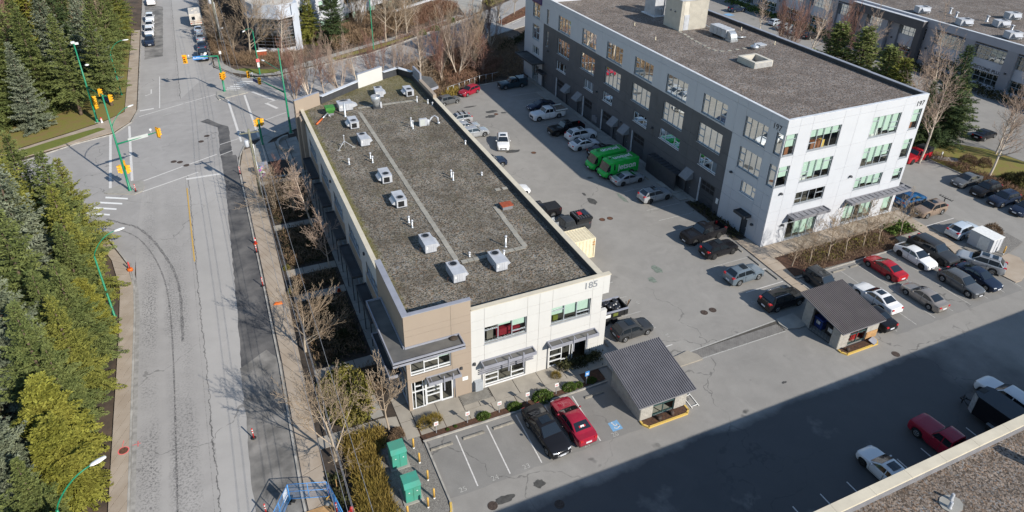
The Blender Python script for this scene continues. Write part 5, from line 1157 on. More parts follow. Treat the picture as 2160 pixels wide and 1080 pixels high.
# far street
for k, x, y, a, c, l in (('pickup', -20.0, 154.5, 90, 'white', 'white pickup seen from behind, farthest on the left of the far street'), ('suv', -20.25, 137.5, -90, 'white', 'white suv first of three white cars under the firs'),
        ('suv', -20.3, 130.6, -90, 'white', 'white suv second of three white cars under the firs'), ('suv', -20.35, 125.2, -90, 'white', 'white suv third of three white cars under the firs'), ('suv', -20.3, 118.4, -90, 'navy', 'dark suv last in line under the firs, nearest the junction'),
        ('sedan', -10.6, 124.0, 90, 'pale_blue', 'pale blue sedan parked right behind the white truck'), ('sedan', -10.5, 117.8, 90, 'silver', 'silver sedan second behind the white truck'), ('sedan', -10.6, 111.7, 90, 'navy', 'dark blue sedan between silver sedan and loaded pickup'),
        ('sedan', -10.7, 140.5, 90, 'navy', 'dark blue car parked ahead of the white box truck'), ('pickup', -10.65, 105.2, 90, 'black', 'black pickup with gear in its bed nearest the junction')):
    t, D = car('pickup' if k == 'pickup' else 'car', k, x, y, a, c, l, G5, 'pickup' if k == 'pickup' else 'car')
    if c == 'black':
        for i in range(4):
            mb = MB(); mb.ball((-1.4-.35*i, (-.4, .3, -.2, .35)[i], 1.15), .35, .3, .3, 8); mb.put('cargo', M['grey_metal' if i % 2 else 'paper'], t)

# ---- green delivery vans
def van(x, y, a, label):
    t = thing('delivery_van', label, 'van', (x, y, .012), R(a), 'green lettered delivery vans'); g = PT['green']; mb = MB()
    hw, xr, xc, H = 1.02, -2.95, 1.05, 2.55      # cargo box
    def loft(st, name, mats):
        mb = MB(); n = None
        for x_, pts in st: mb.v.extend([(x_, q[0], q[1]) for q in pts]); n = len(pts)
        for i in range(len(st)-1):
            for j in range(n):
                k = (j+1) % n; mb.f.append((i*n+j, i*n+k, (i+1)*n+k, (i+1)*n+j)); mb.m.append(0); mb.s.append(True)
        for e in (0, (len(st)-1)*n): mb.f.append(tuple(e+j for j in range(n))); mb.m.append(0); mb.s.append(False)
        me = mb.mesh(name); me.set_sharp_from_angle(angle=R(40)); return put(name, me, mats, t)
    def sec(w, z0, z1, r=.09): return [(w, z0), (w, z1-r), (w-r*.3, z1-r*.3), (w-r, z1), (-w+r, z1), (-w+r*.3, z1-r*.3), (-w, z1-r), (-w, z0)]
    box = loft([(xr, sec(hw-.05, .5, H-.03)), (xr+.06, sec(hw, .48, H)), (1.0, sec(hw, .48, H)), (1.5, sec(hw*.99, .5, H-.02)), (1.82, sec(hw*.94, 1.5, H-.1)), (1.95, sec(hw*.9, 1.9, H-.2))], 'cargo_body', g)
    loft([(1.35, sec(hw, .42, 1.32, .08)), (1.9, sec(hw, .42, 1.27, .08)), (2.4, sec(hw*.96, .42, 1.12, .1)), (2.62, sec(hw*.88, .45, .98, .1)), (2.7, sec(hw*.75, .5, .85, .08))], 'nose', g)
    mb = MB(); mb.box(xr+.1, 2.5, -hw+.12, hw-.12, .25, .55); mb.put('underbody', M['trim'], t)
    w_ = MB(); P_ = [(1.92, .9, 2.28), (1.92, 0, 2.32), (1.92, -.9, 2.28), (2.32, -.86, 1.18), (2.42, 0, 1.2), (2.32, .86, 1.18)]
    w_.idx(P_, [(0, 1, 4, 5), (1, 2, 3, 4)], 0, True); w_.put('windshield', M['car_glass'], t)
    for sg in (1, -1):
        mb = MB(); mb.poly([(1.0, sg*(hw+.012), 1.3), (2.25, sg*(hw-.09), 1.25), (1.9, sg*(hw-.06), 2.2), (1.02, sg*(hw+.012), 2.2)]); mb.put('side_window', M['car_glass'], t)
        mb = MB(); mb.box(2.05, 2.2, sg*(hw+.12)-.05, sg*(hw+.12)+.05, 1.15, 1.5); mb.put('mirror', M['trim'], t)
        mb = MB(); mb.hexa([(2.38, sg*.55, .9), (2.38, sg*.95, .9), (2.6, sg*.84, .88), (2.68, sg*.55, .88), (2.38, sg*.55, 1.02), (2.38, sg*.95, 1.02), (2.56, sg*.84, .98), (2.62, sg*.55, .98)]); mb.put('headlight', M['lamp_clear'], t)
        mb = MB(); mb.box(xr-.015, xr+.03, sg*.86-.08, sg*.86+.08, .9, 1.5); mb.put('taillight', M['lamp_red'], t)
    mb = MB(); mb.box(1.9, 2.68, -hw+.08, hw-.08, .3, .55); mb.put('bumper', M['trim'], t)
    mb = MB(); mb.box(2.66, 2.73, -.2, .2, .4, .55); mb.put('licence_plate', M['plate'], t)
    if 'wheel_van' not in SHAPES:
        SHAPES['wheel_van'] = (SHAPES['pickup']['wheel'], SHAPES['pickup']['rim'])
    for sx in (1.72, -1.75):
        for sg in (1, -1):
            mb = MB(); mb.lathe([(.49, 0), (.49, .02)], (sx, sg*hw-(.0 if sg > 0 else .02), .42), 16, 0, 'y'); mb.put('wheel_arch', M['trim'], t)
            w = put('wheel', SHAPES['wheel_van'][0], M['tyre'], t, (sx, sg*(hw-.07), .41)); w.rotation_euler = (0, 0, 0 if sg > 0 else PI); put('rim', SHAPES['wheel_van'][1], M['paper'], w)
    me = text_mesh('jetson', 1.2, .006, True)
    for sg in (1, -1):
        q = me.copy(); q.transform(basis((-.95, sg*(hw+.012), 1.62), (-sg, 0, 0), (0, 0, 1))); put('lettering', q, M['paper'], t)
    q = me.copy(); q.transform(basis((-.75, 0, H+.012), (1, 0, 0), (0, 1, 0))); put('lettering', q, M['paper'], t)
    mb = MB(); mb.box(1.0, 1.25, -.4, -.1, H-.0, H+.03); mb.put('roof_vent', M['trim'], t)
van(38.55, 33.5, 182, 'green delivery van lettered jetson, the farther of the pair'); van(38.9, 30.75, 183, 'green delivery van lettered jetson, the nearer of the pair')

def wheels(t, pts, r=.4, w=.24, rim='paper'):
    for x, y in pts:
        mb = MB(); mb.lathe([(r*.6, -w/2), (r*.95, -w/2), (r, -w*.3), (r, w*.3), (r*.95, w/2), (r*.6, w/2)], n=16, axis='y'); q = mb.put('wheel', M['tyre'], t, (x, y, r))
        mb = MB(); s_ = 1 if y > 0 else -1; mb.lathe([(r*.58, -.05), (r*.58, w/2-.02), (r*.3, w/2-.06), (r*.12, w/2)], n=12, axis='y'); rr = mb.put('rim', M[rim], q); rr.rotation_euler = (0, 0, 0 if s_ > 0 else PI)
# ---- white flatbed crew-cab truck
t, D = car('flatbed_truck', 'pickup', 38.85, 52.4, 182, 'white', 'white crew-cab flatbed truck with a timber deck', G3, 'truck')
mb = MB()
mb.box(D['xr']-.25, D['xd']-.12, -1.15, 1.15, 1.28, 1.38); fb = mb.put('flat_bed', M['dark_metal'], t)
M['timber'] = pm('timber', (.19, .15, .115), .85, .2, 4, rnd=.3)
for i in range(9):
    mb = MB(); mb.box(D['xr']-.2, D['xd']-.2, -1.1+i*.245, -1.1+i*.245+.235, 1.381, 1.42); mb.put('plank', M['timber'], fb)
for sg in (1, -1):
    mb = MB(); mb.box(D['xr']-.25, D['xd']-.15, sg*1.12-.03, sg*1.12+.03, 1.38, 1.58); mb.put('side_rail', M['paper'], fb)
mb = MB(); mb.box(D['xd']-.2, D['xd']-.12, -1.0, 1.0, 1.42, 1.95); mb.put('headboard', M['grey_metal'], fb)
# ---- pickups hidden behind the parapet
t, D = car('pickup', 'pickup', 23.5, 24.5, 179, 'black', 'black pickup with a black tonneau cover, tail out behind the parapet', G4, 'pickup')
mb = MB(); mb.box(D['xr']+.1, D['xd']-.08, -.9, .9, D['belt'], D['belt']+.06)
for i in range(4): mb.box(D['xr']+.15+i*.45, D['xr']+.2+i*.45, -.9, .9, D['belt']+.06, D['belt']+.075)
mb.put('tonneau_cover', M['trim'], t)
t, D = car('pickup', 'pickup', 25.2, 20.1, 181, 'dark_grey', 'dark pickup with ribbed canopy, awning bag and solar panel on top', G4, 'pickup')
mb = MB(); mb.box(D['xr']+.02, D['xd']-.1, -.95, .95, D['belt'], 2.05); cp = mb.put('canopy', M['trim'], t)
for i in range(6):
    mb = MB(); mb.box(D['xr']+.1+i*.34, D['xr']+.14+i*.34, -.96, .96, 2.05, 2.09); mb.put('rib', M['grey_metal'], cp)
mb = MB(); mb.box(D['xr']+.05, D['xd']-.2, .95, 1.2, 1.75, 2.05); mb.put('awning_bag', M['black'], cp)
mb = MB(); mb.box(D['xr']+.2, D['xr']+.9, -.6, .6, 2.1, 2.15); mb.put('solar_panel', M['car_glass'], cp)
mb = MB(); mb.box(D['xr']+1.0, D['xr']+1.5, -.3, .2, 2.1, 2.22); mb.put('red_pack', M['lamp_red'], cp)
for i in range(4):
    mb = MB(); mb.box(D['xf']-1.6+i*.02, D['xf']-.6, -.7+i*.4, -.66+i*.4, 1.3, 2.0 if i in (0, 3) else 1.5); mb.put('rack_bar', M['galv'], t)
# ---- white cube truck on the far street
t = thing('camper_truck', 'white boxy motorhome seen from behind on the far street', 'motorhome', (-10.75, 131.2, .012), R(90), G5)
M['rv_white'] = pm('rv_white', (.58, .55, .5), .6, .08, 2, col2=(.5, .45, .38)); M['rv_stripe'] = pm('rv_stripe', (.3, .14, .08), .6, .1, 3)
mb = MB(); mb.box(-3.0, 2.2, -1.2, 1.2, .6, 3.05); mb.box(2.2, 3.3, -1.15, 1.15, 1.9, 2.95); mb.put('body', M['rv_white'], t)
mb = MB(); mb.box(2.2, 4.2, -1.0, 1.0, .5, 1.4); mb.put('nose', M['rv_white'], t)
mb = MB(); mb.poly([(3.25, -.9, 1.9), (3.25, .9, 1.9), (3.8, .9, 1.4), (3.8, -.9, 1.4)]); mb.put('windshield', M['car_glass'], t)
mb = MB(); mb.box(-3.02, -2.99, .05, .75, 1.7, 2.4); mb.put('rear_window', M['car_glass'], t)
mb = MB(); mb.box(-3.02, -2.99, -1.2, 1.2, 1.35, 1.42); mb.box(-3.02, -2.99, -1.2, 1.2, .95, 1.05); mb.put('stripe', M['rv_stripe'], t)
for x, y in ((-1.6, -.3), (.2, .4), (1.4, -.2)):
    mb = MB(); mb.box(x-.25, x+.25, y-.25, y+.25, 3.05, 3.2); mb.put('roof_vent', M['rv_white'], t)
for sg in (1, -1):
    mb = MB(); mb.box(-3.03, -2.99, sg*1.0-.08, sg*1.0+.08, .8, 1.0); mb.put('taillight', M['lamp_red'], t)
wheels(t, [(-1.6, 1.05), (-1.6, -1.05), (2.9, .95), (2.9, -.95)])
# ---- tandem trailer full of rubbish bags
t = thing('dump_trailer', 'black twin-axle dump trailer with low steel sides beside the grey hatchback', 'trailer', (21.0, 4.25, .012), 0, None)
mb = MB(); mb.box(-2.6, 2.3, -.9, .9, .62, .7); mb.put('deck', M['trim'], t)
for sg in (1, -1):
    mb = MB(); mb.box(-2.6, 2.3, sg*.95-.05, sg*.95+.05, .62, 1.32); sd = mb.put('side_panel', M['trim'], t)
    mb = MB(); mb.box(-2.6, 2.32, sg*.95-.1, sg*.95+.1, 1.32, 1.4); mb.put('top_rail', M['grey_cap'], sd)
    for i in range(6):
        mb = MB(); x = -2.4+i*.85; mb.box(x, x+.08, sg*1.02-.03, sg*1.02+.03, .62, 1.3); mb.put('stake', M['trim'], sd)
    for i in range(2):
        mb = MB(); mb.box(-.3+i*.85, .25+i*.85, sg*1.055-.012, sg*1.055+.012, .8, 1.2); mb.put('decal', M['lawn_green' if i else 'paper'], sd)
    mb = MB(); mb.box(-.7, 1.35, sg*1.12-.15, sg*1.12+.15, .78, .84); mb.put('fender', M['trim'], t)
mb = MB(); mb.box(2.25, 2.35, -.95, .95, .62, 1.35); mb.put('tailgate', M['trim'], t)
wheels(t, [(-.22, 1.08), (.72, 1.08), (-.22, -1.08), (.72, -1.08)], .36, .22)
M['bag'] = pm('bag', (.02, .021, .026), .3, .2, 6, spec=.7, bump=.8, bscale=9); M['bag_white'] = pm('bag_white', (.5, .5, .5), .5, .15, 6, bump=.8, bscale=9); M['card'] = pm('card', (.32, .18, .09), .8, .15, 5)
rb = random.Random(3)
for i in range(22):
    x, y, z = 21.0+rb.uniform(-1.3, 1.9), 4.25+rb.uniform(-.7, .7), .95+rb.uniform(0, .35)+(.25 if i > 14 else 0)
    mb = MB(); s_ = rb.uniform(.26, .4); mb.ball((0, 0, 0), s_, s_*rb.uniform(.8, 1.2), s_*.75, 10); mb.v = [(a*(1+rb.uniform(-.12, .12)), b*(1+rb.uniform(-.12, .12)), c*(1+rb.uniform(-.12, .12))) for a, b, c in mb.v]
    wht = i in (3, 9)
    tag(mb.put('rubbish_bag', M['bag_white' if wht else 'bag'], None, (x, y, z)), 'white rubbish bag among the black ones heaped in the trailer' if wht else 'knotted black rubbish bag heaped in the dump trailer', 'bag', 'rubbish bags in the trailer' if not wht else 'white rubbish bags in the trailer')
for i, (x, y, a) in enumerate(((19.4, 4.1, .4), (19.9, 3.7, -.3), (19.2, 4.7, .2))):
    mb = MB(); mb.obox((0, 0), .75, .5, 0, .06, a); mb.obox((.15, .1), .1, .5, .06, .5, a)
    tag(mb.put('cardboard_box', M['card'], None, (x, y, 1.05+.12*i)), ('flattened cardboard box at the trailer head', 'torn cardboard box leaning on the white bags', 'cardboard box wedged in the trailer corner')[i], 'box', 'cardboard boxes in the trailer')
t = thing('scrap_pile', 'broken furniture sticking out over the trailer tailgate', 'scrap', (23.6, 4.0, 1.0))
for i in range(6):
    mb = MB(); a = rb.uniform(0, 6); mb.path([(0, 0, -.2), (.5*math.cos(a)+.2, .5*math.sin(a), rb.uniform(0, .5))], .045, 5); mb.put('stick', M['card' if i % 2 else 'trim'], t)
# ---- black enclosed trailer in the shadow
t = thing('enclosed_trailer', 'black enclosed cargo trailer with silver corners in the building shadow', 'trailer', (44.2, -21.2, .012), R(92), None)
mb = MB(); mb.prism([(-2.6, -1.05), (1.9, -1.05), (2.35, -.75), (2.35, .75), (1.9, 1.05), (-2.6, 1.05)], .5, 2.35); mb.put('body', PT['black'], t)
mb = MB(); mb.prism([(-2.6, -1.08), (1.92, -1.08), (2.4, -.76), (2.4, .76), (1.92, 1.08), (-2.6, 1.08)], 2.35, 2.42); mb.put('roof', PT['dark_grey'], t)
for sg in (1, -1):
    mb = MB(); mb.prism([(1.9, sg*1.06), (2.37, sg*.76), (2.39, sg*.78), (1.92, sg*1.09)], .5, 2.35); mb.put('corner_trim', M['galv'], t)
    mb = MB(); mb.box(-1.0, .5, sg*1.2-.13, sg*1.2+.13, .72, .8); mb.put('fender', M['galv'], t)
mb = MB(); mb.path([(2.3, .6, .5), (3.5, 0, .5)], .05, 6); mb.path([(2.3, -.6, .5), (3.5, 0, .5)], .05, 6); mb.tube((3.3, 0, 0), (3.3, 0, .9), .05, n=6); mb.box(3.15, 3.45, -.3, .3, .5, .62); mb.put('hitch', M['trim'], t)
mb = MB(); mb.box(1.95, 2.42, -.35, .35, 2.38, 2.44); mb.put('roof_vent', M['trim'], t)
wheels(t, [(-.6, 1.2), (.1, 1.2), (-.6, -1.2), (.1, -1.2)], .34, .2, 'alloy')
# ---- shipping container and white storage box
M['container'] = pm('container', (.68, .6, .42), .6, .06, 2, col2=(.6, .52, .36))
t = thing('shipping_container', 'cream corrugated shipping container against the cream building', 'container', (23.2, 15.35, .01))
mb = MB()
def corrug(mb, a, b, z0, z1, depth, k, nrm):
    a, b = Vector(a), Vector(b); nn = Vector(nrm)*depth; prev = None
    for i in range(k*4+1):
        p = a.lerp(b, i/(k*4)); off = nn if (i % 4) in (1, 2) else nn*0; q = p+off
        if prev is not None: mb.poly([(prev.x, prev.y, z0), (q.x, q.y, z0), (q.x, q.y, z1), (prev.x, prev.y, z1)])
        prev = q
corrug(mb, (-2.8, -1.2), (2.5, -1.2), .12, 2.5, .05, 12, (0, 1)); corrug(mb, (2.5, -1.2), (2.5, 1.2), .12, 2.5, .05, 7, (-1, 0)); corrug(mb, (-2.8, 1.2), (2.5, 1.2), .12, 2.5, .05, 12, (0, -1)); mb.put('side_wall', M['container'], t)
mb = MB()
prev = None
for i in range(60):
    x = -2.75+5.2*i/59; z = 2.56+(.03 if i % 4 in (1, 2) else 0)
    if prev: mb.poly([(prev[0], -1.15, prev[1]), (x, -1.15, z), (x, 1.15, z), (prev[0], 1.15, prev[1])])
    prev = (x, z)
mb.put('roof', M['container'], t)
mb = MB()
for x in (-2.8, 2.5):
    for y in (-1.2, 1.2): mb.box(x-.07, x+.07, y-.07, y+.07, 0, 2.6)
for y in (-1.2, 1.2): mb.box(-2.73, 2.43, y-.06, y+.06, 2.48, 2.6); mb.box(-2.73, 2.43, y-.06, y+.06, .02, .16)
mb.box(2.44, 2.56, -1.13, 1.13, 2.48, 2.6); mb.box(2.44, 2.56, -1.13, 1.13, .02, .16); mb.put('frame', M['container'], t)
for z in (1.7, 2.0):
    mb = MB(); mb.box(2.3, 2.48, -1.275, -1.262, z, z+.14); mb.put('decal', M['amber'], t)
t = thing('storage_box', 'white panelled storage cabin beside the yellow bollard', 'shed', (69.3, -1.95, .11), R(2))
mb = MB(); mb.box(-.95, .95, -1.35, 1.35, 0, 1.8); mb.put('wall', M['white_wall'], t)
mb = MB(); mb.box(-1, 1, -1.4, 1.4, 1.8, 1.88); mb.put('roof', M['paper'], t)
for x in (-.97, -.3, .35, .91):
    mb = MB(); mb.box(x, x+.06, -1.38, -1.351, .02, 1.79); mb.put('batten', M['win_grey'], t)
mb = MB(); mb.box(-.981, -.951, -1.0, .2, .1, 1.7); mb.put('door', M['paper'], t)
# ------------------------------------------------------------------ rooftop plant
def ac_unit(kind, w=1.08, d=2.1, h=.95):
    root = thing('rooftop_unit', 'x', 'rooftop unit', (0, 0, 0)); mb = MB(); mb.box(.03, w-.03, .03, d-.03, 0, .12); mb.put('curb', M['dark_metal'], root)
    hgt = h; mb = MB(); mb.box(0, w, 0, d, .12, hgt); cas = mb.put('casing', M['unit_white'], root)
    mb = MB(); mb.box(-.02, w+.02, -.02, d+.02, hgt, hgt+.035); mb.put('lid', M['unit_white'], root)
    mb = MB(); s = 1 if kind == 'hood' else -1; x0 = w if s > 0 else 0
    mb.idx([(x0, .25, .95*hgt), (x0, d*.75, .95*hgt), (x0+s*.42, d*.75, .55*hgt), (x0+s*.42, .25, .55*hgt), (x0, .25, .3*hgt), (x0, d*.75, .3*hgt)], [(0, 1, 2, 3), (3, 2, 5, 4), (0, 3, 4), (1, 5, 2)]); mb.put('intake_hood', M['unit_white'], root)
    fy = d*.78 if kind == 'hood' else d*.3
    mb = MB(); mb.lathe([(.38, 0), (.38, .05), (.34, .055), (.3, .03), (.1, .03)], (w/2, fy, hgt+.035), 18); fan = mb.put('fan_ring', M['grey_metal'], root)
    mb = MB(); mb.lathe([(.3, .0), (.3, .012)], (w/2, fy, hgt+.06), 16); mb.put('fan', M['black'], fan)
    if kind != 'hood':
        mb = MB(); mb.box(.14, w-.3, -.02, -.002, .22, hgt-.12); mb.put('coil_grille', M['black'], cas)
    mb = MB(); mb.box(.1, .26, -.012, -.001, hgt*.55, hgt*.8); mb.put('label_plate', M['paper'], cas)
    for i in range(3):
        mb = MB(); mb.box(w*(.3+.2*i), w*(.3+.2*i)+.015, -.006, -.001, .16, hgt-.04) if kind == 'hood' else mb.box(-.006, -.001, d*(.3+.2*i), d*(.3+.2*i)+.015, .16, hgt-.04); mb.put('panel_seam', M['grey_metal'], cas)
    mb = MB(); mb.path([(-.35, .6, 0), (-.35, .6, .42), (0, .6, .42)], .022, 6); mb.put('gas_pipe', M['iron_rust'], root)
    index_children(root); return root
GA = 'packaged units on the cream building roof'; ZR = 8.25
ah = ac_unit('hood'); ah.location = (5.68, 4.82, ZR); ah['label'] = 'rooftop unit nearest the tan parapet, left of the front pair'; ah['group'] = GA
for x, y, l, rz in ((9.75, 4.95, 'rooftop unit of the front pair beside the paver turn', 0), (4.85, 10.15, 'hooded rooftop unit third from the front along the left side', 0), (4.85, 35.2, 'hooded rooftop unit beside the white tripod', 0), (10.55, 50.3, 'hooded rooftop unit behind the round exhaust fan', -.12)):
    copy_tree(ah, (x, y, ZR), rz, l, GA)
ag = ac_unit('grille'); ag.location = (4.72, 19.2, ZR); ag['label'] = 'rooftop unit with dark coil facing front, nearer of two beside the vent pipes'; ag['group'] = GA
for x, y, l in ((4.76, 24.9, 'rooftop unit with dark coil facing front, just behind its twin mid roof'), (4.86, 40.75, 'rooftop unit with dark coil between the tripod and the tall flue'), (14.66, 49.0, 'rooftop unit with dark coil alone near the far right fin')):
    copy_tree(ag, (x, y, ZR), 0, l, GA)
a8 = copy_tree(ah, (4.75, 47.1, ZR), 0, 'wide rooftop unit beside the green vent hood', GA, [1.7, .8, 1.05])
def pipe_thing(x, y, h, r, label, z=ZR, group='roof vent pipes', cap=True, mat='galv', top='white'):
    t = thing('vent_pipe', label, 'vent pipe', (x, y, z), 0, group); mb = MB(); mb.lathe([(r*2.4, 0), (r*1.2, .08), (r, .1), (r, h)], n=10); mb.put('stack', M[mat], t)
    if cap: mb = MB(); mb.lathe([(r*1.7, h), (r*1.9, h+.1), (r*.5, h+.2)], n=10); mb.put('cap', M['unit_white'], t)
    return t
for x, y, h, l in ((2.47, 31.2, .6, 'short white vent pipe alone left of the vent pair'), (5.12, 31.8, .6, 'farther vent pipe of the pair left of the paver path'), (5.08, 30.6, .7, 'nearer vent pipe of the pair left of the paver path'), (5.07, 16.2, .6, 'farther vent pipe of the pair behind the hooded unit'), (5.11, 15.2, .7, 'nearer vent pipe of the pair behind the hooded unit'),
        (12.26, 23.8, .75, 'farther vent pipe of the pair mid roof'), (12.2, 23.0, .85, 'nearer vent pipe of the pair mid roof'), (12.27, 39.05, 1.05, 'taller farther pipe beside the white condenser'), (12.23, 38.15, 1.0, 'nearer pipe beside the white condenser'), (15.48, 46.8, .7, 'vent pipe at the end of the cross path'),
        (16.7, 45.7, .45, 'stubby vent near the right parapet, farther one'), (17.1, 44.9, .3, 'stubby vent near the right parapet, nearer one'), (16.8, 31.3, .35, 'low vent close to the right parapet'), (8.47, 8.3, .35, 'low capped vent at the paver turn'), (11.34, 6.95, .65, 'vent pipe standing right of the front pair of units'), (12.2, 8.5, 1.1, 'tall thin vent pipe by the branch path'), (15.57, 22.9, .25, 'low vent behind the red hatch')):
    pipe_thing(x, y, h, .075, l)
t = pipe_thing(5.15, 45.4, 2.0, .12, 'tall grey flue in front of the wide rooftop unit', cap=False)
t = thing('exhaust_fan', 'shiny round exhaust fan drum on the roof', 'exhaust fan', (9.7, 46.75, ZR)); mb = MB(); mb.box(-.5, .5, -.45, .45, 0, .25); mb.put('curb', M['dark_metal'], t)
mb = MB(); mb.lathe([(.42, .25), (.45, .7), (.5, .95), (.62, 1.1), (.66, 1.75), (.6, 1.78), (.58, 1.2)], n=22); mb.put('drum', M['galv'], t); mb = MB(); mb.box(.5, .75, -.2, .1, 0, .8); mb.put('motor_box', M['unit_white'], t)
M['green_hood'] = pm('green_hood', (.05, .2, .035), .6, .1, 3)
t = thing('vent_hood', 'small green metal vent hood on the roof', 'vent hood', (3.45, 46.8, ZR)); mb = MB(); mb.box(-.4, .4, -.4, .4, 0, .3); mb.put('base', M['grey_metal'], t)
mb = MB(); mb.hexa([(-.4, -.4, .3), (.4, -.4, .3), (.4, .4, .3), (-.4, .4, .3), (-.55, -.55, .75), (.55, -.55, .75), (.55, .55, .75), (-.55, .55, .75)]); mb.box(-.6, .6, -.6, .6, .75, 1.15); mb.put('hood', M['green_hood'], t)
M['orange_tape'] = pm('orange_tape', (.5, .12, .03), .6, .2, 6)
t = thing('insulated_pipe', 'slanting pipe with torn orange wrap near the green hood', 'pipe', (0, 0, ZR)); mb = MB(); mb.path([(1.1, 43.9, .1), (2.1, 45.0, .35)], .13, 8); mb.put('wrap', M['orange_tape'], t); mb = MB(); mb.path([(2.1, 45.0, .35), (3.0, 46.0, .6), (3.0, 46.0, 0)], .08, 8); mb.path([(3.0, 46, .6), (3.3, 45.6, 0)], .05, 6); mb.put('pipe', M['galv'], t)
t = thing('antenna_tripod', 'white tripod with weather sensor on the roof', 'tripod', (3.0, 35.9, ZR))
for a in (100, 215, 345):
    mb = MB(); mb.tube((0, 0, .85), (1.05*math.cos(R(a)), 1.05*math.sin(R(a)), .03), .035, n=6); mb.put('leg', M['unit_white'], t)
    mb = MB(); mb.obox((1.05*math.cos(R(a)), 1.05*math.sin(R(a))), .4, .4, 0, .06, R(a)); mb.put('foot', M['concrete_grey'], t)
mb = MB(); mb.tube((0, 0, 0), (0, 0, 1.5), .04, n=6); mb.ball((0, 0, 1.55), .12); mb.put('mast', M['unit_white'], t)
t = thing('condenser', 'white split condenser on the roof', 'condenser', (13.7, 38.5, ZR)); mb = MB(); mb.box(-.5, .5, -.18, .18, .08, 1.05); mb.put('casing', M['unit_white'], t); mb = MB(); mb.box(-.42, .2, -.2, -.181, .18, .95); mb.put('grille', M['blind_grey'], t)
mb = MB(); mb.lathe([(.25, 0), (.25, .7), (.1, .8)], (.62, 0, .05), 12); mb.put('tank', M['unit_white'], t)
t = thing('gooseneck_duct', 'white gooseneck duct leading to the condenser', 'duct', (0, 0, ZR)); mb = MB(); mb.path([(14.5, 38.7, .3), (15.1, 39.2, .7), (15.5, 39.1, .95), (15.75, 38.6, .8), (15.75, 38.4, .3)], .1, 8); mb.put('tube', M['unit_white'], t); mb = MB(); mb.ball((15.75, 38.3, .2), .22, .22, .2, 10); mb.put('outlet', M['galv'], t)
M['rust_red'] = pm('rust_red', (.34, .07, .025), .7, .2, 4, col2=(.22, .05, .02))
t = thing('roof_hatch', 'rust red hatch lid on a low curb', 'roof hatch', (15.2, 15.2, ZR)); mb = MB(); mb.box(-.55, .55, -.4, .4, 0, .38); mb.put('curb', M['grey_metal'], t); mb = MB(); mb.box(-.62, .62, -.47, .47, .38, .48); mb.put('lid', M['rust_red'], t)
# paver paths across the gravel
M['roof_paver'] = pm('roof_paver', (.33, .31, .265), .9, .2, 1.5, col2=(.25, .235, .2), rnd=.22)
pp = MB(); pp.box(-.24, .24, -.28, .28, 0, .05); ppm = pp.mesh('paver')
def pavers(name, label, pts, z=ZR, step=.585, rz=0, wob=.02, mat='roof_paver', skip=0):
    t = thing(name, label, 'paver path', (0, 0, z)); r_ = random.Random(len(pts)+int(pts[0][0]*10))
    for a, b in zip(pts[:-1], pts[1:]):
        a, b = Vector(a), Vector(b); L = (b-a).length; k = max(1, int(L/step)); ang = math.atan2((b-a).y, (b-a).x)-PI/2
        for i in range(k):
            if r_.random() < skip: continue
            p = a.lerp(b, (i+.5)/k); put('paver', ppm, M[mat], t, (p.x+r_.uniform(-wob, wob), p.y+r_.uniform(-wob, wob), r_.uniform(0, .012)), ang+r_.uniform(-.02, .02))
    return t
pavers('paver_path', 'long row of concrete pavers running the length of the gravel roof', [(7.2, 46.2), (7.15, 8.2)]); pavers('paver_path', 'cross row of pavers near the far end of the gravel roof', [(7.3, 47.6), (15.7, 47.5)]); pavers('paver_path', 'L-shaped row of pavers leading to the red hatch', [(7.45, 7.7), (13.9, 7.75), (14.2, 15.8)])
t = pavers('paver_stack', 'loose pavers lying by the right parapet', [(15.4, 19.2), (17.0, 19.2)], wob=.15)
# ---- roof of the white block
t = thing('stair_penthouse', 'ribbed cream stair penthouse on the tall block roof', 'penthouse', (57.5, 44.0, 15.5)); mb = MB(); mb.box(-2.45, 2.45, -2.0, 2.0, 0, 4.4)
mb.put('wall', M['container'], t); M['pent'] = pm('pent', (.5, .465, .4), .7, .06, 1)
t.children[0].data.materials[0] = M['pent']
for i in range(24):
    if 2 < i < 7: continue
    mb = MB(); x = -2.4+i*.205; mb.box(x, x+.09, -2.05, -2.001, .05, 4.35); mb.put('wall_rib', M['pent'], t)
mb = MB(); mb.box(-2.55, 2.55, -2.12, 2.1, 4.4, 4.5); mb.put('roof', M['unit_white'], t)
mb = MB(); mb.box(-1.75, -.85, -2.06, -2.0, .05, 2.3); dd = mb.put('door', M['unit_white'], t); mb = MB(); mb.box(-1.68, -1.6, -2.1, -2.06, 1.0, 1.1); mb.put('handle', M['galv'], dd)
for y in (-.6, .5):
    mb = MB(); mb.ball((-2.5, y, 2.6), .14); mb.put('wall_lamp', M['grey_metal'], t)
t = thing('chiller', 'tall white and steel chiller behind the penthouse', 'chiller', (57.2, 51.6, 15.5)); mb = MB(); mb.box(-1.0, 1.0, -1.4, 1.4, .15, 3.6); mb.put('casing', M['unit_white'], t); mb = MB(); mb.box(-1.3, 1.3, -1.8, 1.8, 0, .15); mb.put('skid', M['pale_metal'], t)
mb = MB(); mb.path([(.9, -1.7, .2), (.9, -1.7, 2.8), (1.5, -1.7, 2.8), (1.5, -1.7, .2)], .12, 8); mb.path([(.2, -1.7, .2), (.2, -1.7, 1.2), (-.5, -1.7, 1.2)], .08, 8); mb.put('pipework', M['galv'], t)
t = thing('cooling_tower', 'second white plant cabinet right of the chiller', 'plant cabinet', (59.6, 52.2, 15.5)); mb = MB(); mb.box(-.6, .6, -.8, .8, .1, 3.2); mb.put('casing', M['unit_white'], t); mb = MB(); mb.box(-.5, .5, -.83, -.8, .3, 1.2); mb.put('louvre', M['grey_metal'], t)
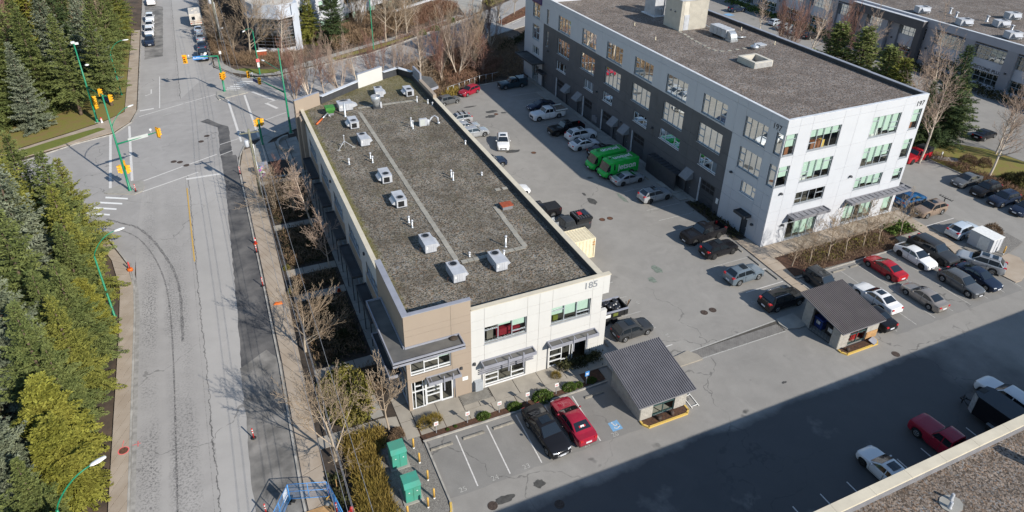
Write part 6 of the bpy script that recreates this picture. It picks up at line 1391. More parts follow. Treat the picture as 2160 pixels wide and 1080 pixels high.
t = thing('air_handler', 'white air handler with curved steel duct elbow', 'air handler', (59.2, 36.6, 15.5)); mb = MB(); mb.box(-.75, .75, -1.0, 2.6, .35, 1.5)
mb.put('casing', M['unit_white'], t)
for i in range(4):
    mb = MB(); mb.box(-.8, .8, -.9+i*.9, -.84+i*.9, .33, 1.53); mb.put('casing_band', M['galv'], t)
for y in (-.7, 2.2):
    mb = MB(); mb.box(-.7, .7, y-.1, y+.1, 0, .35); mb.put('support', M['grey_metal'], t)
mb = MB()
for i in range(7):
    a0, a1 = R(i*90/7), R((i+1)*90/7); y0, z0 = -1.0-1.05*math.sin(a0), .35+1.05*math.cos(a0); y1, z1 = -1.0-1.05*math.sin(a1), .35+1.05*math.cos(a1)
    mb.poly([(-.55, y0, z0), (.55, y0, z0), (.55, y1, z1), (-.55, y1, z1)])
    for s in (-.55, .55): mb.poly([(s, y0, z0), (s, y1, z1), (s, -1.0, .35)])
mb.box(-.65, .65, -2.15, -.95, 0, .34); mb.put('duct_elbow', M['galv'], t)
mb = MB(); mb.path([(1.4, 7.5, .3), (.9, 5.0, .3), (1.3, 1.0, .3), (1.5, -1.3, .3), (2.6, -1.5, .3)], .1, 7); mb.put('pipe_run', M['galv'], t)
t = thing('turbine_vent', 'low round steel vent with a flat lid beside it', 'vent', (59.7, 30.8, 15.5)); mb = MB(); mb.lathe([(.45, 0), (.45, .2), (.62, .3), (.62, .42), (.3, .6), (.14, .62), (.14, .85)], n=16); mb.put('cowl', M['galv'], t)
t = thing('flat_vent', 'flat white square lid right of the round steel vent', 'vent', (61.3, 31.4, 15.5)); mb = MB(); mb.box(-.45, .45, -.45, .45, 0, .3); mb.put('curb', M['grey_metal'], t); mb = MB(); mb.box(-.6, .6, -.6, .6, .3, .4); mb.put('lid', M['unit_white'], t)
t = thing('roof_curb', 'open square parapet curb with ribbed white sides', 'roof curb', (55.3, 25.7, 15.5))
for a, b, c, d in ((-1.5, 1.5, -1.65, -1.25), (-1.5, 1.5, 1.25, 1.65), (-1.5, -1.1, -1.25, 1.25), (1.1, 1.5, -1.25, 1.25)):
    mb = MB(); mb.box(a, b, c, d, 0, .8); mb.put('curb_side', M['pent'], t)
for i in range(14):
    mb = MB(); mb.box(-1.42+i*.205, -1.34+i*.205, -1.69, -1.651, .03, .72); mb.put('rib', M['unit_white'], t)
pavers('paver_path', 'dotted line of pavers from the penthouse to the round vent', [(55.1, 42), (54.1, 36.3), (54, 31.8), (56.6, 31.4), (59.3, 31.6)], 15.5, 1.0, wob=.1)
for x, y in ((50.5, 47.0), (49.2, 39.5)):
    pipe_thing(x, y, .45, .05, 'thin marker stub on the tall block roof near the shadow of the penthouse', 15.5, 'marker stubs on the tall block roof', False, 'container')
for x, y in ((63.9, 31.4), (64.3, 39)):
    pipe_thing(x, y, .5, .05, 'thin marker stub beside the far parapet of the tall block', 15.5, 'marker stubs by the far parapet', False, 'container')
# ---- far building roof units
FU = [(129.5, 55.7, 'far roof unit first from the left on the long building'), (128.9, 45.8, 'far roof unit behind the leaning birch top'), (135, 42.4, 'far roof unit with dark left side, middle of the right group'), (143, 45.5, 'far roof unit at the very edge of the picture, upper right'), (129.2, 36.2, 'far roof unit lowest at the right edge'), (131, 68.8, 'far roof unit at the top edge of the picture')]
for x, y, l in FU:
    c = copy_tree(ag, (x-1, y-1, 8.2), R(70), l, 'units on the long building roof', [1.6, 1.2, 1.4])
for x, y, l in ((133.2, 53.6, 'white vent behind the first far roof unit'), (131.3, 50.8, 'small vent between the far roof units'), (134.5, 43.4+3, 'bulbous white vent right of the far units'), (132.5, 40, 'small vent left of the big far units')): pipe_thing(x, y, 1.0, .2, l, 8.2, 'vents on the long building roof')
# ---- near roof lower right
t = thing('vent_pair', 'pair of rusty-collared pipe vents on the brown roof', 'roof vents', (25.1, -27.95, 8.9)); mb = MB(); mb.prism([(.75*math.cos(i*PI/5), .6*math.sin(i*PI/5)) for i in range(10)], 0, .05); mb.put('pad', M['concrete_grey'], t)
for x, y in ((-.35, -.15), (.25, .2)):
    mb = MB(); mb.lathe([(.16, .05), (.1, .12), (.1, .5), (.07, .55)], (x, y, 0), 10); mb.put('pipe', M['unit_white'], t)
t = thing('roof_duct', 'dark duct casting a slanting shadow at the right of the brown roof', 'duct', (32.6, -28.3, 8.9)); mb = MB(); mb.box(-.3, .3, -.3, .3, 0, 1.3); mb.put('casing', M['grey_metal'], t)

# ------------------------------------------------------------------ masonry sheds with ribbed steel roofs
def ribmat(name, a, b): return pm(name, a, .45, .08, .8, metal=.2)
M['shed_roof'] = ribmat('shed_roof', (.16, .155, .165), None); M['shed_roof2'] = ribmat('shed_roof2', (.185, .16, .15), None)
M['cmu'] = pm('cmu', (.42, .4, .36), .9, .12, 2, bump=.2, col2=(.36, .345, .31), rnd=.22)
M['mortar'] = pm('mortar', (.25, .24, .22), .95, .1, 4)
cm = MB(); cm.box(-.194, .194, -.02, .02, -.094, .094); cmesh = cm.mesh('block'); ch_ = MB(); ch_.box(-.094, .094, -.02, .02, -.094, .094); chmesh = ch_.mesh('block')
def block_wall(root, p0, p1, h, nrm, hf=None):
    """running-bond block face between two ground points; nrm = outward normal"""
    a, b = Vector(p0), Vector(p1); d = (b-a); L = d.length; d.normalize(); ang = math.atan2(d.y, d.x); nn = Vector(nrm)
    nr = int(h/.2)
    for j in range(nr):
        u = 0 if j % 2 == 0 else -.2
        while u < L-.05:
            s, e = max(0, u), min(L, u+.4); w = e-s
            if w > .1:
                m_ = (s+e)/2; z = .1+j*.2; hh = h if hf is None else hf(m_)
                if z+.09 < hh:
                    full = w > .3; p = a+d*m_+nn*.012; q = put('block', cmesh if full else chmesh, M['cmu'], root, (p.x, p.y, z), ang)
                    if w not in (.4,): q.scale = (w/(.4 if full else .2), 1, 1)
            u += .4
def shed(name, label, x0, x1, y0, y1, zf, zb, roofpoly, roofmat, glass_x, open_left):
    t = thing(name, label, 'shed', (0, 0, 0)); w = .22
    hf = lambda y: zf+(zb-zf)*(y-y0)/(y1-y0)
    ga, gb = glass_x; mb = MB(); mb.box(x0, ga, y0, y0+w, 0, zf); mb.box(gb, x1, y0, y0+w, 0, zf); mb.put('front_wall', M['mortar'], t)
    block_wall(t, (x0, y0), (ga, y0), zf-.02, (0, -1)); block_wall(t, (gb, y0), (x1, y0), zf-.02, (0, -1))
    def side(xw, n_, gap=None):
        ys = [(y0+w+.003, y1)] if gap is None else [(y0+w+.003, gap[0]), (gap[1], y1)]
        for a, b in ys:
            mb = MB(); mb.idx([(xw, a, 0), (xw+w, a, 0), (xw+w, b, 0), (xw, b, 0), (xw, a, hf(a)), (xw+w, a, hf(a)), (xw+w, b, hf(b)), (xw, b, hf(b))], [(3, 2, 1, 0), (4, 5, 6, 7), (0, 1, 5, 4), (1, 2, 6, 5), (2, 3, 7, 6), (3, 0, 4, 7)]); mb.put('side_wall', M['mortar'], t)
        return ys
    for a, b in side(x0, -1, open_left): block_wall(t, (x0, b), (x0, a if a > y0+.3 else y0), zb, (-1, 0), lambda m_, b=b: hf(b-m_)-.02)
    side(x1-w, 1)
    mb = MB(); mb.box(x0+w, x1-w, y1-w, y1, 0, zb); mb.put('back_wall', M['mortar'], t)
    mb = MB(); mb.box(x0+w, x1-w, y0+w, y1-w, 0, .06); mb.put('floor', M['concrete_grey'], t)
    # glazed front bay
    mb = MB(); F = Fr((0, y0, 0), (1, 0, 0), (0, -1, 0)); window(t, F, ga, gb, .1, zf-.1, [.5], [(0, .55), (1, .55)], M['teal_frame'], d=-.1, sill=False, fw_=.05)
    # ribbed roof
    (rx0, rx1, ry0, ry1, rz0, rz1) = roofpoly; mb = MB(); k = int((rx1-rx0)/.21); prof = []
    for i in range(k):
        x = rx0+(rx1-rx0)*i/k; s = (rx1-rx0)/k; prof += [(x, 0), (x+s*.5, 0), (x+s*.6, .075), (x+s*.88, .075)]
    prof.append((rx1, 0))
    for (a, za), (b, zb_) in zip(prof[:-1], prof[1:]): mb.poly([(a, ry0, rz0+za), (b, ry0, rz0+zb_), (b, ry1, rz1+zb_), (a, ry1, rz1+za)])
    rf = mb.put('roof', M[roofmat], t)
    mb = MB(); mb.idx([(rx0, ry0, rz0-.12), (rx1, ry0, rz0-.12), (rx1, ry1, rz1-.12), (rx0, ry1, rz1-.12), (rx0, ry0, rz0-.012), (rx1, ry0, rz0-.012), (rx1, ry1, rz1-.012), (rx0, ry1, rz1-.012)], [(3, 2, 1, 0), (4, 5, 6, 7), (0, 1, 5, 4), (1, 2, 6, 5), (2, 3, 7, 6), (3, 0, 4, 7)]); mb.put('roof_deck', M['grey_metal'], rf)
    return t
M['teal_frame'] = pm('teal_frame', (.06, .12, .12), .4, .1, 4, metal=.3)
S1 = shed('block_shed', 'grey block shed with ribbed charcoal roof beside the accessible stall', 17.0, 21.64, -8.6, -4.1, 2.12, 3.1, (16.35, 22.05, -9.15, -3.4, 2.2, 3.3), 'shed_roof', (18.2, 20.4), None)
S2 = shed('block_shed', 'open-sided grey block shed with ribbed brown-grey roof among parked cars', 39.2, 44.3, -8.5, -4.0, 2.3, 3.15, (38.75, 44.3, -9.05, -3.35, 2.42, 3.35), 'shed_roof2', (40.5, 42.75), (-7.6, -5.05))
M['ply'] = pm('ply', (.42, .25, .11), .8, .15, 4)
mb = MB(); mb.box(42.8, 44.25, -8.6, -8.54, .1, .95); mb.put('plywood_panel', M['ply'], S2)
# contents and planters of the sheds
t = thing('red_bin', 'bright red bin behind the glass of the open-sided shed', 'bin', (41.8, -7.7, .06)); mb = MB(); mb.hexa([(-.45, -.4, 0), (.45, -.4, 0), (.45, .4, 0), (-.45, .4, 0), (-.55, -.5, 1.3), (.55, -.5, 1.3), (.55, .5, 1.3), (-.55, .5, 1.3)]); mb.put('tub', M['lamp_red'], t); mb = MB(); mb.box(-.58, .58, -.53, .53, 1.3, 1.38); mb.put('lid', M['lamp_red'], t)
M['bin_blue'] = pm('bin_blue', (.02, .05, .22), .5, .1, 3)
t = thing('blue_bin', 'blue recycling bin inside the open side of the shed', 'bin', (40.3, -5.4, .06)); mb = MB(); mb.hexa([(-.4, -.45, 0), (.4, -.45, 0), (.4, .45, 0), (-.4, .45, 0), (-.5, -.55, 1.15), (.5, -.55, 1.15), (.5, .55, 1.15), (-.5, .55, 1.15)]); mb.put('tub', M['bin_blue'], t); mb = MB(); mb.box(-.53, .53, -.58, .58, 1.15, 1.25); mb.put('lid', M['bin_blue'], t); mb = MB(); mb.box(-.52, -.505, -.25, .2, .6, 1.0); mb.put('label_plate', M['paper'], t)
t = thing('black_bin', 'black wheeled bin with a white notice inside the open shed', 'bin', (40.4, -6.8, .06)); mb = MB(); mb.box(-.45, .45, -.55, .55, .1, 1.2); mb.put('tub', M['trim'], t); mb = MB(); mb.box(-.47, -.452, -.25, .25, .5, 1.0); mb.put('notice', M['paper'], t); mb = MB(); mb.box(-.5, .5, -.6, .6, 1.2, 1.28); mb.put('lid', M['trim'], t)
t = thing('mesh_gate', 'black mesh gate swung across the open side of the shed', 'gate', (39.15, -7.6, .05)); mb = MB()
for z in (.1, .9, 1.7): mb.tube((0, 0, z), (-.3, 2.3, z), .025, n=5)
for i in range(8): mb.tube((-.3*i/7, 2.3*i/7, .1), (-.3*i/7, 2.3*i/7, 1.7), .015, n=4)
mb.put('gate_frame', M['black'], t)
def planter(label, x0, x1, y0, y1):
    t = thing('kerbed_planter', label, 'planter', (0, 0, 0)); pts = [(x0, y1), (x0, y0+.5), (x0+.35, y0), (x1-.4, y0), (x1, y0+.35), (x1, y1)]
    mb = MB(); c = Vector(((x0+x1)/2, (y0+y1)/2))
    for a, b in zip(pts[:-1], pts[1:]):
        a, b = Vector(a), Vector(b); d = (b-a).normalized(); nn = Vector((-d.y, d.x))*.16
        mb = MB(); mb.prism([a, b, b+nn, a+nn], 0, .15); mb.put('kerb_stone', M['kerb_yellow'], t)
    mb = MB(); mb.prism([(p[0]+(.1 if p[0] < c.x else -.1), p[1]+(.1 if p[1] < c.y else 0)) for p in pts], .01, .11); mb.put('soil', M['mulch'], t); return t
planter('yellow-kerbed planter in front of the shed by the accessible stall', 16.95, 21.6, -9.6, -8.68); planter('yellow-kerbed planter in front of the open-sided shed', 39.2, 43.9, -9.55, -8.66)
t = thing('dumped_sheet', 'tilted grey panel dumped on the far planter', 'panel', (43.3, -9.1, .2)); mb = MB(); mb.box(-.5, .5, -.35, .3, 0, .06); o = mb.put('sheet', M['grey_cap'], t); o.rotation_euler = (.3, .1, .3)
for x, y, l in ((18.6, -9.15, 'weathered stump at the left end of the near planter'), (19.9, -9.1, 'small grey box among the soil of the near planter'), (40.0, -9.1, 'dark stump in the far planter')):
    t = thing('stump', l, 'stump', (x, y, .1)); mb = MB(); mb.lathe([(.2, 0), (.17, .3), (.1, .34)], n=8); mb.put('trunk', M['iron'], t)
# ------------------------------------------------------------------ signals, lamps, poles, wires
M['pole_green'] = pm('pole_green', (.008, .19, .095), .4, .08, 2); M['signal_yellow'] = pm('signal_yellow', (.75, .36, .015), .5, .08, 3); M['lamp_white'] = pm('lamp_white', (.68, .68, .66), .4, .05, 3)
M['sign_blue'] = pm('sign_blue', (.04, .2, .5), .5, .06, 3); M['sign_navy'] = pm('sign_navy', (.012, .03, .15), .5, .06, 3); M['lens_dark'] = pm('lens_dark', (.05, .045, .01), .3, .1, 5)
_n = N('lens_red'); _n.color((.6, .02, .01)); _n.b.inputs['Emission Color'].default_value = (1, .03, .01, 1); _n.b.inputs['Emission Strength'].default_value = 1.2; M['lens_red'] = _n.m
M['wood_pole'] = pm('wood_pole', (.2, .2, .14), .9, .2, 2, col2=(.13, .12, .09)); M['wire'] = pm('wire', (.26, .26, .27), .6, .1, 2); M['delin_red'] = pm('delin_red', (.5, .035, .03), .5, .1, 4); M['orange'] = pm('orange', (.62, .13, .01), .5, .1, 4)
M['transformer'] = pm('transformer', (.05, .3, .22), .55, .1, 1.2, col2=(.07, .25, .18)); M['post_yellow'] = pm('post_yellow', (.6, .36, .08), .6, .12, 5)
def signal_head(root, c, ang, plate=False, lit=False, n=3, vert=True):
    """three-lens head whose lenses face the horizontal direction ang"""
    mb = MB(); mb.box(-.16, .12, -.19, .19, -.55, .55); o = mb.put('signal_head', M['signal_yellow'], root, c, ang)
    for i in range(n):
        z = .36-.36*i; mb = MB(); mb.lathe([(.14, .12), (.14, .14)], (0, 0, z), 12, 0, 'x'); mb.put('lens', M['lens_red'] if lit and i == 0 else M['lens_dark'], o)
        mb = MB(); pts = []
        for k in range(9):
            a = R(-20+k*27.5); pts.append((math.cos(a)*.165, math.sin(a)*.165))
        for (a, b), (c_, d) in zip(pts[:-1], pts[1:]): mb.poly([(.12, a, z+b), (.36, a, z+b*1.0), (.36, c_, z+d), (.12, c_, z+d)])
        mb.put('visor', M['signal_yellow'], o)
    if plate:
        mb = MB(); mb.box(-.04, -.01, -.36, .36, -.75, .75); mb.put('back_plate', M['signal_yellow'], o)
    return o
def mast(label, x, y, h, joint=None, arm=None, lampz=None, lamp=None, group='signal masts at the junction'):
    t = thing('signal_mast', label, 'traffic signal', (x, y, .1), 0, group); mb = MB(); mb.lathe([(.26, 0), (.26, .06), (.17, .1), (.14, 3), (.085, h)], n=12); mb.put('pole', M['pole_green'], t)
    mb = MB(); mb.box(-.35, .35, -.35, .35, -.12, .02); mb.put('footing', M['concrete_grey'], t)
    if joint:
        mb = MB(); ax, ay = arm[0]-x, arm[1]-y; mb.path([(0, 0, joint), (ax*.5, ay*.5, joint+.05), (ax, ay, arm[2])], [.12, .085, .06], 8); mb.put('arm', M['pole_green'], t)
    if lamp:
        lx, ly = lamp[0]-x, lamp[1]-y; pts = [(0, 0, lampz)]
        for i in range(1, 9):
            f = i/8; pts.append((lx*f, ly*f, lampz+(lamp[2]-lampz)*math.sin(f*PI/2)**.8))
        mb = MB(); mb.path(pts, [.06]+[.05]*8, 7); mb.put('lamp_arm', M['pole_green'], t)
        d = Vector((lx, ly)).normalized(); a = math.atan2(d.y, d.x); mb = MB(); mb.lathe([(.05, -.1), (.15, .1), (.19, .4), (.12, .75), (.03, .8)], (0, 0, 0), 10, 0, 'x'); mb.v = [(p, q, r_*.45) for p, q, r_ in mb.v]
        mb.put('lamp_head', M['lamp_white'], t, pts[-1], a)
    return t
SG = 'signal masts at the junction'
# south-west island mast (nearest)
t = mast('green signal mast on the near traffic island with a street lamp arm', -22.55, 50.82, 13.2, 6.6, (-17.95, 52.6, 6.75), 8.9, (-20.4, 52.7, 10.6), SG)
signal_head(t, (4.75, 1.85, 6.65), R(35), True); mb = MB(); q = [(.6, .25), (4.0, 1.55)]; mb.hexa([(1.3, .45, 6.5), (3.6, 1.3, 6.5), (3.6, 1.34, 6.5), (1.3, .49, 6.5), (1.3, .45, 6.95), (3.6, 1.3, 6.95), (3.6, 1.34, 6.95), (1.3, .49, 6.95)]); mb.put('street_sign', M['blind_grey'], t)
mb = MB(); mb.tube((4.0, 1.6, 6.75), (4.0, 1.6, 7.2), .03, n=6); mb.box(3.88, 4.12, 1.5, 1.7, 7.2, 7.4); mb.put('camera', M['lamp_white'], t)
for a, z in ((80, 3.5), (190, 3.2), (10, 3.0)): signal_head(t, (.38*math.cos(R(a)), .38*math.sin(R(a)), z), R(a))
# north-west mast
t = mast('tall green signal mast on the lawn by the firs with cameras at its top', -27.76, 77.16, 12.6, 5.75, (-24.2, 69.9, 6.1), None, None, SG)
signal_head(t, (2.0, -3.9, 6.0), R(-10)); signal_head(t, (3.55, -7.2, 6.05), R(-10)); mb = MB(); mb.hexa([(2.3, -4.7, 5.2), (3.2, -6.5, 5.2), (3.24, -6.48, 5.2), (2.34, -4.68, 5.2), (2.3, -4.7, 5.7), (3.2, -6.5, 5.7), (3.24, -6.48, 5.7), (2.34, -4.68, 5.7)]); mb.put('street_sign', M['sign_navy'], t)
for z, dx in ((12.4, .3), (12.6, -.15)):
    mb = MB(); mb.box(dx-.18, dx+.3, -.14, .14, z, z+.28); mb.put('camera', M['lamp_white'], t)
mb = MB(); mb.lathe([(.28, 0), (.3, .12), (.1, .2)], (.9, -.3, 9.2), 12); mb.put('lamp_head', M['lamp_white'], t)
for a, z in ((90, 2.9), (-10, 2.7), (30, 3.6)): signal_head(t, (.4*math.cos(R(a)), .4*math.sin(R(a)), z), R(a))
# far island mast with the street name
t = mast('green signal mast on the far island carrying the street name plate', -8.37, 83.92, 6.45, 6.35, (-13.2, 84.9, 6.2), None, None, SG)
signal_head(t, (-5.2, 1.0, 6.1), R(-100), True, True); mb = MB(); mb.box(-3.95, -1.55, .5, .56, 5.95, 6.55); sgn = mb.put('street_sign', M['sign_blue'], t); text('sign_lettering', 'Bellwood St', .46, basis((-2.75, .485, 6.25), (1, 0, 0), (0, 0, 1)), M['paper'], sgn)
mb = MB(); mb.tube((-4.5, .9, 6.3), (-4.5, .9, 6.6), .03, n=6); mb.box(-4.6, -4.4, .8, 1.0, 6.6, 6.8); mb.put('camera', M['lamp_white'], t)
for a, z in ((-110, 2.9), (-60, 2.75), (-20, 3.0)): signal_head(t, (.38*math.cos(R(a)), .38*math.sin(R(a)), z), R(a))
# south-east mast by the corner building
t = mast('tall green signal mast beside the corner building with long arm and lamp', -.48, 61.73, 13.3, 6.5, (-4.5, 71.4, 6.55), 9.7, (-2.3, 66.9, 10.0), SG)
signal_head(t, (-4.2, 10.2, 6.5), R(-70)); signal_head(t, (-2.9, 6.5, 6.5), R(-70)); mb = MB(); mb.hexa([(-3.7, 8.6, 5.9), (-3.1, 7.1, 5.9), (-3.06, 7.12, 5.9), (-3.66, 8.62, 5.9), (-3.7, 8.6, 6.4), (-3.1, 7.1, 6.4), (-3.06, 7.12, 6.4), (-3.66, 8.62, 6.4)]); mb.put('street_sign', M['sign_navy'], t)
mb = MB(); mb.tube((-3.6, 8.9, 6.6), (-3.6, 8.9, 7.0), .03, n=6); mb.box(-3.7, -3.5, 8.8, 9.0, 7.0, 7.2); mb.put('camera', M['lamp_white'], t)
# short pedestrian pole
t = mast('short green signal pole on the shaded plaza corner', -5.02, 58.94, 4.0, None, None, None, None, SG)
for a in (100, 190, 10): signal_head(t, (.36*math.cos(R(a)), .36*math.sin(R(a)), 3.5), R(a))
def street_lamp(label, x, y, h, tip, group='green street lamps'):
    t = thing('street_lamp', label, 'street lamp', (x, y, .1), 0, group); mb = MB(); mb.lathe([(.22, 0), (.2, .08), (.11, .12), (.075, h)], n=10); mb.put('pole', M['pole_green'], t)
    lx, ly = tip[0]-x, tip[1]-y; pts = [(0, 0, h)]
    for i in range(1, 9): f = i/8; pts.append((lx*f**1.3, ly*f**1.3, h+(tip[2]-h)*math.sin(f*PI/2)))
    mb = MB(); mb.path(pts, .05, 7); mb.put('lamp_arm', M['pole_green'], t)
    a = math.atan2(ly, lx); mb = MB(); mb.lathe([(.05, -.1), (.16, .1), (.2, .45), (.13, .85), (.03, .9)], (0, 0, 0), 10, 0, 'x'); mb.v = [(p, q, r_*.45) for p, q, r_ in mb.v]; mb.put('lamp_head', M['lamp_white'], t, pts[-1], a)
    return t
street_lamp('green street lamp rising out of the firs by the curve of the near street', -23.3, 23.2, 7.2, (-21.2, 24.0, 9.0)); street_lamp('green street lamp at the lower left corner of the picture', -23.6, -6.0, 7.2, (-21.4, -5.0, 9.0)); street_lamp('green street lamp among the firs along the far street', -24.7, 88.6, 7.2, (-22.4, 88.9, 9.2))
t = street_lamp('green street lamp on the bright grass across the junction with a bus sign', -1.64, 90.81, 8.2, (-3.2, 87.3, 9.3)); mb = MB(); mb.box(-.3, .3, -.17, -.13, 2.4, 3.0); mb.put('banner', M['pink_paint'], t); mb = MB(); mb.box(-.2, .2, -.17, -.13, 1.4, 2.3); mb.put('notice', M['paper'], t)
street_lamp('green street lamp on the grass verge of the cross street', 21.73, 98.04, 10.5, (19.5, 94.5, 11.5))
def wood_pole(label, x, y, h, tf=False):
    t = thing('utility_pole', label, 'utility pole', (x, y, 0), 0, 'wooden utility poles'); mb = MB(); mb.lathe([(.19, 0), (.17, h*.5), (.13, h)], n=10); mb.put('pole', M['wood_pole'], t)
    mb = MB(); mb.box(-1.15, 1.15, -.06, .06, h-.55, h-.42); ca = mb.put('cross_arm', M['wood_pole'], t)
    for dx in (-1.0, -.35, 1.0):
        mb = MB(); mb.lathe([(.05, 0), (.07, .1), (.03, .2)], (dx, 0, h-.42), 8); mb.put('insulator', M['lamp_white'], ca)
    if tf:
        mb = MB(); mb.lathe([(.26, 0), (.28, .1), (.28, .75), (.2, .85)], (-.5, .05, h-2.3), 14); mb.put('transformer_can', M['unit_white'], t)
        mb = MB(); mb.tube((0, -.05, 3.6), (.9, -.4, 3.75), .03, n=6); mb.box(.75, 1.05, -.5, -.3, 3.65, 3.85); mb.put('side_bracket', M['lamp_white'], t)
        mb = MB(); mb.path([(.22, -.12, .2), (.2, -.12, h-2)], .05, 6); mb.put('conduit', M['paper'], t)
    return t
wood_pole('weathered utility pole with white transformer can beside the painted cabinet', -7.18, 42.61, 9.6, True); wood_pole('utility pole with guys beside the far street', -6.9, 112, 11.0, True)
def wire(a, b, sag, label='thin overhead line strung along the near street', r=.017):
    pts = []; a, b = Vector(a), Vector(b)
    for i in range(15):
        f = i/14; p = a.lerp(b, f); p.z -= sag*4*f*(1-f); pts.append(p)
    mb = MB(); mb.path(pts, r, 4); tag(mb.put('overhead_line', M['wire']), label, 'overhead line', 'overhead lines along the street')
for dx, z, l in ((-1.0, 9.4, 'from the left end of the cross arm'), (1.0, 9.4, 'from the right end of the cross arm'), (-.35, 9.4, 'from the inner insulator of the cross arm'), (.15, 7.4, 'from below the transformer can'), (.15, 6.5, 'lowest of all on the pole')):
    wire((-7.18+dx, 42.61, z), (-7.5+dx, -42, z+.1), .9, 'overhead line toward the camera, '+l); wire((-7.18+dx, 42.61, z), (-6.9+dx, 112, z+1.3), 1.0, 'overhead line across the junction, '+l)
# ---- painted utility cabinet
M['graffiti'] = pm('graffiti', (.55, .06, .2), .6, .1, 5, col2=(.1, .4, .12))
_n = N('mural'); v = _n.voro(5, None, 'Color'); _n.color(_n.mix(.35, v, (.35, .05, .15))); _n.rough(.6); M['mural'] = _n.m
t = thing('utility_cabinet', 'utility cabinet painted with a colourful mural beside the wooden pole', 'cabinet', (-5.9, 48.7, .12)); mb = MB(); mb.box(-.75, -.05, -.5, .5, 0, 1.6); mb.put('painted_body', M['mural'], t); mb = MB(); mb.box(-.04, .5, -.5, .5, 0, 1.65); mb.put('side_body', M['grey_cap'], t); mb = MB(); mb.box(-.8, .55, -.55, .55, 1.65, 1.72); mb.put('lid', M['grey_cap'], t)
# ---- green transformers and bollards
for i, (x, y, l) in enumerate(((-2.6, -4.7, 'green pad transformer farther from the camera, by the shrubs'), (-2.53, -8.0, 'green pad transformer nearer the camera'))):
    t = thing('pad_transformer', l, 'transformer', (x, y, .1), 0, 'green pad transformers'); mb = MB(); mb.box(-.75, .75, -.8, .8, 0, .1); mb.put('pad', M['concrete_grey'], t)
    mb = MB(); mb.box(-.58, .58, -.62, .62, .1, 1.6); mb.put('casing', M['transformer'], t); mb = MB(); mb.idx([(-.63, -.66, 1.6), (.63, -.66, 1.6), (.63, .66, 1.6), (-.63, .66, 1.6), (-.6, -.3, 1.78), (.6, -.3, 1.78), (.6, .62, 1.74), (-.6, .62, 1.74)], [(4, 5, 6, 7), (0, 1, 5, 4), (1, 2, 6, 5), (2, 3, 7, 6), (3, 0, 4, 7)]); mb.put('lid', M['transformer'], t)
    for s in (-1, 1):
        mb = MB(); mb.box(min(s*.02, s*.56), max(s*.02, s*.56), -.65, -.621, .16, 1.5); d = mb.put('door', M['transformer'], t); mb = MB(); mb.box(s*.3-.05, s*.3+.05, -.662, -.651, 1.1, 1.16); mb.put('label_plate', M['paper'], d)
for i, (x, y, l) in enumerate(((-1.12, -3.94, 'first yellow bollard, closest to the building corner'), (-1.11, -5.47, 'yellow bollard beside the farther transformer'), (-1.02, -7.25, 'yellow bollard between the two transformers'), (-1.09, -8.95, 'yellow bollard beside the nearer transformer'), (-1.73, -9.5, 'yellow bollard in front of the nearer transformer'), (-3.28, -9.6, 'yellow bollard cut by the bottom edge of the picture'), (69.95, -4.0, 'yellow bollard beside the white storage cabin'))):
    t = thing('bollard', l, 'bollard', (x, y, .1), 0, 'yellow bollards'); mb = MB(); mb.lathe([(.09, 0), (.09, .16)], n=10); mb.put('collar', M['paper'], t); mb = MB(); mb.lathe([(.085, .16), (.085, 1.05), (.05, 1.12)], n=10); mb.put('post', M['post_yellow'], t)
# ---- wheel stops
ws = MB(); ws.hexa([(-.95, -.12, 0), (.95, -.12, 0), (.95, .12, 0), (-.95, .12, 0), (-.9, -.07, .13), (.9, -.07, .13), (.9, .07, .13), (-.9, .07, .13)]); wsm = ws.mesh('wheel_stop')
WS = [(1.0, -4.6, 0, 'leftmost wheel stop in the front stalls'), (3.75, -4.55, 0, 'second wheel stop from the left in the front stalls'), (6.4, -4.55, 0, 'wheel stop left of the black sedan'), (9.1, -4.5, 0, 'wheel stop at the tail of the black sedan'), (15.0, -4.55, 0, 'shaded wheel stop beside the block shed'), (19.4, 1.3, 90, 'wheel stop behind the grey hatchback'),
      (42.1, 9.2, 90, 'wheel stop ahead of the black suv'), (42.1, 6.3, 90, 'pale wheel stop between black suv and blue-grey suv'), (42.1, 3.4, 90, 'wheel stop ahead of the blue-grey suv'), (42.1, .4, 90, 'wheel stop beyond the blue-grey suv'), (42.1, 14.8, 90, 'wheel stop behind the big black pickup'), (46.9, 1.1, 0, 'wheel stop at the planted bed, left end'), (49.6, 1.1, 0, 'second wheel stop at the planted bed'), (52.2, 1.1, 0, 'wheel stop behind the red sedan'), (67.5, 2.7, 90, 'wheel stop beside the pale blue suv')]
for x, y, a, l in WS: tag(put('wheel_stop', wsm, M['stop'], None, (x, y, .01), R(a)), l, 'wheel stop', 'concrete wheel stops')
for k, y in enumerate((60, 57.3, 54.6, 49.2, 46.5, 43.6, 34.0, 31.2, 28.4, 23.0)):
    tag(put('wheel_stop', wsm, M['stop'], None, (42.15, y, .01), R(90)), 'concrete wheel stop along the shaded wall of the tall block', 'wheel stop', 'wheel stops along the shaded wall')
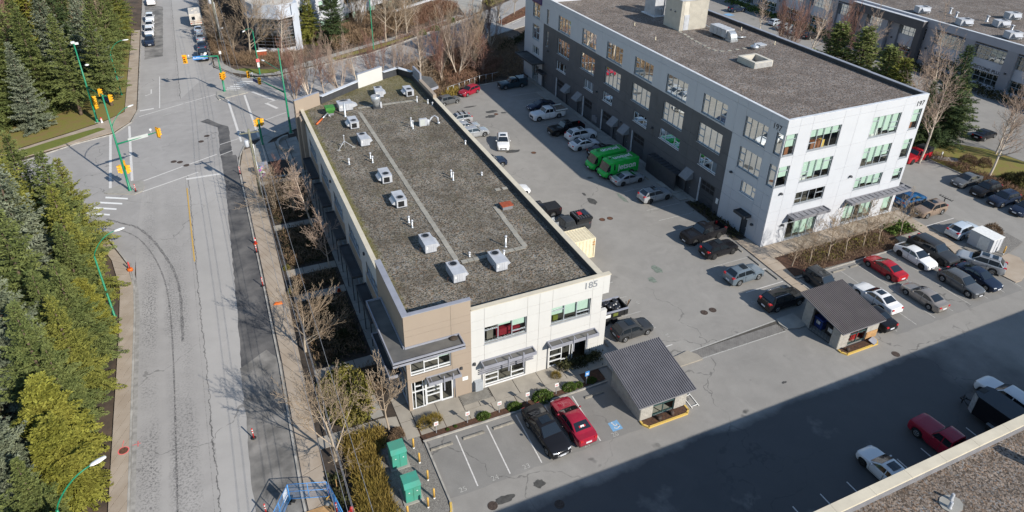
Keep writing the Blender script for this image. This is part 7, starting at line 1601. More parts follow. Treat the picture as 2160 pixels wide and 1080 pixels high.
# ---- stall signs on posts
def post_sign(x, y, label, mat, h=1.25, sz=(.36, .36), s=None, group='small stall signs on posts'):
    t = thing('stall_sign', label, 'sign', (x, y, .1), 0, group); mb = MB(); mb.box(-.03, .03, -.03, .03, 0, h); mb.put('post', M['galv'], t); mb = MB(); mb.box(-sz[0]/2, sz[0]/2, -.06, -.035, h-sz[1], h+.04); p = mb.put('plate', M[mat], t)
    mb = MB(); mb.box(-sz[0]*.36, sz[0]*.36, -.064, -.0605, h-sz[1]*.45, h-sz[1]*.3); mb.box(-sz[0]*.3, sz[0]*.3, -.064, -.0605, h-sz[1]*.75, h-sz[1]*.6); mb.put('print', M['delin_red' if mat == 'paper' else 'paper'], p); return t
for x, l in ((1.05, 'red and white stall sign nearest the transformers'), (3.75, 'red and white stall sign second from the left'), (6.6, 'red and white stall sign facing the empty third stall'), (9.2, 'red and white stall sign behind the black sedan'), (11.98, 'red and white stall sign behind the red sedan')): post_sign(x, -3.15, l, 'paper')
post_sign(14.98, -3.14, 'blue accessible parking sign beside the block shed', 'sign_blue', 1.5, (.42, .5))
# ---- manholes and drains
def manhole(x, y, label, r=.38, mat='iron', z=.012):
    t = thing('manhole_cover', label, 'manhole cover', (x, y, z), 0, 'manhole covers'); mb = MB(); mb.lathe([(r, 0), (r, .012), (r*.86, .012), (r*.86, .008)], n=18); mb.put('frame', M['iron'], t); mb = MB(); mb.lathe([(r*.84, .004), (r*.84, .011)], n=18)
    for i in range(-2, 3): mb.box(-r*.6, r*.6, i*r*.25-.02, i*r*.25+.02, .011, .018)
    mb.put('lid', M[mat], t)
for x, y, l in ((30.81, 20.86, 'rusty manhole cover left one of the pair mid aisle'), (31.86, 20.75, 'rusty manhole cover right one of the pair mid aisle'), (31.07, 1.0, 'manhole cover left one of the pair near the open shed'), (32.14, .99, 'manhole cover right one of the pair near the open shed'), (43.98, -11.2, 'manhole cover in front of the far planter'), (2.65, -11.16, 'manhole cover beside the wet patch near the bottom edge'), (7.2, -13.0, 'manhole cover inside the building shadow edge'), (31.8, 56.9, 'manhole cover beside the oil spots at the far aisle'), (31.2, 41.3, 'manhole cover right of the white crossover')): manhole(x, y, l, .38, 'iron_rust' if x > 30 and y > 20 else 'iron')
for x, y, l in ((-17.2, 57.9, 'manhole cover on the crossing, left'), (-16.4, 57.4, 'manhole cover on the crossing, beside the left one'), (-13.3, 63.6, 'manhole cover mid junction'), (-12.4, 65.4, 'farther manhole cover mid junction'), (-15.6, 56.0, 'manhole cover where the lane lines meet')): manhole(x, y, l, .4, 'iron')
t = thing('manhole_cover', 'manhole cover ringed with pink spray paint on the left sidewalk', 'manhole cover', (-22.0, 4.8, .128)); mb = MB(); mb.lathe([(.42, 0), (.42, .006)], n=18); mb.put('paint_ring', M['pink_paint'], t); mb = MB(); mb.lathe([(.34, .006), (.34, .014)], n=18); mb.put('lid', M['iron_rust'], t)
mb = MB(); stripe(mb, (-21.0, 4.9), (-21.0, 5.5), .05, .03); stripe(mb, (-21.4, 5.2), (-20.8, 5.2), .05, .03); stripe(mb, (-22.1, 5.3), (-22.0, 5.9), .05, .14); tag(mb.put('survey_mark', M['pink_paint']), kind='structure')
# ---- delineators, cones, hydrants, construction fence
def delineator(x, y, label, h=1.1, tilt=0):
    t = thing('delineator', label, 'delineator', (x, y, .1), 0, 'red and white delineator posts'); t.rotation_euler = (tilt, 0, 0); mb = MB(); mb.lathe([(.2, 0), (.2, .05), (.06, .06)], n=10); mb.put('base', M['trim'], t); mb = MB(); mb.lathe([(.055, .06), (.055, h)], n=8); mb.put('post', M['delin_red'], t)
    for z in (h*.55, h*.78): mb = MB(); mb.lathe([(.058, z), (.058, z+.11)], n=8); mb.put('band', M['paper'], t)
for x, y, l in ((-12.55, 2.1, 'delineator alone on the road beside the tree shadow'), (-9.2, 29.6, 'delineator leaning at the kerb, middle of the sidewalk'), (-9.35, 22.8, 'delineator at the kerb just below the leaning one'), (-9.0, 50.3, 'delineator at the kerb near the painted cabinet'), (-21.85, 50.2, 'delineator on the traffic island beside the signal mast'), (-7.86, -7.3, 'delineator on bare soil by the fire hydrant'), (-8.12, -5.7, 'delineator at the fence end'), (-12.52, -5.4, 'delineator at the bottom edge inside the fence')): delineator(x, y, l)
def cone(x, y, label, h=.85):
    t = thing('traffic_cone', label, 'cone', (x, y, .1), 0, 'orange cones'); mb = MB(); mb.box(-.2, .2, -.2, .2, 0, .04); mb.put('base', M['orange'], t); mb = MB(); mb.lathe([(.15, .04), (.03, h)], n=10); mb.put('body', M['delin_red'], t); mb = MB(); mb.lathe([(.095, h*.5), (.07, h*.7)], n=10); mb.put('collar', M['paper'], t)
cone(-2.2, 18.8, 'red cone on the entry path in the building shade'); cone(-9.1, 31.5, 'orange cone at the kerb beside the delineator')
t = thing('fallen_cone', 'flattened orange safety barrier lying on the sidewalk', 'cone', (-8.3, 19.1, .14)); mb = MB(); mb.hexa([(-.5, -.15, 0), (.4, -.3, 0), (.5, .1, 0), (-.3, .3, 0), (-.4, -.1, .12), (.3, -.2, .15), (.4, .05, .12), (-.2, .2, .1)]); mb.put('body', M['orange'], t)
t = thing('barrel', 'orange barrel and delineator at the inside of the left curve', 'barrel', (-22.1, 31.2, .1)); mb = MB(); mb.lathe([(.3, 0), (.28, .25), (.2, .3)], n=10); mb.put('base', M['orange'], t); mb = MB(); mb.lathe([(.08, .3), (.07, 1.1)], n=8); mb.put('post', M['delin_red'], t)
def hydrant(x, y, label, m1, m2):
    t = thing('fire_hydrant', label, 'hydrant', (x, y, .1)); mb = MB(); mb.lathe([(.2, 0), (.2, .06), (.13, .08), (.13, .6), (.16, .62), (.16, .68)], n=12); mb.put('barrel', M[m1], t); mb = MB(); mb.lathe([(.15, .68), (.12, .82), (.04, .88)], n=12); mb.put('bonnet', M[m2], t)
    for a in (0, PI/2, PI): mb = MB(); mb.tube((0, 0, .48), (.25*math.cos(a), .25*math.sin(a), .48), .065, n=8); mb.put('outlet', M[m2], t)
hydrant(-6.9, -7.9, 'red fire hydrant at the bottom edge by the grass bed', 'delin_red', 'delin_red'); hydrant(-27.1, 76.6, 'white hydrant with red cap beside the far left signal mast', 'paper', 'delin_red')
M['fence_blue'] = pm('fence_blue', (.06, .24, .55), .45, .08, 4)
_n = N('fence_mesh'); tr = _n.n.new('ShaderNodeBsdfTransparent'); mx = _n.n.new('ShaderNodeMixShader'); mx.inputs[0].default_value = .22; _n.color((.12, .2, .32)); _n.L(tr.outputs[0], mx.inputs[1]); _n.L(_n.b.outputs[0], mx.inputs[2]); _n.L(mx.outputs[0], _n.out.inputs[0]); M['fence_mesh'] = _n.m
def fence_panel(a, b, label, h=1.8, sheet=None):
    t = thing('construction_fence', label, 'fence', (a[0], a[1], .02), 0, 'blue construction fence panels'); d = Vector((b[0]-a[0], b[1]-a[1])); ang = math.atan2(d.y, d.x); L = d.length; t.rotation_euler = (0, 0, ang)
    for x in (0, L/2, L):
        mb = MB(); mb.tube((x, 0, 0), (x, 0, h), .03, n=6); mb.put('post', M['fence_blue'], t)
    for z in (.15, h*.55, h):
        mb = MB(); mb.tube((0, 0, z), (L, 0, z), .025, n=6); mb.put('rail', M['fence_blue'], t)
    mb = MB()
    for i in range(int(L/.09)): mb.tube((.05+i*.09, 0, .15), (.05+i*.09, 0, h), .004, n=3, caps=False)
    for i in range(int(h/.14)): mb.tube((0, 0, .15+i*.14), (L, 0, .15+i*.14), .004, n=3, caps=False)
    o = mb.put('wire_infill', M['fence_blue'], t); o['kind'] = 'stuff'
    for x in (0, L):
        mb = MB(); mb.box(x-.12, x+.12, -.4, .4, 0, .06); mb.put('foot', M['trim'], t)
    if sheet: mb = MB(); mb.box(sheet[0], sheet[1], -.035, -.028, sheet[2], sheet[3]); mb.put('notice', M['paper'], t)
fence_panel((-10.77, -4.85), (-8.15, -5.75), 'blue fence panel crossing the sidewalk', 1.75); fence_panel((-10.8, -4.9), (-12.35, -7.4), 'blue fence panel along the road with a white notice', 1.75, (.1, .7, .7, 1.6)); fence_panel((-12.4, -7.5), (-13.6, -9.9), 'blue fence panel cut by the bottom edge', 1.75); fence_panel((-8.05, -5.8), (-7.6, -8.6), 'blue fence panel along the soil strip', 1.75)
t = thing('plywood_ramp', 'weathered plywood sheet laid over the sidewalk behind the fence', 'plywood', (-9.2, -7.6, .14)); mb = MB(); mb.box(-1.1, 1.2, -1.2, 1.2, 0, .04); mb.put('sheet', M['ply'], t)
t = thing('survey_stake', 'wooden survey stake in the soil beside the grass bed', 'stake', (-7.44, -5.33, .08)); mb = MB(); mb.box(-.025, .025, -.02, .02, 0, 1.1); mb.put('stake', M['ply'], t)
t = thing('fence_weight', 'yellow strap and concrete weight at the fence foot', 'weight', (-8.3, -5.9, .1)); mb = MB(); mb.ball((0, -.5, .12), .25, .2, .14, 8); mb.put('weight', M['concrete_grey'], t); mb = MB(); mb.path([(-.1, 0, .05), (.3, .2, .1), (.6, .35, .05)], .05, 6); mb.put('strap', M['post_yellow'], t)
# ---- signs around the junction
t = thing('monument_sign', 'small brown sign board on the slope before the glazed office', 'sign', (-.1, 99.3, .1)); mb = MB(); mb.box(-.9, .9, -.1, .1, .5, 1.7); mb.put('board', M['rust_red'], t); mb = MB(); mb.box(-.95, .95, -.14, .14, 1.7, 1.95); mb.put('top_board', M['paper'], t)
for s in (-.8, .8): mb = MB(); mb.box(s-.06, s+.06, -.06, .06, 0, .5); mb.put('post', M['grey_metal'], t)
t = thing('diamond_sign', 'blue-grey back of a diamond road sign on the median tip', 'sign', (53.5, 104.9, .1)); mb = MB(); mb.box(-.04, .04, -.04, .04, 0, 2.4); mb.put('post', M['galv'], t); mb = MB(); mb.idx([(0, -.05, 1.3), (.62, -.05, 1.95), (0, -.05, 2.6), (-.62, -.05, 1.95), (0, -.02, 1.3), (.62, -.02, 1.95), (0, -.02, 2.6), (-.62, -.02, 1.95)], [(0, 1, 2, 3), (7, 6, 5, 4), (0, 4, 5, 1), (1, 5, 6, 2), (2, 6, 7, 3), (3, 7, 4, 0)]); mb.put('plate', M['sign_grey'], t)
for x, y, l in ((50.0, 116.0, 'white marker post with red top at the driveway edge'), (57.5, 127.5, 'white marker post beyond the driveway')):
    t = thing('marker_post', l, 'post', (x, y, .1)); mb = MB(); mb.lathe([(.12, 0), (.12, 1.1)], n=8); mb.put('post', M['paper'], t); mb = MB(); mb.lathe([(.125, 1.1), (.1, 1.35)], n=8); mb.put('cap', M['delin_red'], t)
t = thing('marker_post', 'white utility marker post on the right-hand lawn', 'post', (86.5, 16.8, .09)); mb = MB(); mb.lathe([(.1, 0), (.1, .9), (.04, .95)], n=8); mb.put('post', M['paper'], t)
t = thing('no_parking_sign', 'small white sign on a post beside the far street', 'sign', (-7.6, 100.4, .1)); mb = MB(); mb.box(-.03, .03, -.03, .03, 0, 2.3); mb.put('post', M['galv'], t); mb = MB(); mb.box(-.2, .2, -.05, -.03, 1.7, 2.3); mb.put('plate', M['paper'], t)
# ---- curved seat walls and bed on the plaza
t = thing('seat_wall', 'curved concrete seat wall on the shaded plaza', 'wall', (0, 0, .12)); mb = MB()
for i in range(10):
    a0, a1 = R(95+i*17), R(95+(i+1)*17); c = (-1.0, 57.3)
    mb = MB(); mb.prism([(c[0]+2.2*math.cos(a), c[1]+2.8*math.sin(a)) for a in (a0, a1)]+[(c[0]+1.85*math.cos(a), c[1]+2.4*math.sin(a)) for a in (a1, a0)], 0, .5); mb.put('wall_segment', M['concrete_grey'], t)
t = thing('seat_wall', 'straight concrete seat wall beside the dark bed on the plaza', 'wall', (0, 0, .12)); mb = MB(); mb.prism([(-2.2, 52.8), (-1.8, 52.8), (-1.75, 49), (-2.15, 49)], 0, .5); mb.put('wall_segment', M['concrete_grey'], t)
bed('planting_bed', [(-5.3, 52.6), (-2.35, 52.5), (-2.4, 47.6), (-5.6, 48.1)], M['soil'], .14)
# ---- chain link fence by the planting and the tank post behind the parapet
t = thing('wire_fence', 'thin grey wire fence behind the red hatchback', 'fence', (0, 0, .1)); pts = [(27.2, 67.6), (31, 69.4), (34.5, 71.0), (38.5, 71.6)]
for a, b in zip(pts[:-1], pts[1:]):
    for i in range(3):
        p = Vector(a).lerp(Vector(b), i/3); mb = MB(); mb.tube((p.x, p.y, 0), (p.x, p.y, 1.6), .035, n=6); mb.put('post', M['galv'], t)
    mb = MB(); mb.tube((a[0], a[1], 1.55), (b[0], b[1], 1.55), .025, n=5); mb.put('rail', M['galv'], t)
# ---- plank platform: low loading frame beside the shed (thin white ladder-like frame)
t = thing('ladder_frame', 'thin white ladder frame leaning beside the ribbed roof of the near shed', 'ladder', (22.55, -6.6, .02))
mb = MB()
for x, y in ((0, 2.6), (-.1, -2.4)): mb.tube((x, y, 0), (x, y, .04), .03, n=5)
mb.tube((.1, -2.6, .05), (.45, 2.8, .05), .035, n=5); mb.tube((-.6, -2.6, .05), (-.3, 2.8, .05), .035, n=5)
for i in range(5): mb.tube((.1+.07*i, -2.4+1.2*i, .05), (-.6+.06*i, -2.4+1.2*i, .05), .03, n=5)
mb.put('frame', M['paper'], t)
mb = MB(); mb.prism([(24.5, -3.3), (25.9, -3.1), (26.5, -3.9), (26.6, -4.6), (23.0, -4.6), (22.6, -3.4)], 0, .13); tag(mb.put('concrete_island', M['concrete']), kind='structure')
# ------------------------------------------------------------------ vegetation
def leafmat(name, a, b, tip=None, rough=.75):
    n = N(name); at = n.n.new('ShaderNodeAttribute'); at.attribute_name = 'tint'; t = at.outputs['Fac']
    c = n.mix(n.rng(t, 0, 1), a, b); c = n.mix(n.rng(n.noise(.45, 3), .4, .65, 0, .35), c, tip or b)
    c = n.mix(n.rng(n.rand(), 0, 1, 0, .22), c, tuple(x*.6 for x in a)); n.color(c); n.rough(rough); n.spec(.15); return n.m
M['needle_green'] = leafmat('needle_green', (.06, .085, .026), (.165, .19, .06), (.16, .165, .05)); M['needle_blue'] = leafmat('needle_blue', (.08, .1, .065), (.23, .25, .175), (.16, .18, .085))
M['needle_dark'] = leafmat('needle_dark', (.028, .048, .02), (.075, .105, .04)); M['cedar_yellow'] = leafmat('cedar_yellow', (.1, .105, .016), (.26, .255, .045), (.22, .185, .04)); M['cedar_green'] = leafmat('cedar_green', (.085, .1, .022), (.24, .235, .05))
M['trunk_brown'] = pm('trunk_brown', (.12, .085, .06), .9, .25, 4); M['bark_tan'] = leafmat('bark_tan', (.36, .27, .185), (.38, .32, .25)); M['bark_birch'] = leafmat('bark_birch', (.36, .26, .2), (.52, .45, .37)); M['bark_pink'] = leafmat('bark_pink', (.25, .13, .1), (.42, .35, .28)); M['bark_grey'] = leafmat('bark_grey', (.2, .15, .115), (.3, .26, .21))
M['bark_brown'] = leafmat('bark_brown', (.2, .14, .095), (.26, .2, .15))
M['shrub_green'] = leafmat('shrub_green', (.035, .065, .012), (.1, .15, .03)); M['shrub_lime'] = leafmat('shrub_lime', (.1, .1, .02), (.22, .205, .05), (.19, .12, .05)); M['shrub_brown'] = leafmat('shrub_brown', (.13, .085, .055), (.26, .18, .11)); M['shrub_red'] = leafmat('shrub_red', (.14, .075, .05), (.24, .14, .095), (.2, .14, .085))
M['shrub_dark'] = leafmat('shrub_dark', (.025, .03, .012), (.06, .062, .025), (.07, .045, .025)); M['grass_gold'] = leafmat('grass_gold', (.17, .115, .03), (.3, .22, .06), (.2, .17, .03))
def npmesh(name, V, T, tint):
    V = np.asarray(V, np.float32).reshape(-1, 3); T = np.asarray(T, np.int32).reshape(-1, 3); me = bpy.data.meshes.new(name); k = len(T)
    me.vertices.add(len(V)); me.vertices.foreach_set('co', V.ravel()); me.loops.add(3*k); me.loops.foreach_set('vertex_index', T.ravel())
    me.polygons.add(k); me.polygons.foreach_set('loop_start', np.arange(0, 3*k, 3, dtype=np.int32)); me.update(calc_edges=True)
    at = me.attributes.new('tint', 'FLOAT', 'FACE'); at.data.foreach_set('value', np.asarray(tint, np.float32)); return me
def diamonds(P, D, S, L, Wd, tint, droop=0.0):
    """arrays: base point, direction, side vector, length, half width -> two triangles each"""
    n = len(P); a = P; m = P+D*(L*.45)[:, None]; t = P+D*L[:, None]; t[:, 2] -= droop*L
    b = m+S*Wd[:, None]; c = m-S*Wd[:, None]; V = np.stack([a, b, t, c], 1).reshape(-1, 3); i = np.arange(n)*4
    T = np.stack([np.stack([i, i+1, i+2], 1), np.stack([i, i+2, i+3], 1)], 1).reshape(-1, 3); return V, T, np.repeat(tint, 2)
def norm(a): return a/np.maximum(1e-6, np.linalg.norm(a, axis=-1, keepdims=True))
def conifer_mesh(seed, H, Rad, droop=.35, up=.3, step=.42, per=8, base=.06, tw=.24, wid=.05, power=.85, bushy=1.0):
    r = np.random.default_rng(seed); Ps = []; Ds = []; Ss = []; Ls = []; Ws = []; Ts = []; h = H*base
    while h < H*.985:
        f = h/H; n = max(4, int(per*(1-.4*f)+.5)); ph = r.uniform(0, 6.28)
        for k in range(n):
            a = ph+2*PI*k/n+r.uniform(-.35, .35); L = (Rad*(1-f)**power+.22)*r.uniform(.55, 1.2)*(1 if f > .15 else .85)
            e = -.25+.95*f+r.uniform(-.15, .15); bt = r.uniform(0, 1); hh = h+r.uniform(-.18, .18)
            m = max(3, int(L/tw)); t = np.linspace(.12, 1, m); ca, sa = math.cos(a), math.sin(a)
            rr = L*t*(math.cos(e) if e < .8 else .7); z = hh+L*(math.sin(e)*t-droop*t*t*(1-f)+up*.5*t**3)
            bp = np.stack([rr*ca, rr*sa, z], 1); bd = norm(np.gradient(bp, axis=0)); hs = np.array([-sa, ca, 0.])
            for sg in (-1, 1):
                ang = .95; d = norm(bd*math.cos(ang)+hs*sg*math.sin(ang)+r.normal(0, .16, (m, 3))); ln = np.clip(.42*L*(1-t)+.26, .2, .95)*r.uniform(.7, 1.15, m)
                q = norm(np.cross(d, np.array([0, 0, 1.])+r.normal(0, .35, (m, 3))))
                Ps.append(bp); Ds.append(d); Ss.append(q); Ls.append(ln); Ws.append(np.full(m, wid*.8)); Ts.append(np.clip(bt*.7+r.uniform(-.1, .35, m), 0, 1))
                for u in (.25, .5, .75):
                    for s2 in (-1, 1):
                        b2 = bp+d*(ln*u)[:, None]; d2 = norm(d*.62+q*s2*.7+r.normal(0, .2, (m, 3))); l2 = ln*(.62-.32*u)+.08; q2 = norm(np.cross(d2, np.array([0, 0, 1.])+r.normal(0, .6, (m, 3))))
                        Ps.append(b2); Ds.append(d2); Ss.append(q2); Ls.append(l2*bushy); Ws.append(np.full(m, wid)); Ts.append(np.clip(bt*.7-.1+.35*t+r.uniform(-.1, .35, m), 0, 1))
            Ps.append(bp[-1:]); Ds.append(bd[-1:]); Ss.append(hs[None]); Ls.append(np.array([.35])); Ws.append(np.array([wid])); Ts.append(np.array([.9]))
        h += step*(1-.35*f)*r.uniform(.85, 1.15)
    V, T, c = diamonds(np.concatenate(Ps), np.concatenate(Ds), np.concatenate(Ss), np.concatenate(Ls), np.concatenate(Ws), np.concatenate(Ts), .12); return npmesh('crown', V, T, c)
def trunk_mesh(H, r0): mb = MB(); mb.lathe([(r0*1.25, 0), (r0, .4), (r0*.6, H*.5), (.03, H*.97)], n=8); return mb.mesh('trunk')
CON = {}
for i in range(4): CON['fir%d' % i] = (conifer_mesh(10+i, 15, 4.2+.3*(i % 2), .5, .45, .66, 7, power=1.0), trunk_mesh(15, .24))
for i in range(2): CON['spruce%d' % i] = (conifer_mesh(30+i, 15, 3.9, .35, .55, .6, 7, wid=.055, power=1.0), trunk_mesh(15, .22))
for i in range(2): CON['cedar%d' % i] = (conifer_mesh(50+i, 9, 2.7, .5, .1, .3, 10, .02, .2, .06, .55, 1.15), trunk_mesh(9, .16))
CON['firhigh'] = (conifer_mesh(80, 15, 4.2, .45, .4, .62, 7, .2, power=.95), trunk_mesh(15, .24)); CON['small'] = (conifer_mesh(70, 9, 2.6, .25, .4, .42, 7, .1), trunk_mesh(9, .14)); CON['small1'] = (conifer_mesh(71, 9, 2.5, .3, .4, .46, 7, .06), trunk_mesh(9, .14))
RV = random.Random(21)
def conifer(kind, x, y, H, mat, label, group, name='fir_tree', wide=1.0, z=.0):
    cm_, tm = CON[kind]; base = {'f': 15, 's': 15, 'c': 9}[kind[0]] if not kind.startswith('small') else 9
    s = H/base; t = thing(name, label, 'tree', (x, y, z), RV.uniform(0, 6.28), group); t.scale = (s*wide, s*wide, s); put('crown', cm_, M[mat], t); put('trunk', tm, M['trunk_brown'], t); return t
# ---- bare broadleaf trees
def bare_mesh(seed, H, kind='maple', dens=1.0):
    r = random.Random(seed); V = []; T = []; C = []
    def seg(p, q, r0, r1, sides):
        d = q-p
        if d.length < 1e-5: return
        d.normalize(); a = Vector((1, 0, 0)) if abs(d.x) < .8 else Vector((0, 1, 0)); x = d.cross(a).normalized(); y = d.cross(x); b = len(V)
        for c, rr in ((p, r0), (q, r1)):
            for k in range(sides): u = 2*PI*k/sides; w = c+(x*math.cos(u)+y*math.sin(u))*rr; V.append((w.x, w.y, w.z))
        t = min(1, max(0, (r0-.012)/.07))
        for k in range(sides):
            j = (k+1) % sides; T.append((b+k, b+j, b+sides+j)); T.append((b+k, b+sides+j, b+sides+k)); C.extend((t, t))
    P = dict(maple=dict(l=[.72, .82, .5, .4, .34], n=[17, 8, 6, 3], ang=[.85, .6, .65, .7], up=.15, start=.14, multi=1), birch=dict(l=[1, .34, .42, .45, .4], n=[24, 6, 4, 2], ang=[.8, .7, .7, .7], up=.1, start=.3, multi=1),
             vase=dict(l=[.95, .55, .42, .36, .3], n=[9, 7, 5, 3], ang=[.4, .5, .6, .7], up=.18, start=.12, multi=5), bush=dict(l=[.9, .7, .5, .4, .3], n=[8, 7, 6, 3], ang=[.8, .7, .7, .7], up=.05, start=.08, multi=5), small=dict(l=[.95, .52, .5, .45, .35], n=[13, 6, 4, 2], ang=[.85, .7, .7, .6], up=.1, start=.3, multi=1))[kind]
    def grow(p, d, L, r0, lev):
        k = 6 if lev == 0 else (4 if lev < 3 else 2); pts = [p]; dirs = [d]; rad = [r0]
        for i in range(k):
            d = (d+Vector((r.gauss(0, 1), r.gauss(0, 1), r.gauss(0, 1)))*(.05 if lev == 0 else .14)+Vector((0, 0, P['up']*(1 if lev else .3)))).normalized(); q = pts[-1]+d*L/k
            ra = max(.008, r0*(1-(i+1)/k*.85)); seg(pts[-1], q, rad[-1], ra, 6 if lev == 0 else (4 if lev == 1 else 3)); pts.append(q); dirs.append(d); rad.append(ra)
        if lev >= 4: return
        n = max(1, int(P['n'][lev]*dens*(L/H/.9 if lev == 0 else 1)+.5)) if lev < 4 else 0; st = P['start'] if lev == 0 else .2
        for i in range(n):
            f = st+(1-st)*(i+r.random())/n*.98; u = f*k; j = min(k-1, int(u)); q = pts[j].lerp(pts[j+1], u-j); dd = dirs[j+1]; a = r.uniform(0, 6.28); e = P['ang'][lev]*r.uniform(.7, 1.3)
            x = dd.orthogonal().normalized(); x = x*math.cos(a)+dd.cross(x)*math.sin(a); nd = (dd*math.cos(e)+x*math.sin(e)).normalized(); ln = L*P['l'][lev+1]*(1.1-.6*(f if lev == 0 else f*.6))*r.uniform(.7, 1.15)
            grow(q, nd, ln, max(.009, rad[j]*.55), lev+1)
        if lev < 3: grow(pts[-1], dirs[-1], L*.35, rad[-1], lev+1)
    for m in range(P['multi']):
        d = Vector((0, 0, 1)) if P['multi'] == 1 else Vector((r.uniform(-.4, .4), r.uniform(-.4, .4), 1)).normalized(); grow(Vector((r.uniform(-.2, .2)*(P['multi'] > 1), r.uniform(-.2, .2)*(P['multi'] > 1), 0)), d, H*P['l'][0]*(1 if m == 0 else r.uniform(.7, 1)), H*(.016 if P['multi'] == 1 else .011), 0)
    return npmesh('branches', V, T, C)
BARE = {'maple0': bare_mesh(1, 8, 'maple'), 'maple1': bare_mesh(2, 8, 'maple'), 'birch0': bare_mesh(3, 9, 'birch'), 'birch1': bare_mesh(4, 9, 'birch'), 'vase0': bare_mesh(5, 9, 'vase', 1.0), 'vase1': bare_mesh(6, 9, 'vase', 1.0), 'bush0': bare_mesh(7, 5, 'bush', .75), 'small0': bare_mesh(8, 4, 'small'), 'small1': bare_mesh(9, 4, 'small')}
BH = {'maple': 8, 'birch': 9, 'vase': 9, 'bush': 5, 'small': 4}
def bare(kind, x, y, H, mat, label, group=None, lean=(0, 0), wide=1.0, name='bare_tree', z=.08):
    t = thing(name, label, 'tree', (x, y, z), RV.uniform(0, 6.28) if lean == (0, 0) else 0, group); s = H/BH[kind[:-1]]; t.scale = (s*wide, s*wide, s); t.rotation_euler = (lean[0], lean[1], t.rotation_euler[2]); put('branches', BARE[kind], M[mat], t); return t
# ---- leafy masses
def inpoly(x, y, poly):
    c = False; j = len(poly)-1
    for i in range(len(poly)):
        if (poly[i][1] > y) != (poly[j][1] > y) and x < (poly[j][0]-poly[i][0])*(y-poly[i][1])/(poly[j][1]-poly[i][1])+poly[i][0]: c = not c
        j = i
    return c
def mass(poly, n, h, leaf, seed, up=.3, tuft=0, flat_=0.0, thin=.3):
    r = np.random.default_rng(seed); px = [p[0] for p in poly]; py = [p[1] for p in poly]; pts = []
    while len(pts) < n:
        xs = r.uniform(min(px), max(px), n); ys = r.uniform(min(py), max(py), n)
        pts += [(a, b) for a, b in zip(xs, ys) if inpoly(a, b, poly)]
    q = np.array(pts[:n]); hx = h*(.62+.38*np.sin(q[:, 0]*2.1+seed)*np.sin(q[:, 1]*1.7+seed*2)+.25*np.sin(q[:, 0]*5.3+q[:, 1]*4.1)); hx = np.maximum(.12, hx); q = q+r.normal(0, .22, q.shape)
    z = hx*np.sqrt(r.uniform(flat_, 1, n)); P = np.column_stack([q, z]); D = norm(r.normal(0, 1, (n, 3))+np.array([0, 0, up])); S = norm(np.cross(D, r.normal(0, 1, (n, 3))))
    L = leaf*r.uniform(.6, 1.4, n); return diamonds(P, D, S, L, L*thin, r.uniform(0, 1, n))
def blobmesh(n, rx, ry, rz, leaf, seed, twig=.3, up=.2):
    r = np.random.default_rng(seed); d = norm(r.normal(0, 1, (n, 3))); d[:, 2] = np.abs(d[:, 2])*1.05-.1; k = r.uniform(.55, 1, n)**.5*(1+.12*np.sin(d[:, 0]*5+seed)*np.sin(d[:, 1]*6)); P = d*k[:, None]*np.array([rx, ry, rz]); P[:, 2] = np.maximum(.02, P[:, 2])
    D = norm(d+r.normal(0, .7, (n, 3))+np.array([0, 0, up])); S = norm(np.cross(D, r.normal(0, 1, (n, 3)))); L = leaf*r.uniform(.6, 1.4, n); V, T, c = diamonds(P, D, S, L, L*twig, r.uniform(0, 1, n)); return npmesh('foliage', V, T, c)
BL = {'leafy': blobmesh(1400, .8, .55, .6, .13, 1), 'leafy2': blobmesh(1100, .6, .55, .6, .13, 2), 'twiggy': blobmesh(2600, 1.5, 1.3, 1.6, .34, 3, .07, .6), 'tuft': blobmesh(700, .6, .5, .6, .4, 4, .04, 1.6)}
def shrub(kind, x, y, s, mat, label, group, z=.1, name='shrub', rz=None):
    o = put(name, BL[kind], M[mat], None, (x, y, z), RV.uniform(0, 6) if rz is None else rz); o.scale = (s, s, s); return tag(o, label, 'shrub', group)
def stuff(name, poly, n, h, leaf, mat, seed, up=.3, z=.05, **k):
    if mat in ('shrub_brown', 'shrub_red', 'grass_gold'): n = int(n*2.6); k.setdefault('thin', .05); leaf *= 1.15; up += .5
    V, T, c = mass(poly, n, h, leaf, seed, up, **k); V[:, 2] += z; o = put(name, npmesh(name, V, T, c), M[mat]); o['kind'] = 'stuff'; return o
# ================= placing: firs left of the near street
GF = 'firs along the near street'; GI = 'firs farther inside the wood'
front = [(-27.4, -13, 15, 'fir0', 'needle_green'), (-26.6, -9.5, 11, 'spruce0', 'needle_blue'), (-28.6, -4.5, 13, 'fir1', 'needle_green'), (-26.2, -1.5, 8, 'fir2', 'needle_green'), (-26.6, 9.8, 12.5, 'fir3', 'needle_green'), (-28.8, 13.8, 15, 'spruce1', 'needle_blue'), (-26.3, 15.4, 11.5, 'fir0', 'needle_green'), (-28.6, 20.5, 16, 'fir1', 'needle_green'), (-25.8, 27.6, 13.0, 'fir2', 'cedar_green'), (-29.4, 27.5, 17, 'spruce0', 'needle_blue'), (-27.2, 34.2, 14, 'fir3', 'needle_green'), (-31.6, 35, 17, 'fir0', 'cedar_green'), (-30.6, 39.2, 14.5, 'fir1', 'needle_green')]
lab = ['dark fir at the bottom left corner behind the lamp', 'low blue-green spruce beside the bottom left lamp', 'wide green fir above the bottom left corner', 'short bushy fir touching the left sidewalk near the bottom', 'green fir beside the pink-ringed manhole, next to the yellow cedars', 'tall blue-grey spruce rising behind the left sidewalk, mid height of the picture', 'green fir leaning over the start of the left sidewalk', 'tall green fir behind the lamp at the curve, right side of it', 'olive fir overhanging the bend of the near street', 'tall blue-grey spruce behind the bend of the near street', 'green fir above the curve kerb', 'tall olive fir above the zebra crossing', 'green fir at the slip road corner']
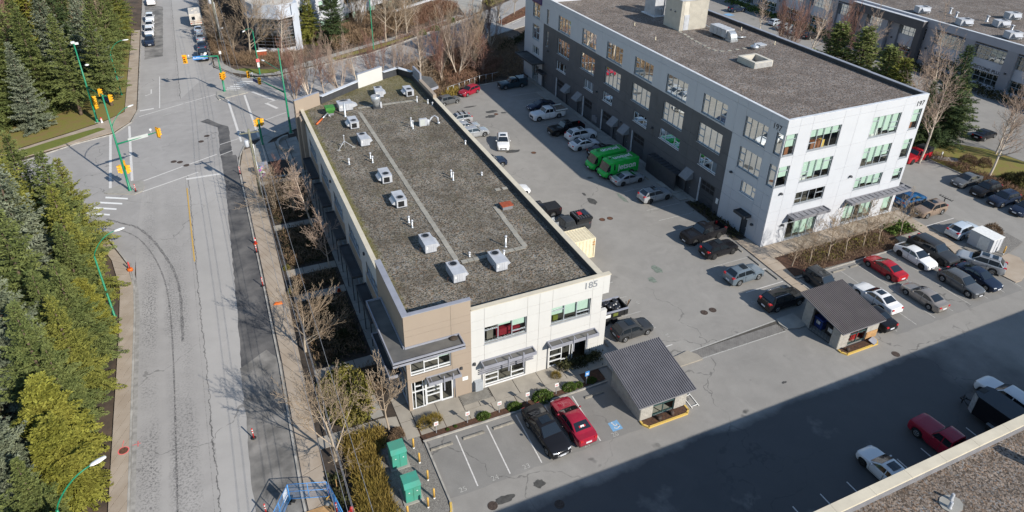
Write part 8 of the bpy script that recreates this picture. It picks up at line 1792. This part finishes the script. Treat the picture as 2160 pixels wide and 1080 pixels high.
for (x, y, H, k, m_), l in zip(front, lab): conifer(k, x, y, H, m_, l, GF, 'fir_tree' if m_ != 'needle_blue' else 'spruce_tree', 1.06)
for x, y, H, l, k in ((-24.9, 1.6, 7.6, 'yellow-green cedar nearest the pink-ringed manhole', 'cedar0'), (-25.6, 4.9, 8.6, 'tallest yellow-green cedar at the left sidewalk', 'cedar1'), (-24.7, -4.6, 5.2, 'small yellow-green cedar beside the lowest part of the left sidewalk', 'cedar1'), (-24.6, 20.6, 6.4, 'yellow-green cedar under the lamp at the curve', 'cedar0')): conifer(k, x, y, H, 'cedar_yellow', l, 'yellow-green cedars', 'cedar_tree')
for x, y, H, k, m_, l in ((-25.2, -7.2, 8.5, 'fir3', 'needle_green', 'low green fir between the bottom cedars and the corner lamp'), (-25.3, 8.4, 9.0, 'fir0', 'needle_green', 'low green fir just above the tallest cedar'), (-25.0, 12.6, 10.5, 'fir2', 'cedar_green', 'olive fir overhanging the left sidewalk, middle of it'), (-25.1, 17.2, 11, 'fir1', 'needle_green', 'green fir overhanging the left sidewalk below the curve'), (-25.4, 23.8, 11, 'spruce1', 'needle_green', 'green spruce crowding the lamp at the curve'), (-28.4, 2.2, 12, 'spruce1', 'needle_blue', 'blue-grey spruce close behind the tallest cedar'), (-30.5, -11, 13, 'fir2', 'needle_green', 'green fir filling the bottom left corner'), (-26.6, 37.6, 11.5, 'fir0', 'cedar_green', 'olive fir at the inner side of the slip road')): conifer(k, x, y, H, m_, l, GF, wide=1.1)
for x, y, H, k, m_ in ((-34.5, -2, 13, 'fir2', 'needle_green'), (-36, 31, 17, 'fir1', 'needle_green'), (-35.5, 40.2, 16.5, 'spruce1', 'needle_blue'), (-40.5, 36.5, 17.5, 'fir3', 'needle_green'), (-41, 28, 16, 'fir0', 'cedar_green'), (-46, 33, 17, 'fir2', 'needle_green'), (-47, 24, 16, 'spruce0', 'needle_blue'), (-52, 29, 17, 'fir1', 'needle_green'), (-40, 18, 14, 'fir3', 'needle_dark'), (-42, 8, 14, 'fir0', 'needle_dark'), (-36, 24, 14.5, 'fir2', 'needle_green'), (-57, 24, 17, 'fir0', 'needle_green')):
    conifer(k, x, y, H, m_, {'needle_green': 'green fir', 'needle_blue': 'blue-grey spruce', 'needle_dark': 'dark shaded fir', 'cedar_green': 'olive fir'}[m_]+(' at the left picture edge above the dark gap' if x < -45 else (' beside the dark gap at the left edge' if y < 26 else ' behind the slip road corner')), GI)
GN = 'firs beyond the junction on the left'
far = [(-26.0, 83.9, 15.5, 'firhigh', 'needle_green', 'bare-trunked fir on the lawn between the tall signal mast and the far street'), (-30.3, 81.4, 16, 'firhigh', 'needle_green', 'bare-trunked fir on the lawn left of the tall signal mast'), (-28.2, 92, 17, 'spruce1', 'needle_blue', 'tall dark spruce overhanging the far street sidewalk'), (-27.2, 100.5, 15, 'fir3', 'needle_green', 'fir along the far street behind the spruce'), (-26.6, 109, 15, 'fir0', 'needle_green', 'fir next to the dark suv on the far street'), (-26.4, 117.5, 13.5, 'fir2', 'needle_green', 'fir overhanging the white cars on the far street'), (-26.2, 126, 13, 'fir1', 'cedar_green', 'fir beside the second white car on the far street'), (-26, 135, 12, 'fir3', 'needle_green', 'fir beside the first white car on the far street'), (-26.4, 144, 11, 'fir0', 'cedar_green', 'last fir before the grass on the far street')]
for x, y, H, k, m_, l in far: conifer(k, x, y, H, m_, l, GN)
for x, y, H, k, m_ in ((-35, 84, 17, 'fir3', 'needle_green'), (-36, 77.5, 13.5, 'spruce0', 'needle_blue'), (-41, 80, 17, 'fir0', 'needle_green'), (-46.5, 75, 16, 'fir1', 'needle_green'), (-52, 71, 16, 'fir2', 'needle_green'), (-33.5, 94, 18, 'spruce0', 'needle_blue'), (-38.5, 90, 17, 'fir1', 'needle_green'), (-33, 103, 18, 'fir2', 'needle_dark'), (-38.5, 100, 17, 'fir0', 'needle_green'), (-33, 113, 17, 'fir3', 'needle_green'), (-45, 88, 16, 'fir2', 'needle_green'), (-50, 82, 16, 'spruce1', 'needle_blue'), (-32, 124, 15, 'spruce1', 'needle_blue'), (-57, 78, 15, 'fir0', 'needle_green'), (-44, 100, 14, 'cedar0', 'cedar_yellow'), (-38, 111, 15, 'cedar1', 'cedar_yellow'), (-50, 96, 15, 'fir1', 'needle_green'), (-34, 137, 14, 'fir1', 'needle_dark')):
    c = {'needle_green': 'green fir', 'needle_blue': 'blue-grey spruce', 'needle_dark': 'dark fir', 'cedar_yellow': 'yellow cedar'}[m_]+(' of medium height' if H < 16.5 else ' of great height'); w = 'at the lawn edge beyond the junction' if y < 79 else ('behind the lawn beyond the junction' if y < 95 else 'deep in the wood beyond the junction')
    w += ', at picture edge' if x < -43 else (', street side' if x > -35 else ', mid wood'); conifer(k, x, y, H, m_, c+' '+w, 'conifers in the wood beyond the junction')
for i in range(30):
    x, y = -30-RV.uniform(0, 46), 112+RV.uniform(0, 75)
    if x > -36 and y < 130: x -= 8
    bare(RV.choice(['birch0', 'birch1', 'vase1', 'maple0']), x, y, RV.uniform(11, 15), 'bark_pink', 'leafless alder in the brown wood at the upper left', 'leafless alders in the wood')
for x, y, H in ((-31, 150, 12), (-28.5, 158, 11), (-27.5, 132, 9), (-28, 106, 10)): bare('vase0', x, y, H, 'bark_tan', 'leafless tree between the firs along the far street', 'leafless trees by the far street')
bare('maple1', -26.6, -7.6, 6, 'bark_grey', 'leafless silvery tree among the firs at the bottom left'); bare('vase0', -33.5, 6.5, 7, 'bark_brown', 'brown leafless tree in the dark gap at the left edge', 'leafless trees in the dark gap'); bare('vase1', -35, 14, 7, 'bark_brown', 'brown leafless tree in the dark gap at the left edge', 'leafless trees in the dark gap')
stuff('undergrowth', [(-60, 100), (-25.5, 100), (-25.5, 160), (-50, 260), (-120, 260), (-120, 110)], 16000, 2.6, 1.1, 'shrub_red', 3, .9)
stuff('undergrowth', [(-29, 41.5), (-60, 22), (-60, -20), (-24.5, -20), (-24.5, 30)], 14000, 1.1, .5, 'shrub_dark', 4, .6)
# ================= strip between sidewalk and cream building
GB = 'leafless street trees by the near sidewalk'
bare('maple0', -7.0, 10.8, 7.6, 'bark_tan', 'wide leafless street tree beside the orange barrier on the sidewalk', GB, wide=1.0); bare('maple1', -7.0, -2.7, 8.8, 'bark_tan', 'wide leafless street tree nearest the construction fence', GB, wide=.95)
bare('bush0', -5.9, 38.8, 5.6, 'bark_tan', 'twiggy brown tree at the near edge of the painted cabinet bed', GB); bare('bush0', -4.0, 36.8, 5.0, 'bark_tan', 'twiggy brown tree inside the shaded bed', GB); bare('birch1', -2.4, 31.9, 8.0, 'bark_birch', 'slender pinkish birch close to the shaded wall', GB, (.05, -.16), 1.1)
bare('small0', -2.3, 23.0, 5.6, 'bark_birch', 'small pale tree with drooping twigs by the shaded canopies', GB); bare('small1', -2.4, -1.5, 6.0, 'bark_tan', 'small pale birch at the tan corner of the cream building', GB); bare('small1', -4.6, 44.6, 3.6, 'bark_pink', 'thin pinkish sapling in the plaza bed', GB)
stuff('hedge', [(-6.3, 6.3), (-4.2, 6.4), (-2.9, 4.2), (-2.9, 3.1), (-3.55, .4), (-5.8, .2), (-6.9, 2.2)], 9000, 1.35, .24, 'shrub_lime', 5)
stuff('ornamental_grass', [(-6.0, -1.35), (-3.2, -1.3), (-3.5, -2.6), (-4.25, -3.6), (-4.2, -12), (-6.5, -12), (-5.9, -5)], 11000, .55, .5, 'grass_gold', 6, 1.5)
for y0, y1, s in ((8.2, 18.4, 1), (20.0, 23.1, 2), (24.9, 33.3, 3), (34.9, 45.4, 4)):
    stuff('ground_cover', [(-6.3, y0+.3), (-1.9, y0+.3), (-1.9, y1-.3), (-6.3, y1-.3)], int((y1-y0)*380), .5, .2, 'shrub_dark', 10+s); stuff('dry_shrubs', [(-6.3, y0+.4), (-2, y0+.4), (-2, y1-.4), (-6.3, y1-.4)], int((y1-y0)*110), .75, .4, 'shrub_brown', 60+s, .8)
    for k in range(int((y1-y0)/2.2)): shrub('twiggy', -5.4+RV.uniform(-.7, 3.0), y0+.9+k*2.1+RV.uniform(-.3, .3), RV.uniform(.35, .6), ('shrub_brown', 'shrub_dark')[k % 2], 'low '+('brown', 'dark green')[k % 2]+' scrub in the '+('nearest', 'second', 'third', 'farthest')[s-1]+' shaded bed, '+('front', 'middle', 'back', 'far', 'last')[k], 'scrubby bushes in the shaded beds')
stuff('dry_shrubs', [(-3.1, 6.2), (-1.6, 6.2), (-1.6, 3.0), (-2.3, 3.1), (-3.0, 4.4)], 900, .7, .3, 'shrub_brown', 17, .8)
stuff('fern_strip', [(-7.9, -4), (-6.9, -4), (-6.2, -12), (-7.4, -12)], 700, .35, .3, 'shrub_dark', 18, .8)
for x, y, s, l in ((-6.6, 20.4, .8, 'yellowing fern at the sidewalk edge, lower one'), (-6.6, 24.9, .6, 'yellowing fern at the sidewalk edge, upper one'), (.9, -3.35, .0, ''), (-.6, -2.6, .0, '')):
    if s: shrub('tuft', x, y, s, 'shrub_lime', l, 'yellowing ferns by the sidewalk')
for x, y, l in ((.45, -2.0, 'clump of dry golden grass at the tan corner, left one'), (1.3, -2.0, 'clump of dry golden grass at the tan corner, right one')): shrub('tuft', x, y, .95, 'grass_gold', l, 'dry grass clumps at the tan corner')
for x, y, s, k, l in ((5.2, -3.1, .75, 'leafy', 'round evergreen shrub behind the empty third stall'), (8.0, -3.15, .8, 'leafy', 'round evergreen shrub behind the black sedan'), (10.7, -3.1, 1.15, 'leafy', 'largest evergreen shrub, behind the red sedan'), (13.4, -3.0, .85, 'leafy', 'evergreen shrub left of the blue parking sign'), (14.3, -3.05, .6, 'leafy2', 'small evergreen shrub beside the blue parking sign'), (2.0, -3.2, .25, 'leafy2', 'tiny green plant in the mulch by the second stall sign'), (2.7, -3.15, .25, 'leafy2', 'tiny yellow-green plant in the mulch'), (15.6, -3.0, .6, 'leafy', 'dark shrub in the shade of the block shed')): shrub(k, x, y, s, 'shrub_green', l, 'evergreen shrubs along the front stalls', rz=0)
stuff('hedge', [(13.6, -1.0), (17.8, -1.0), (17.8, -.15), (13.6, -.15)], 1500, .8, .2, 'shrub_dark', 19); shrub('tuft', 12.9, -1.3, .7, 'grass_gold', 'dry grass clump at the right end of the shop fronts', 'dry grass clumps at the shop fronts')
for x, y, s in ((-1.9, -2.2, 1), (-2.4, -2.6, .8)): shrub('twiggy', x, y, .42*s, 'shrub_brown', ('brown dry shrub at the foot of the corner birch', 'smaller brown dry shrub below the corner birch')[s < 1], 'dry shrubs by the corner birch')
# ================= planting between cream building and cross street
GC = 'leafless birches behind the cream building'
for x, y, H, k, m_, l in ((2.2, 73.6, 9, 'vase0', 'bark_pink', 'pinkish many-stemmed birch behind the left of the cream roof'), (4.6, 75.2, 9.5, 'vase1', 'bark_birch', 'pale many-stemmed birch behind the tan parapet panel'), (9.8, 73.5, 8.5, 'vase0', 'bark_birch', 'birch with orange-lit stems behind the cream parapet panel'), (13.2, 75.5, 8, 'birch0', 'bark_birch', 'slim birch behind the cream parapet panel'), (19.5, 72.5, 9, 'vase1', 'bark_birch', 'pale birch left of the big bare cluster'), (24.5, 74.5, 10, 'birch1', 'bark_birch', 'tall birch left in the big bare cluster'), (28.5, 74.2, 9, 'vase0', 'bark_pink', 'pinkish birch in the big bare cluster'), (31.9, 75.2, 12, 'vase1', 'bark_birch', 'tallest pale birch in the big bare cluster'), (35.5, 77, 10, 'vase0', 'bark_tan', 'spreading bare tree right in the big cluster'), (38.5, 82, 8, 'vase1', 'bark_pink', 'pinkish bare tree at the edge of the block shadow'), (44.5, 90, 8.5, 'vase0', 'bark_pink', 'pinkish birch beside the tall block and road'), (27.0, 80.5, 8, 'birch0', 'bark_birch', 'slim birch near the cross street kerb'), (21.8, 68.5, 6, 'bush0', 'bark_tan', 'low twiggy tree beside the side canopy'), (33.5, 82.5, 7, 'vase1', 'bark_pink', 'pinkish bare tree near the cross street kerb')):
    bare(k, x, y, H, m_, l, GC)
stuff('brush', [(19, 64), (26.5, 68), (34, 71.5), (45, 73), (50.5, 92), (50, 97), (38, 90.5), (27, 85), (14, 75.6), (5, 67), (3, 63), (12, 60.5), (18.5, 61.5)], 14000, 1.1, .5, 'shrub_brown', 21, .7)
stuff('brush', [(28, 70), (38, 72.5), (43, 80), (36, 84), (30, 78)], 5000, 1.6, .6, 'shrub_red', 22, .8); stuff('hedge', [(46, 86), (62, 100), (61, 101.5), (45, 88)], 3000, 1.1, .3, 'shrub_dark', 23)
stuff('dry_grass', [(24.4, 64.2), (28.8, 69.4), (29.6, 69), (26.4, 64.6)], 700, .9, .6, 'grass_gold', 24, 1.5)
for x, y, H, k, m_, l in ((16.8, 74.5, 9, 'vase1', 'bark_pink', 'pinkish bare tree behind the dark parapet panels'), (6.9, 72.6, 8.5, 'birch1', 'bark_pink', 'thin pinkish birch between the two parapet panels'), (36.8, 74.6, 7, 'bush0', 'bark_pink', 'low reddish bare tree at the fence end'), (29.8, 78.4, 10.5, 'vase0', 'bark_tan', 'tan bare tree at the back of the big cluster'), (41.0, 86.5, 8, 'vase0', 'bark_tan', 'tan bare tree between cluster and road')): bare(k, x, y, H, m_, l, GC)
# ================= beyond the cross street
for x, y, H, k, m_, l in ((10.9, 107.5, 11, 'fir1', 'cedar_green', 'olive conifer beside the glazed corner'), (15.2, 104.4, 14.5, 'spruce0', 'needle_dark', 'large dark spruce in front of the white office'), (36, 132, 10, 'fir0', 'needle_green', 'conifer behind the white office'), (-6.5, 142, 9, 'fir2', 'needle_green', 'conifer near the second utility pole')): conifer(k, x, y, H, m_, l, 'conifers around the glazed office', wide=1.1)
bare('maple0', -2.0, 102.7, 13.5, 'bark_tan', 'big spreading bare tree left of the glazed corner'); bare('birch0', 3.5, 98.6, 10.5, 'bark_birch', 'pale bare tree in front of the glazed corner')
GV = 'bare street trees along the cross street verge'
for x, y, H, k, l in ((25.6, 102.6, 12.5, 'birch1', 'first bare street tree past the green lamp'), (28.1, 103.1, 10, 'maple1', 'second bare street tree past the green lamp'), (31.3, 106.2, 10.5, 'maple0', 'third bare street tree past the green lamp'), (22, 112, 11, 'vase1', 'bare tree behind the green lamp'), (29, 116, 10, 'vase0', 'bare tree in front of the long white wall'), (35, 120, 10, 'vase1', 'bare tree at the right end of the white office'), (60.2, 112.6, 9, 'birch0', 'bare tree on the red median, farther one'), (54.0, 107.4, 8, 'maple1', 'dark bare tree at the near tip of the red median')): bare(k, x, y, H, 'bark_tan', l, GV)
stuff('brush', [(-5.5, 98), (-2, 95.2), (2.6, 93.8), (6, 95.6), (9, 100), (4, 101), (.5, 102.5), (-4, 103)], 4500, 1.2, .5, 'shrub_brown', 31, .7); stuff('hedge', [(-8.8, 104), (-6.2, 98.6), (-4.5, 97), (-5, 104), (-6, 118), (-9, 118)], 4200, 1.5, .5, 'shrub_brown', 32, .7)
for i in range(7): bare('bush0', -6.3+RV.uniform(-1.4, 1.2), 106+i*6.5, RV.uniform(4.5, 7), 'bark_tan', 'twiggy bare tree by the far street, '+('nearest the junction', 'second from the junction', 'third from the junction', 'fourth from the junction', 'third from the top', 'second from the top', 'topmost')[i], 'twiggy trees by the far street')
stuff('brush', [(14, 99.5), (24, 104.5), (34, 110), (36, 118), (28, 122), (14, 112)], 9000, 2.4, .7, 'shrub_brown', 33, .7); stuff('brush', [(34, 110.2), (46, 118), (49.5, 123), (46, 128), (38, 120)], 7000, 2.2, .55, 'shrub_red', 34, .8)
stuff('low_shrubs', [(28, 102.2), (38, 107.7), (47, 114), (46.6, 114.8), (37, 108.8), (27.6, 103.2)], 1500, .7, .35, 'shrub_red', 35); stuff('low_shrubs', [(58, 123.5), (63, 127.5), (61, 129.5), (57.5, 126)], 900, .8, .3, 'shrub_lime', 36); stuff('median_plants', [(54.5, 107.4), (66, 117.4), (88, 134.6), (66, 115), (55.5, 106)], 2600, .5, .3, 'shrub_red', 37, .7)
for x, y in ((34.5, 105.0), (38.2, 107.2), (44, 112.3)): shrub('leafy', x, y, 1.5, 'shrub_green', 'green shrub on the verge of the cross street', 'green shrubs on the verge')
# ================= in front of and beside the white block
for x, y, H, l in ((45.3, 3.75, 3.4, 'first young tree from the left in the bed before the white block'), (47.6, 3.45, 4.6, 'second young tree from the left in the bed before the white block'), (50.1, 3.25, 5.2, 'third young tree from the left in the bed before the white block'), (52.9, 3.3, 4.6, 'middle young tree in the bed before the white block'), (55.7, 3.35, 5.2, 'third young tree from the right in the bed before the white block'), (58.3, 3.4, 4.2, 'second young tree from the right in the bed before the white block'), (62.4, 3.75, 4.6, 'rightmost young tree in the bed, by the walkway')): bare('small0' if int(x) % 2 else 'small1', x, y, H, 'bark_tan', l, 'young leafless trees before the white block')
stuff('low_shrubs', [(47.4, 3.2), (51, 2.6), (54, 3.4), (58.5, 3.0), (60.3, 4.6), (56, 5.2), (52, 5.5), (47.8, 5.2)], 1500, .5, .17, 'shrub_lime', 41, .7); stuff('low_shrubs', [(46, 2.2), (60.4, 2.0), (60.4, 5.6), (46, 5.6)], 2200, .5, .3, 'shrub_brown', 42, .7); stuff('low_shrubs', [(61.4, 3.7), (65, 3.7), (65, 5.6), (61.4, 5.6)], 900, .8, .25, 'shrub_green', 43)
stuff('wall_plants', [(43.1, 19.8), (44.5, 19.8), (44.5, 11), (43.1, 11)], 700, .4, .25, 'shrub_dark', 44); shrub('twiggy', 73.2, -.4, .75, 'shrub_brown', 'brown rounded shrub behind the white storage cabin', None)
GW = 'trees between the white block and the long building'
for x, y, H, k, m_, l in ((88.5, 41.5, 13.5, 'small', 'needle_green', 'first fir behind the far parapet of the tall block'), (89.5, 37.0, 13.8, 'small1', 'needle_green', 'second fir behind the far parapet of the tall block'), (88.5, 31.2, 12.5, 'small', 'needle_green', 'third fir behind the far parapet of the tall block'), (88.2, 28.2, 11.5, 'small1', 'cedar_green', 'fourth fir behind the corner of the tall block'), (91, 20.9, 15.5, 'fir3', 'needle_dark', 'large dark fir right of the tall block corner'), (87.6, 22.2, 10, 'fir1', 'needle_dark', 'lower dark fir beside the tall block corner'), (95.5, 23.0, 9, 'small', 'needle_green', 'fir next to the sunny lot beyond the lawn')): conifer(k, x, y, H, m_, l, GW, wide=1.5 if k[0:2] == 'sm' else 1.2)
for x, y, H, k, lean, l in ((81.9, 16.8, 12.5, 'birch0', (.05, .22), 'white-stemmed birch leaning right beside the red pickup'), (86.4, 9.4, 11.5, 'birch1', (.03, .16), 'leaning birch behind the row of dark cars'), (84.8, 22.5, 11, 'birch1', (0, .1), 'slim birch at the corner of the tall block'), (98, 61, 11, 'vase1', (0, 0), 'bare tree in the far lot, left one'), (99, 56.5, 11.5, 'birch0', (0, 0), 'tall bare tree in the far lot by the parked cars'), (96, 47.5, 12, 'vase0', (0, 0), 'many-stemmed bare tree left of the firs'), (99, 44, 12.5, 'birch1', (0, 0), 'tall bare tree before the charcoal portal'), (92, 33.5, 10, 'vase1', (0, 0), 'bare tree among the firs'), (97, 27.5, 13.5, 'birch0', (0, .05), 'tall leaning bare tree before the long building'), (90, 24.8, 8.5, 'birch1', (0, 0), 'small bare tree beside the dark firs'), (97.5, 8.5, 10.5, 'vase1', (0, .1), 'many-stemmed bare tree at the right edge'), (95.5, 14.5, 9.5, 'birch1', (0, .12), 'bare tree standing on the lawn edge'), (101, 66, 9, 'vase0', (0, 0), 'pinkish bare shrub tree behind the parapet'), (104, 76, 8, 'birch1', (0, 0), 'thin bare tree at the end of the far lot')): bare(k, x, y, H, 'bark_birch' if 'birch' in k else 'bark_pink', l, 'bare trees beyond the white block', lean)
stuff('hedge', [(84.6, -7), (87.5, -7), (86.6, 12), (85.6, 18.6), (84.7, 18.6)], 4200, .9, .35, 'shrub_red', 45, .7)
for x, y, s, m_ in ((88.6, 14.0, .8, 'shrub_brown'), (90.2, 12.6, .7, 'shrub_brown'), (89.5, 6.5, 1.1, 'shrub_dark'), (88.2, 7.6, .9, 'shrub_dark')): shrub('twiggy', x, y, s, m_, {88.6: 'brown leafless shrub on the lawn, left one', 90.2: 'brown leafless shrub on the lawn, right one', 89.5: 'larger dark shrub under the leaning birch', 88.2: 'smaller dark shrub under the leaning birch'}[x], 'dark shrubs on the lawn' if m_ == 'shrub_dark' else 'brown shrubs on the lawn')
stuff('hedge', [(117.5, 60), (120.6, 60), (120.6, 105), (117.5, 105)], 3500, 1.2, .4, 'shrub_green', 46); stuff('hedge', [(116.5, 12), (120.3, 12), (120.3, 58), (116.5, 58)], 4000, 1.3, .4, 'shrub_dark', 47)
stuff('leaf_litter', [(84.7, 25), (94, 26), (96.5, 40), (95, 69), (87.2, 69)], 2500, .5, .4, 'shrub_lime', 48)
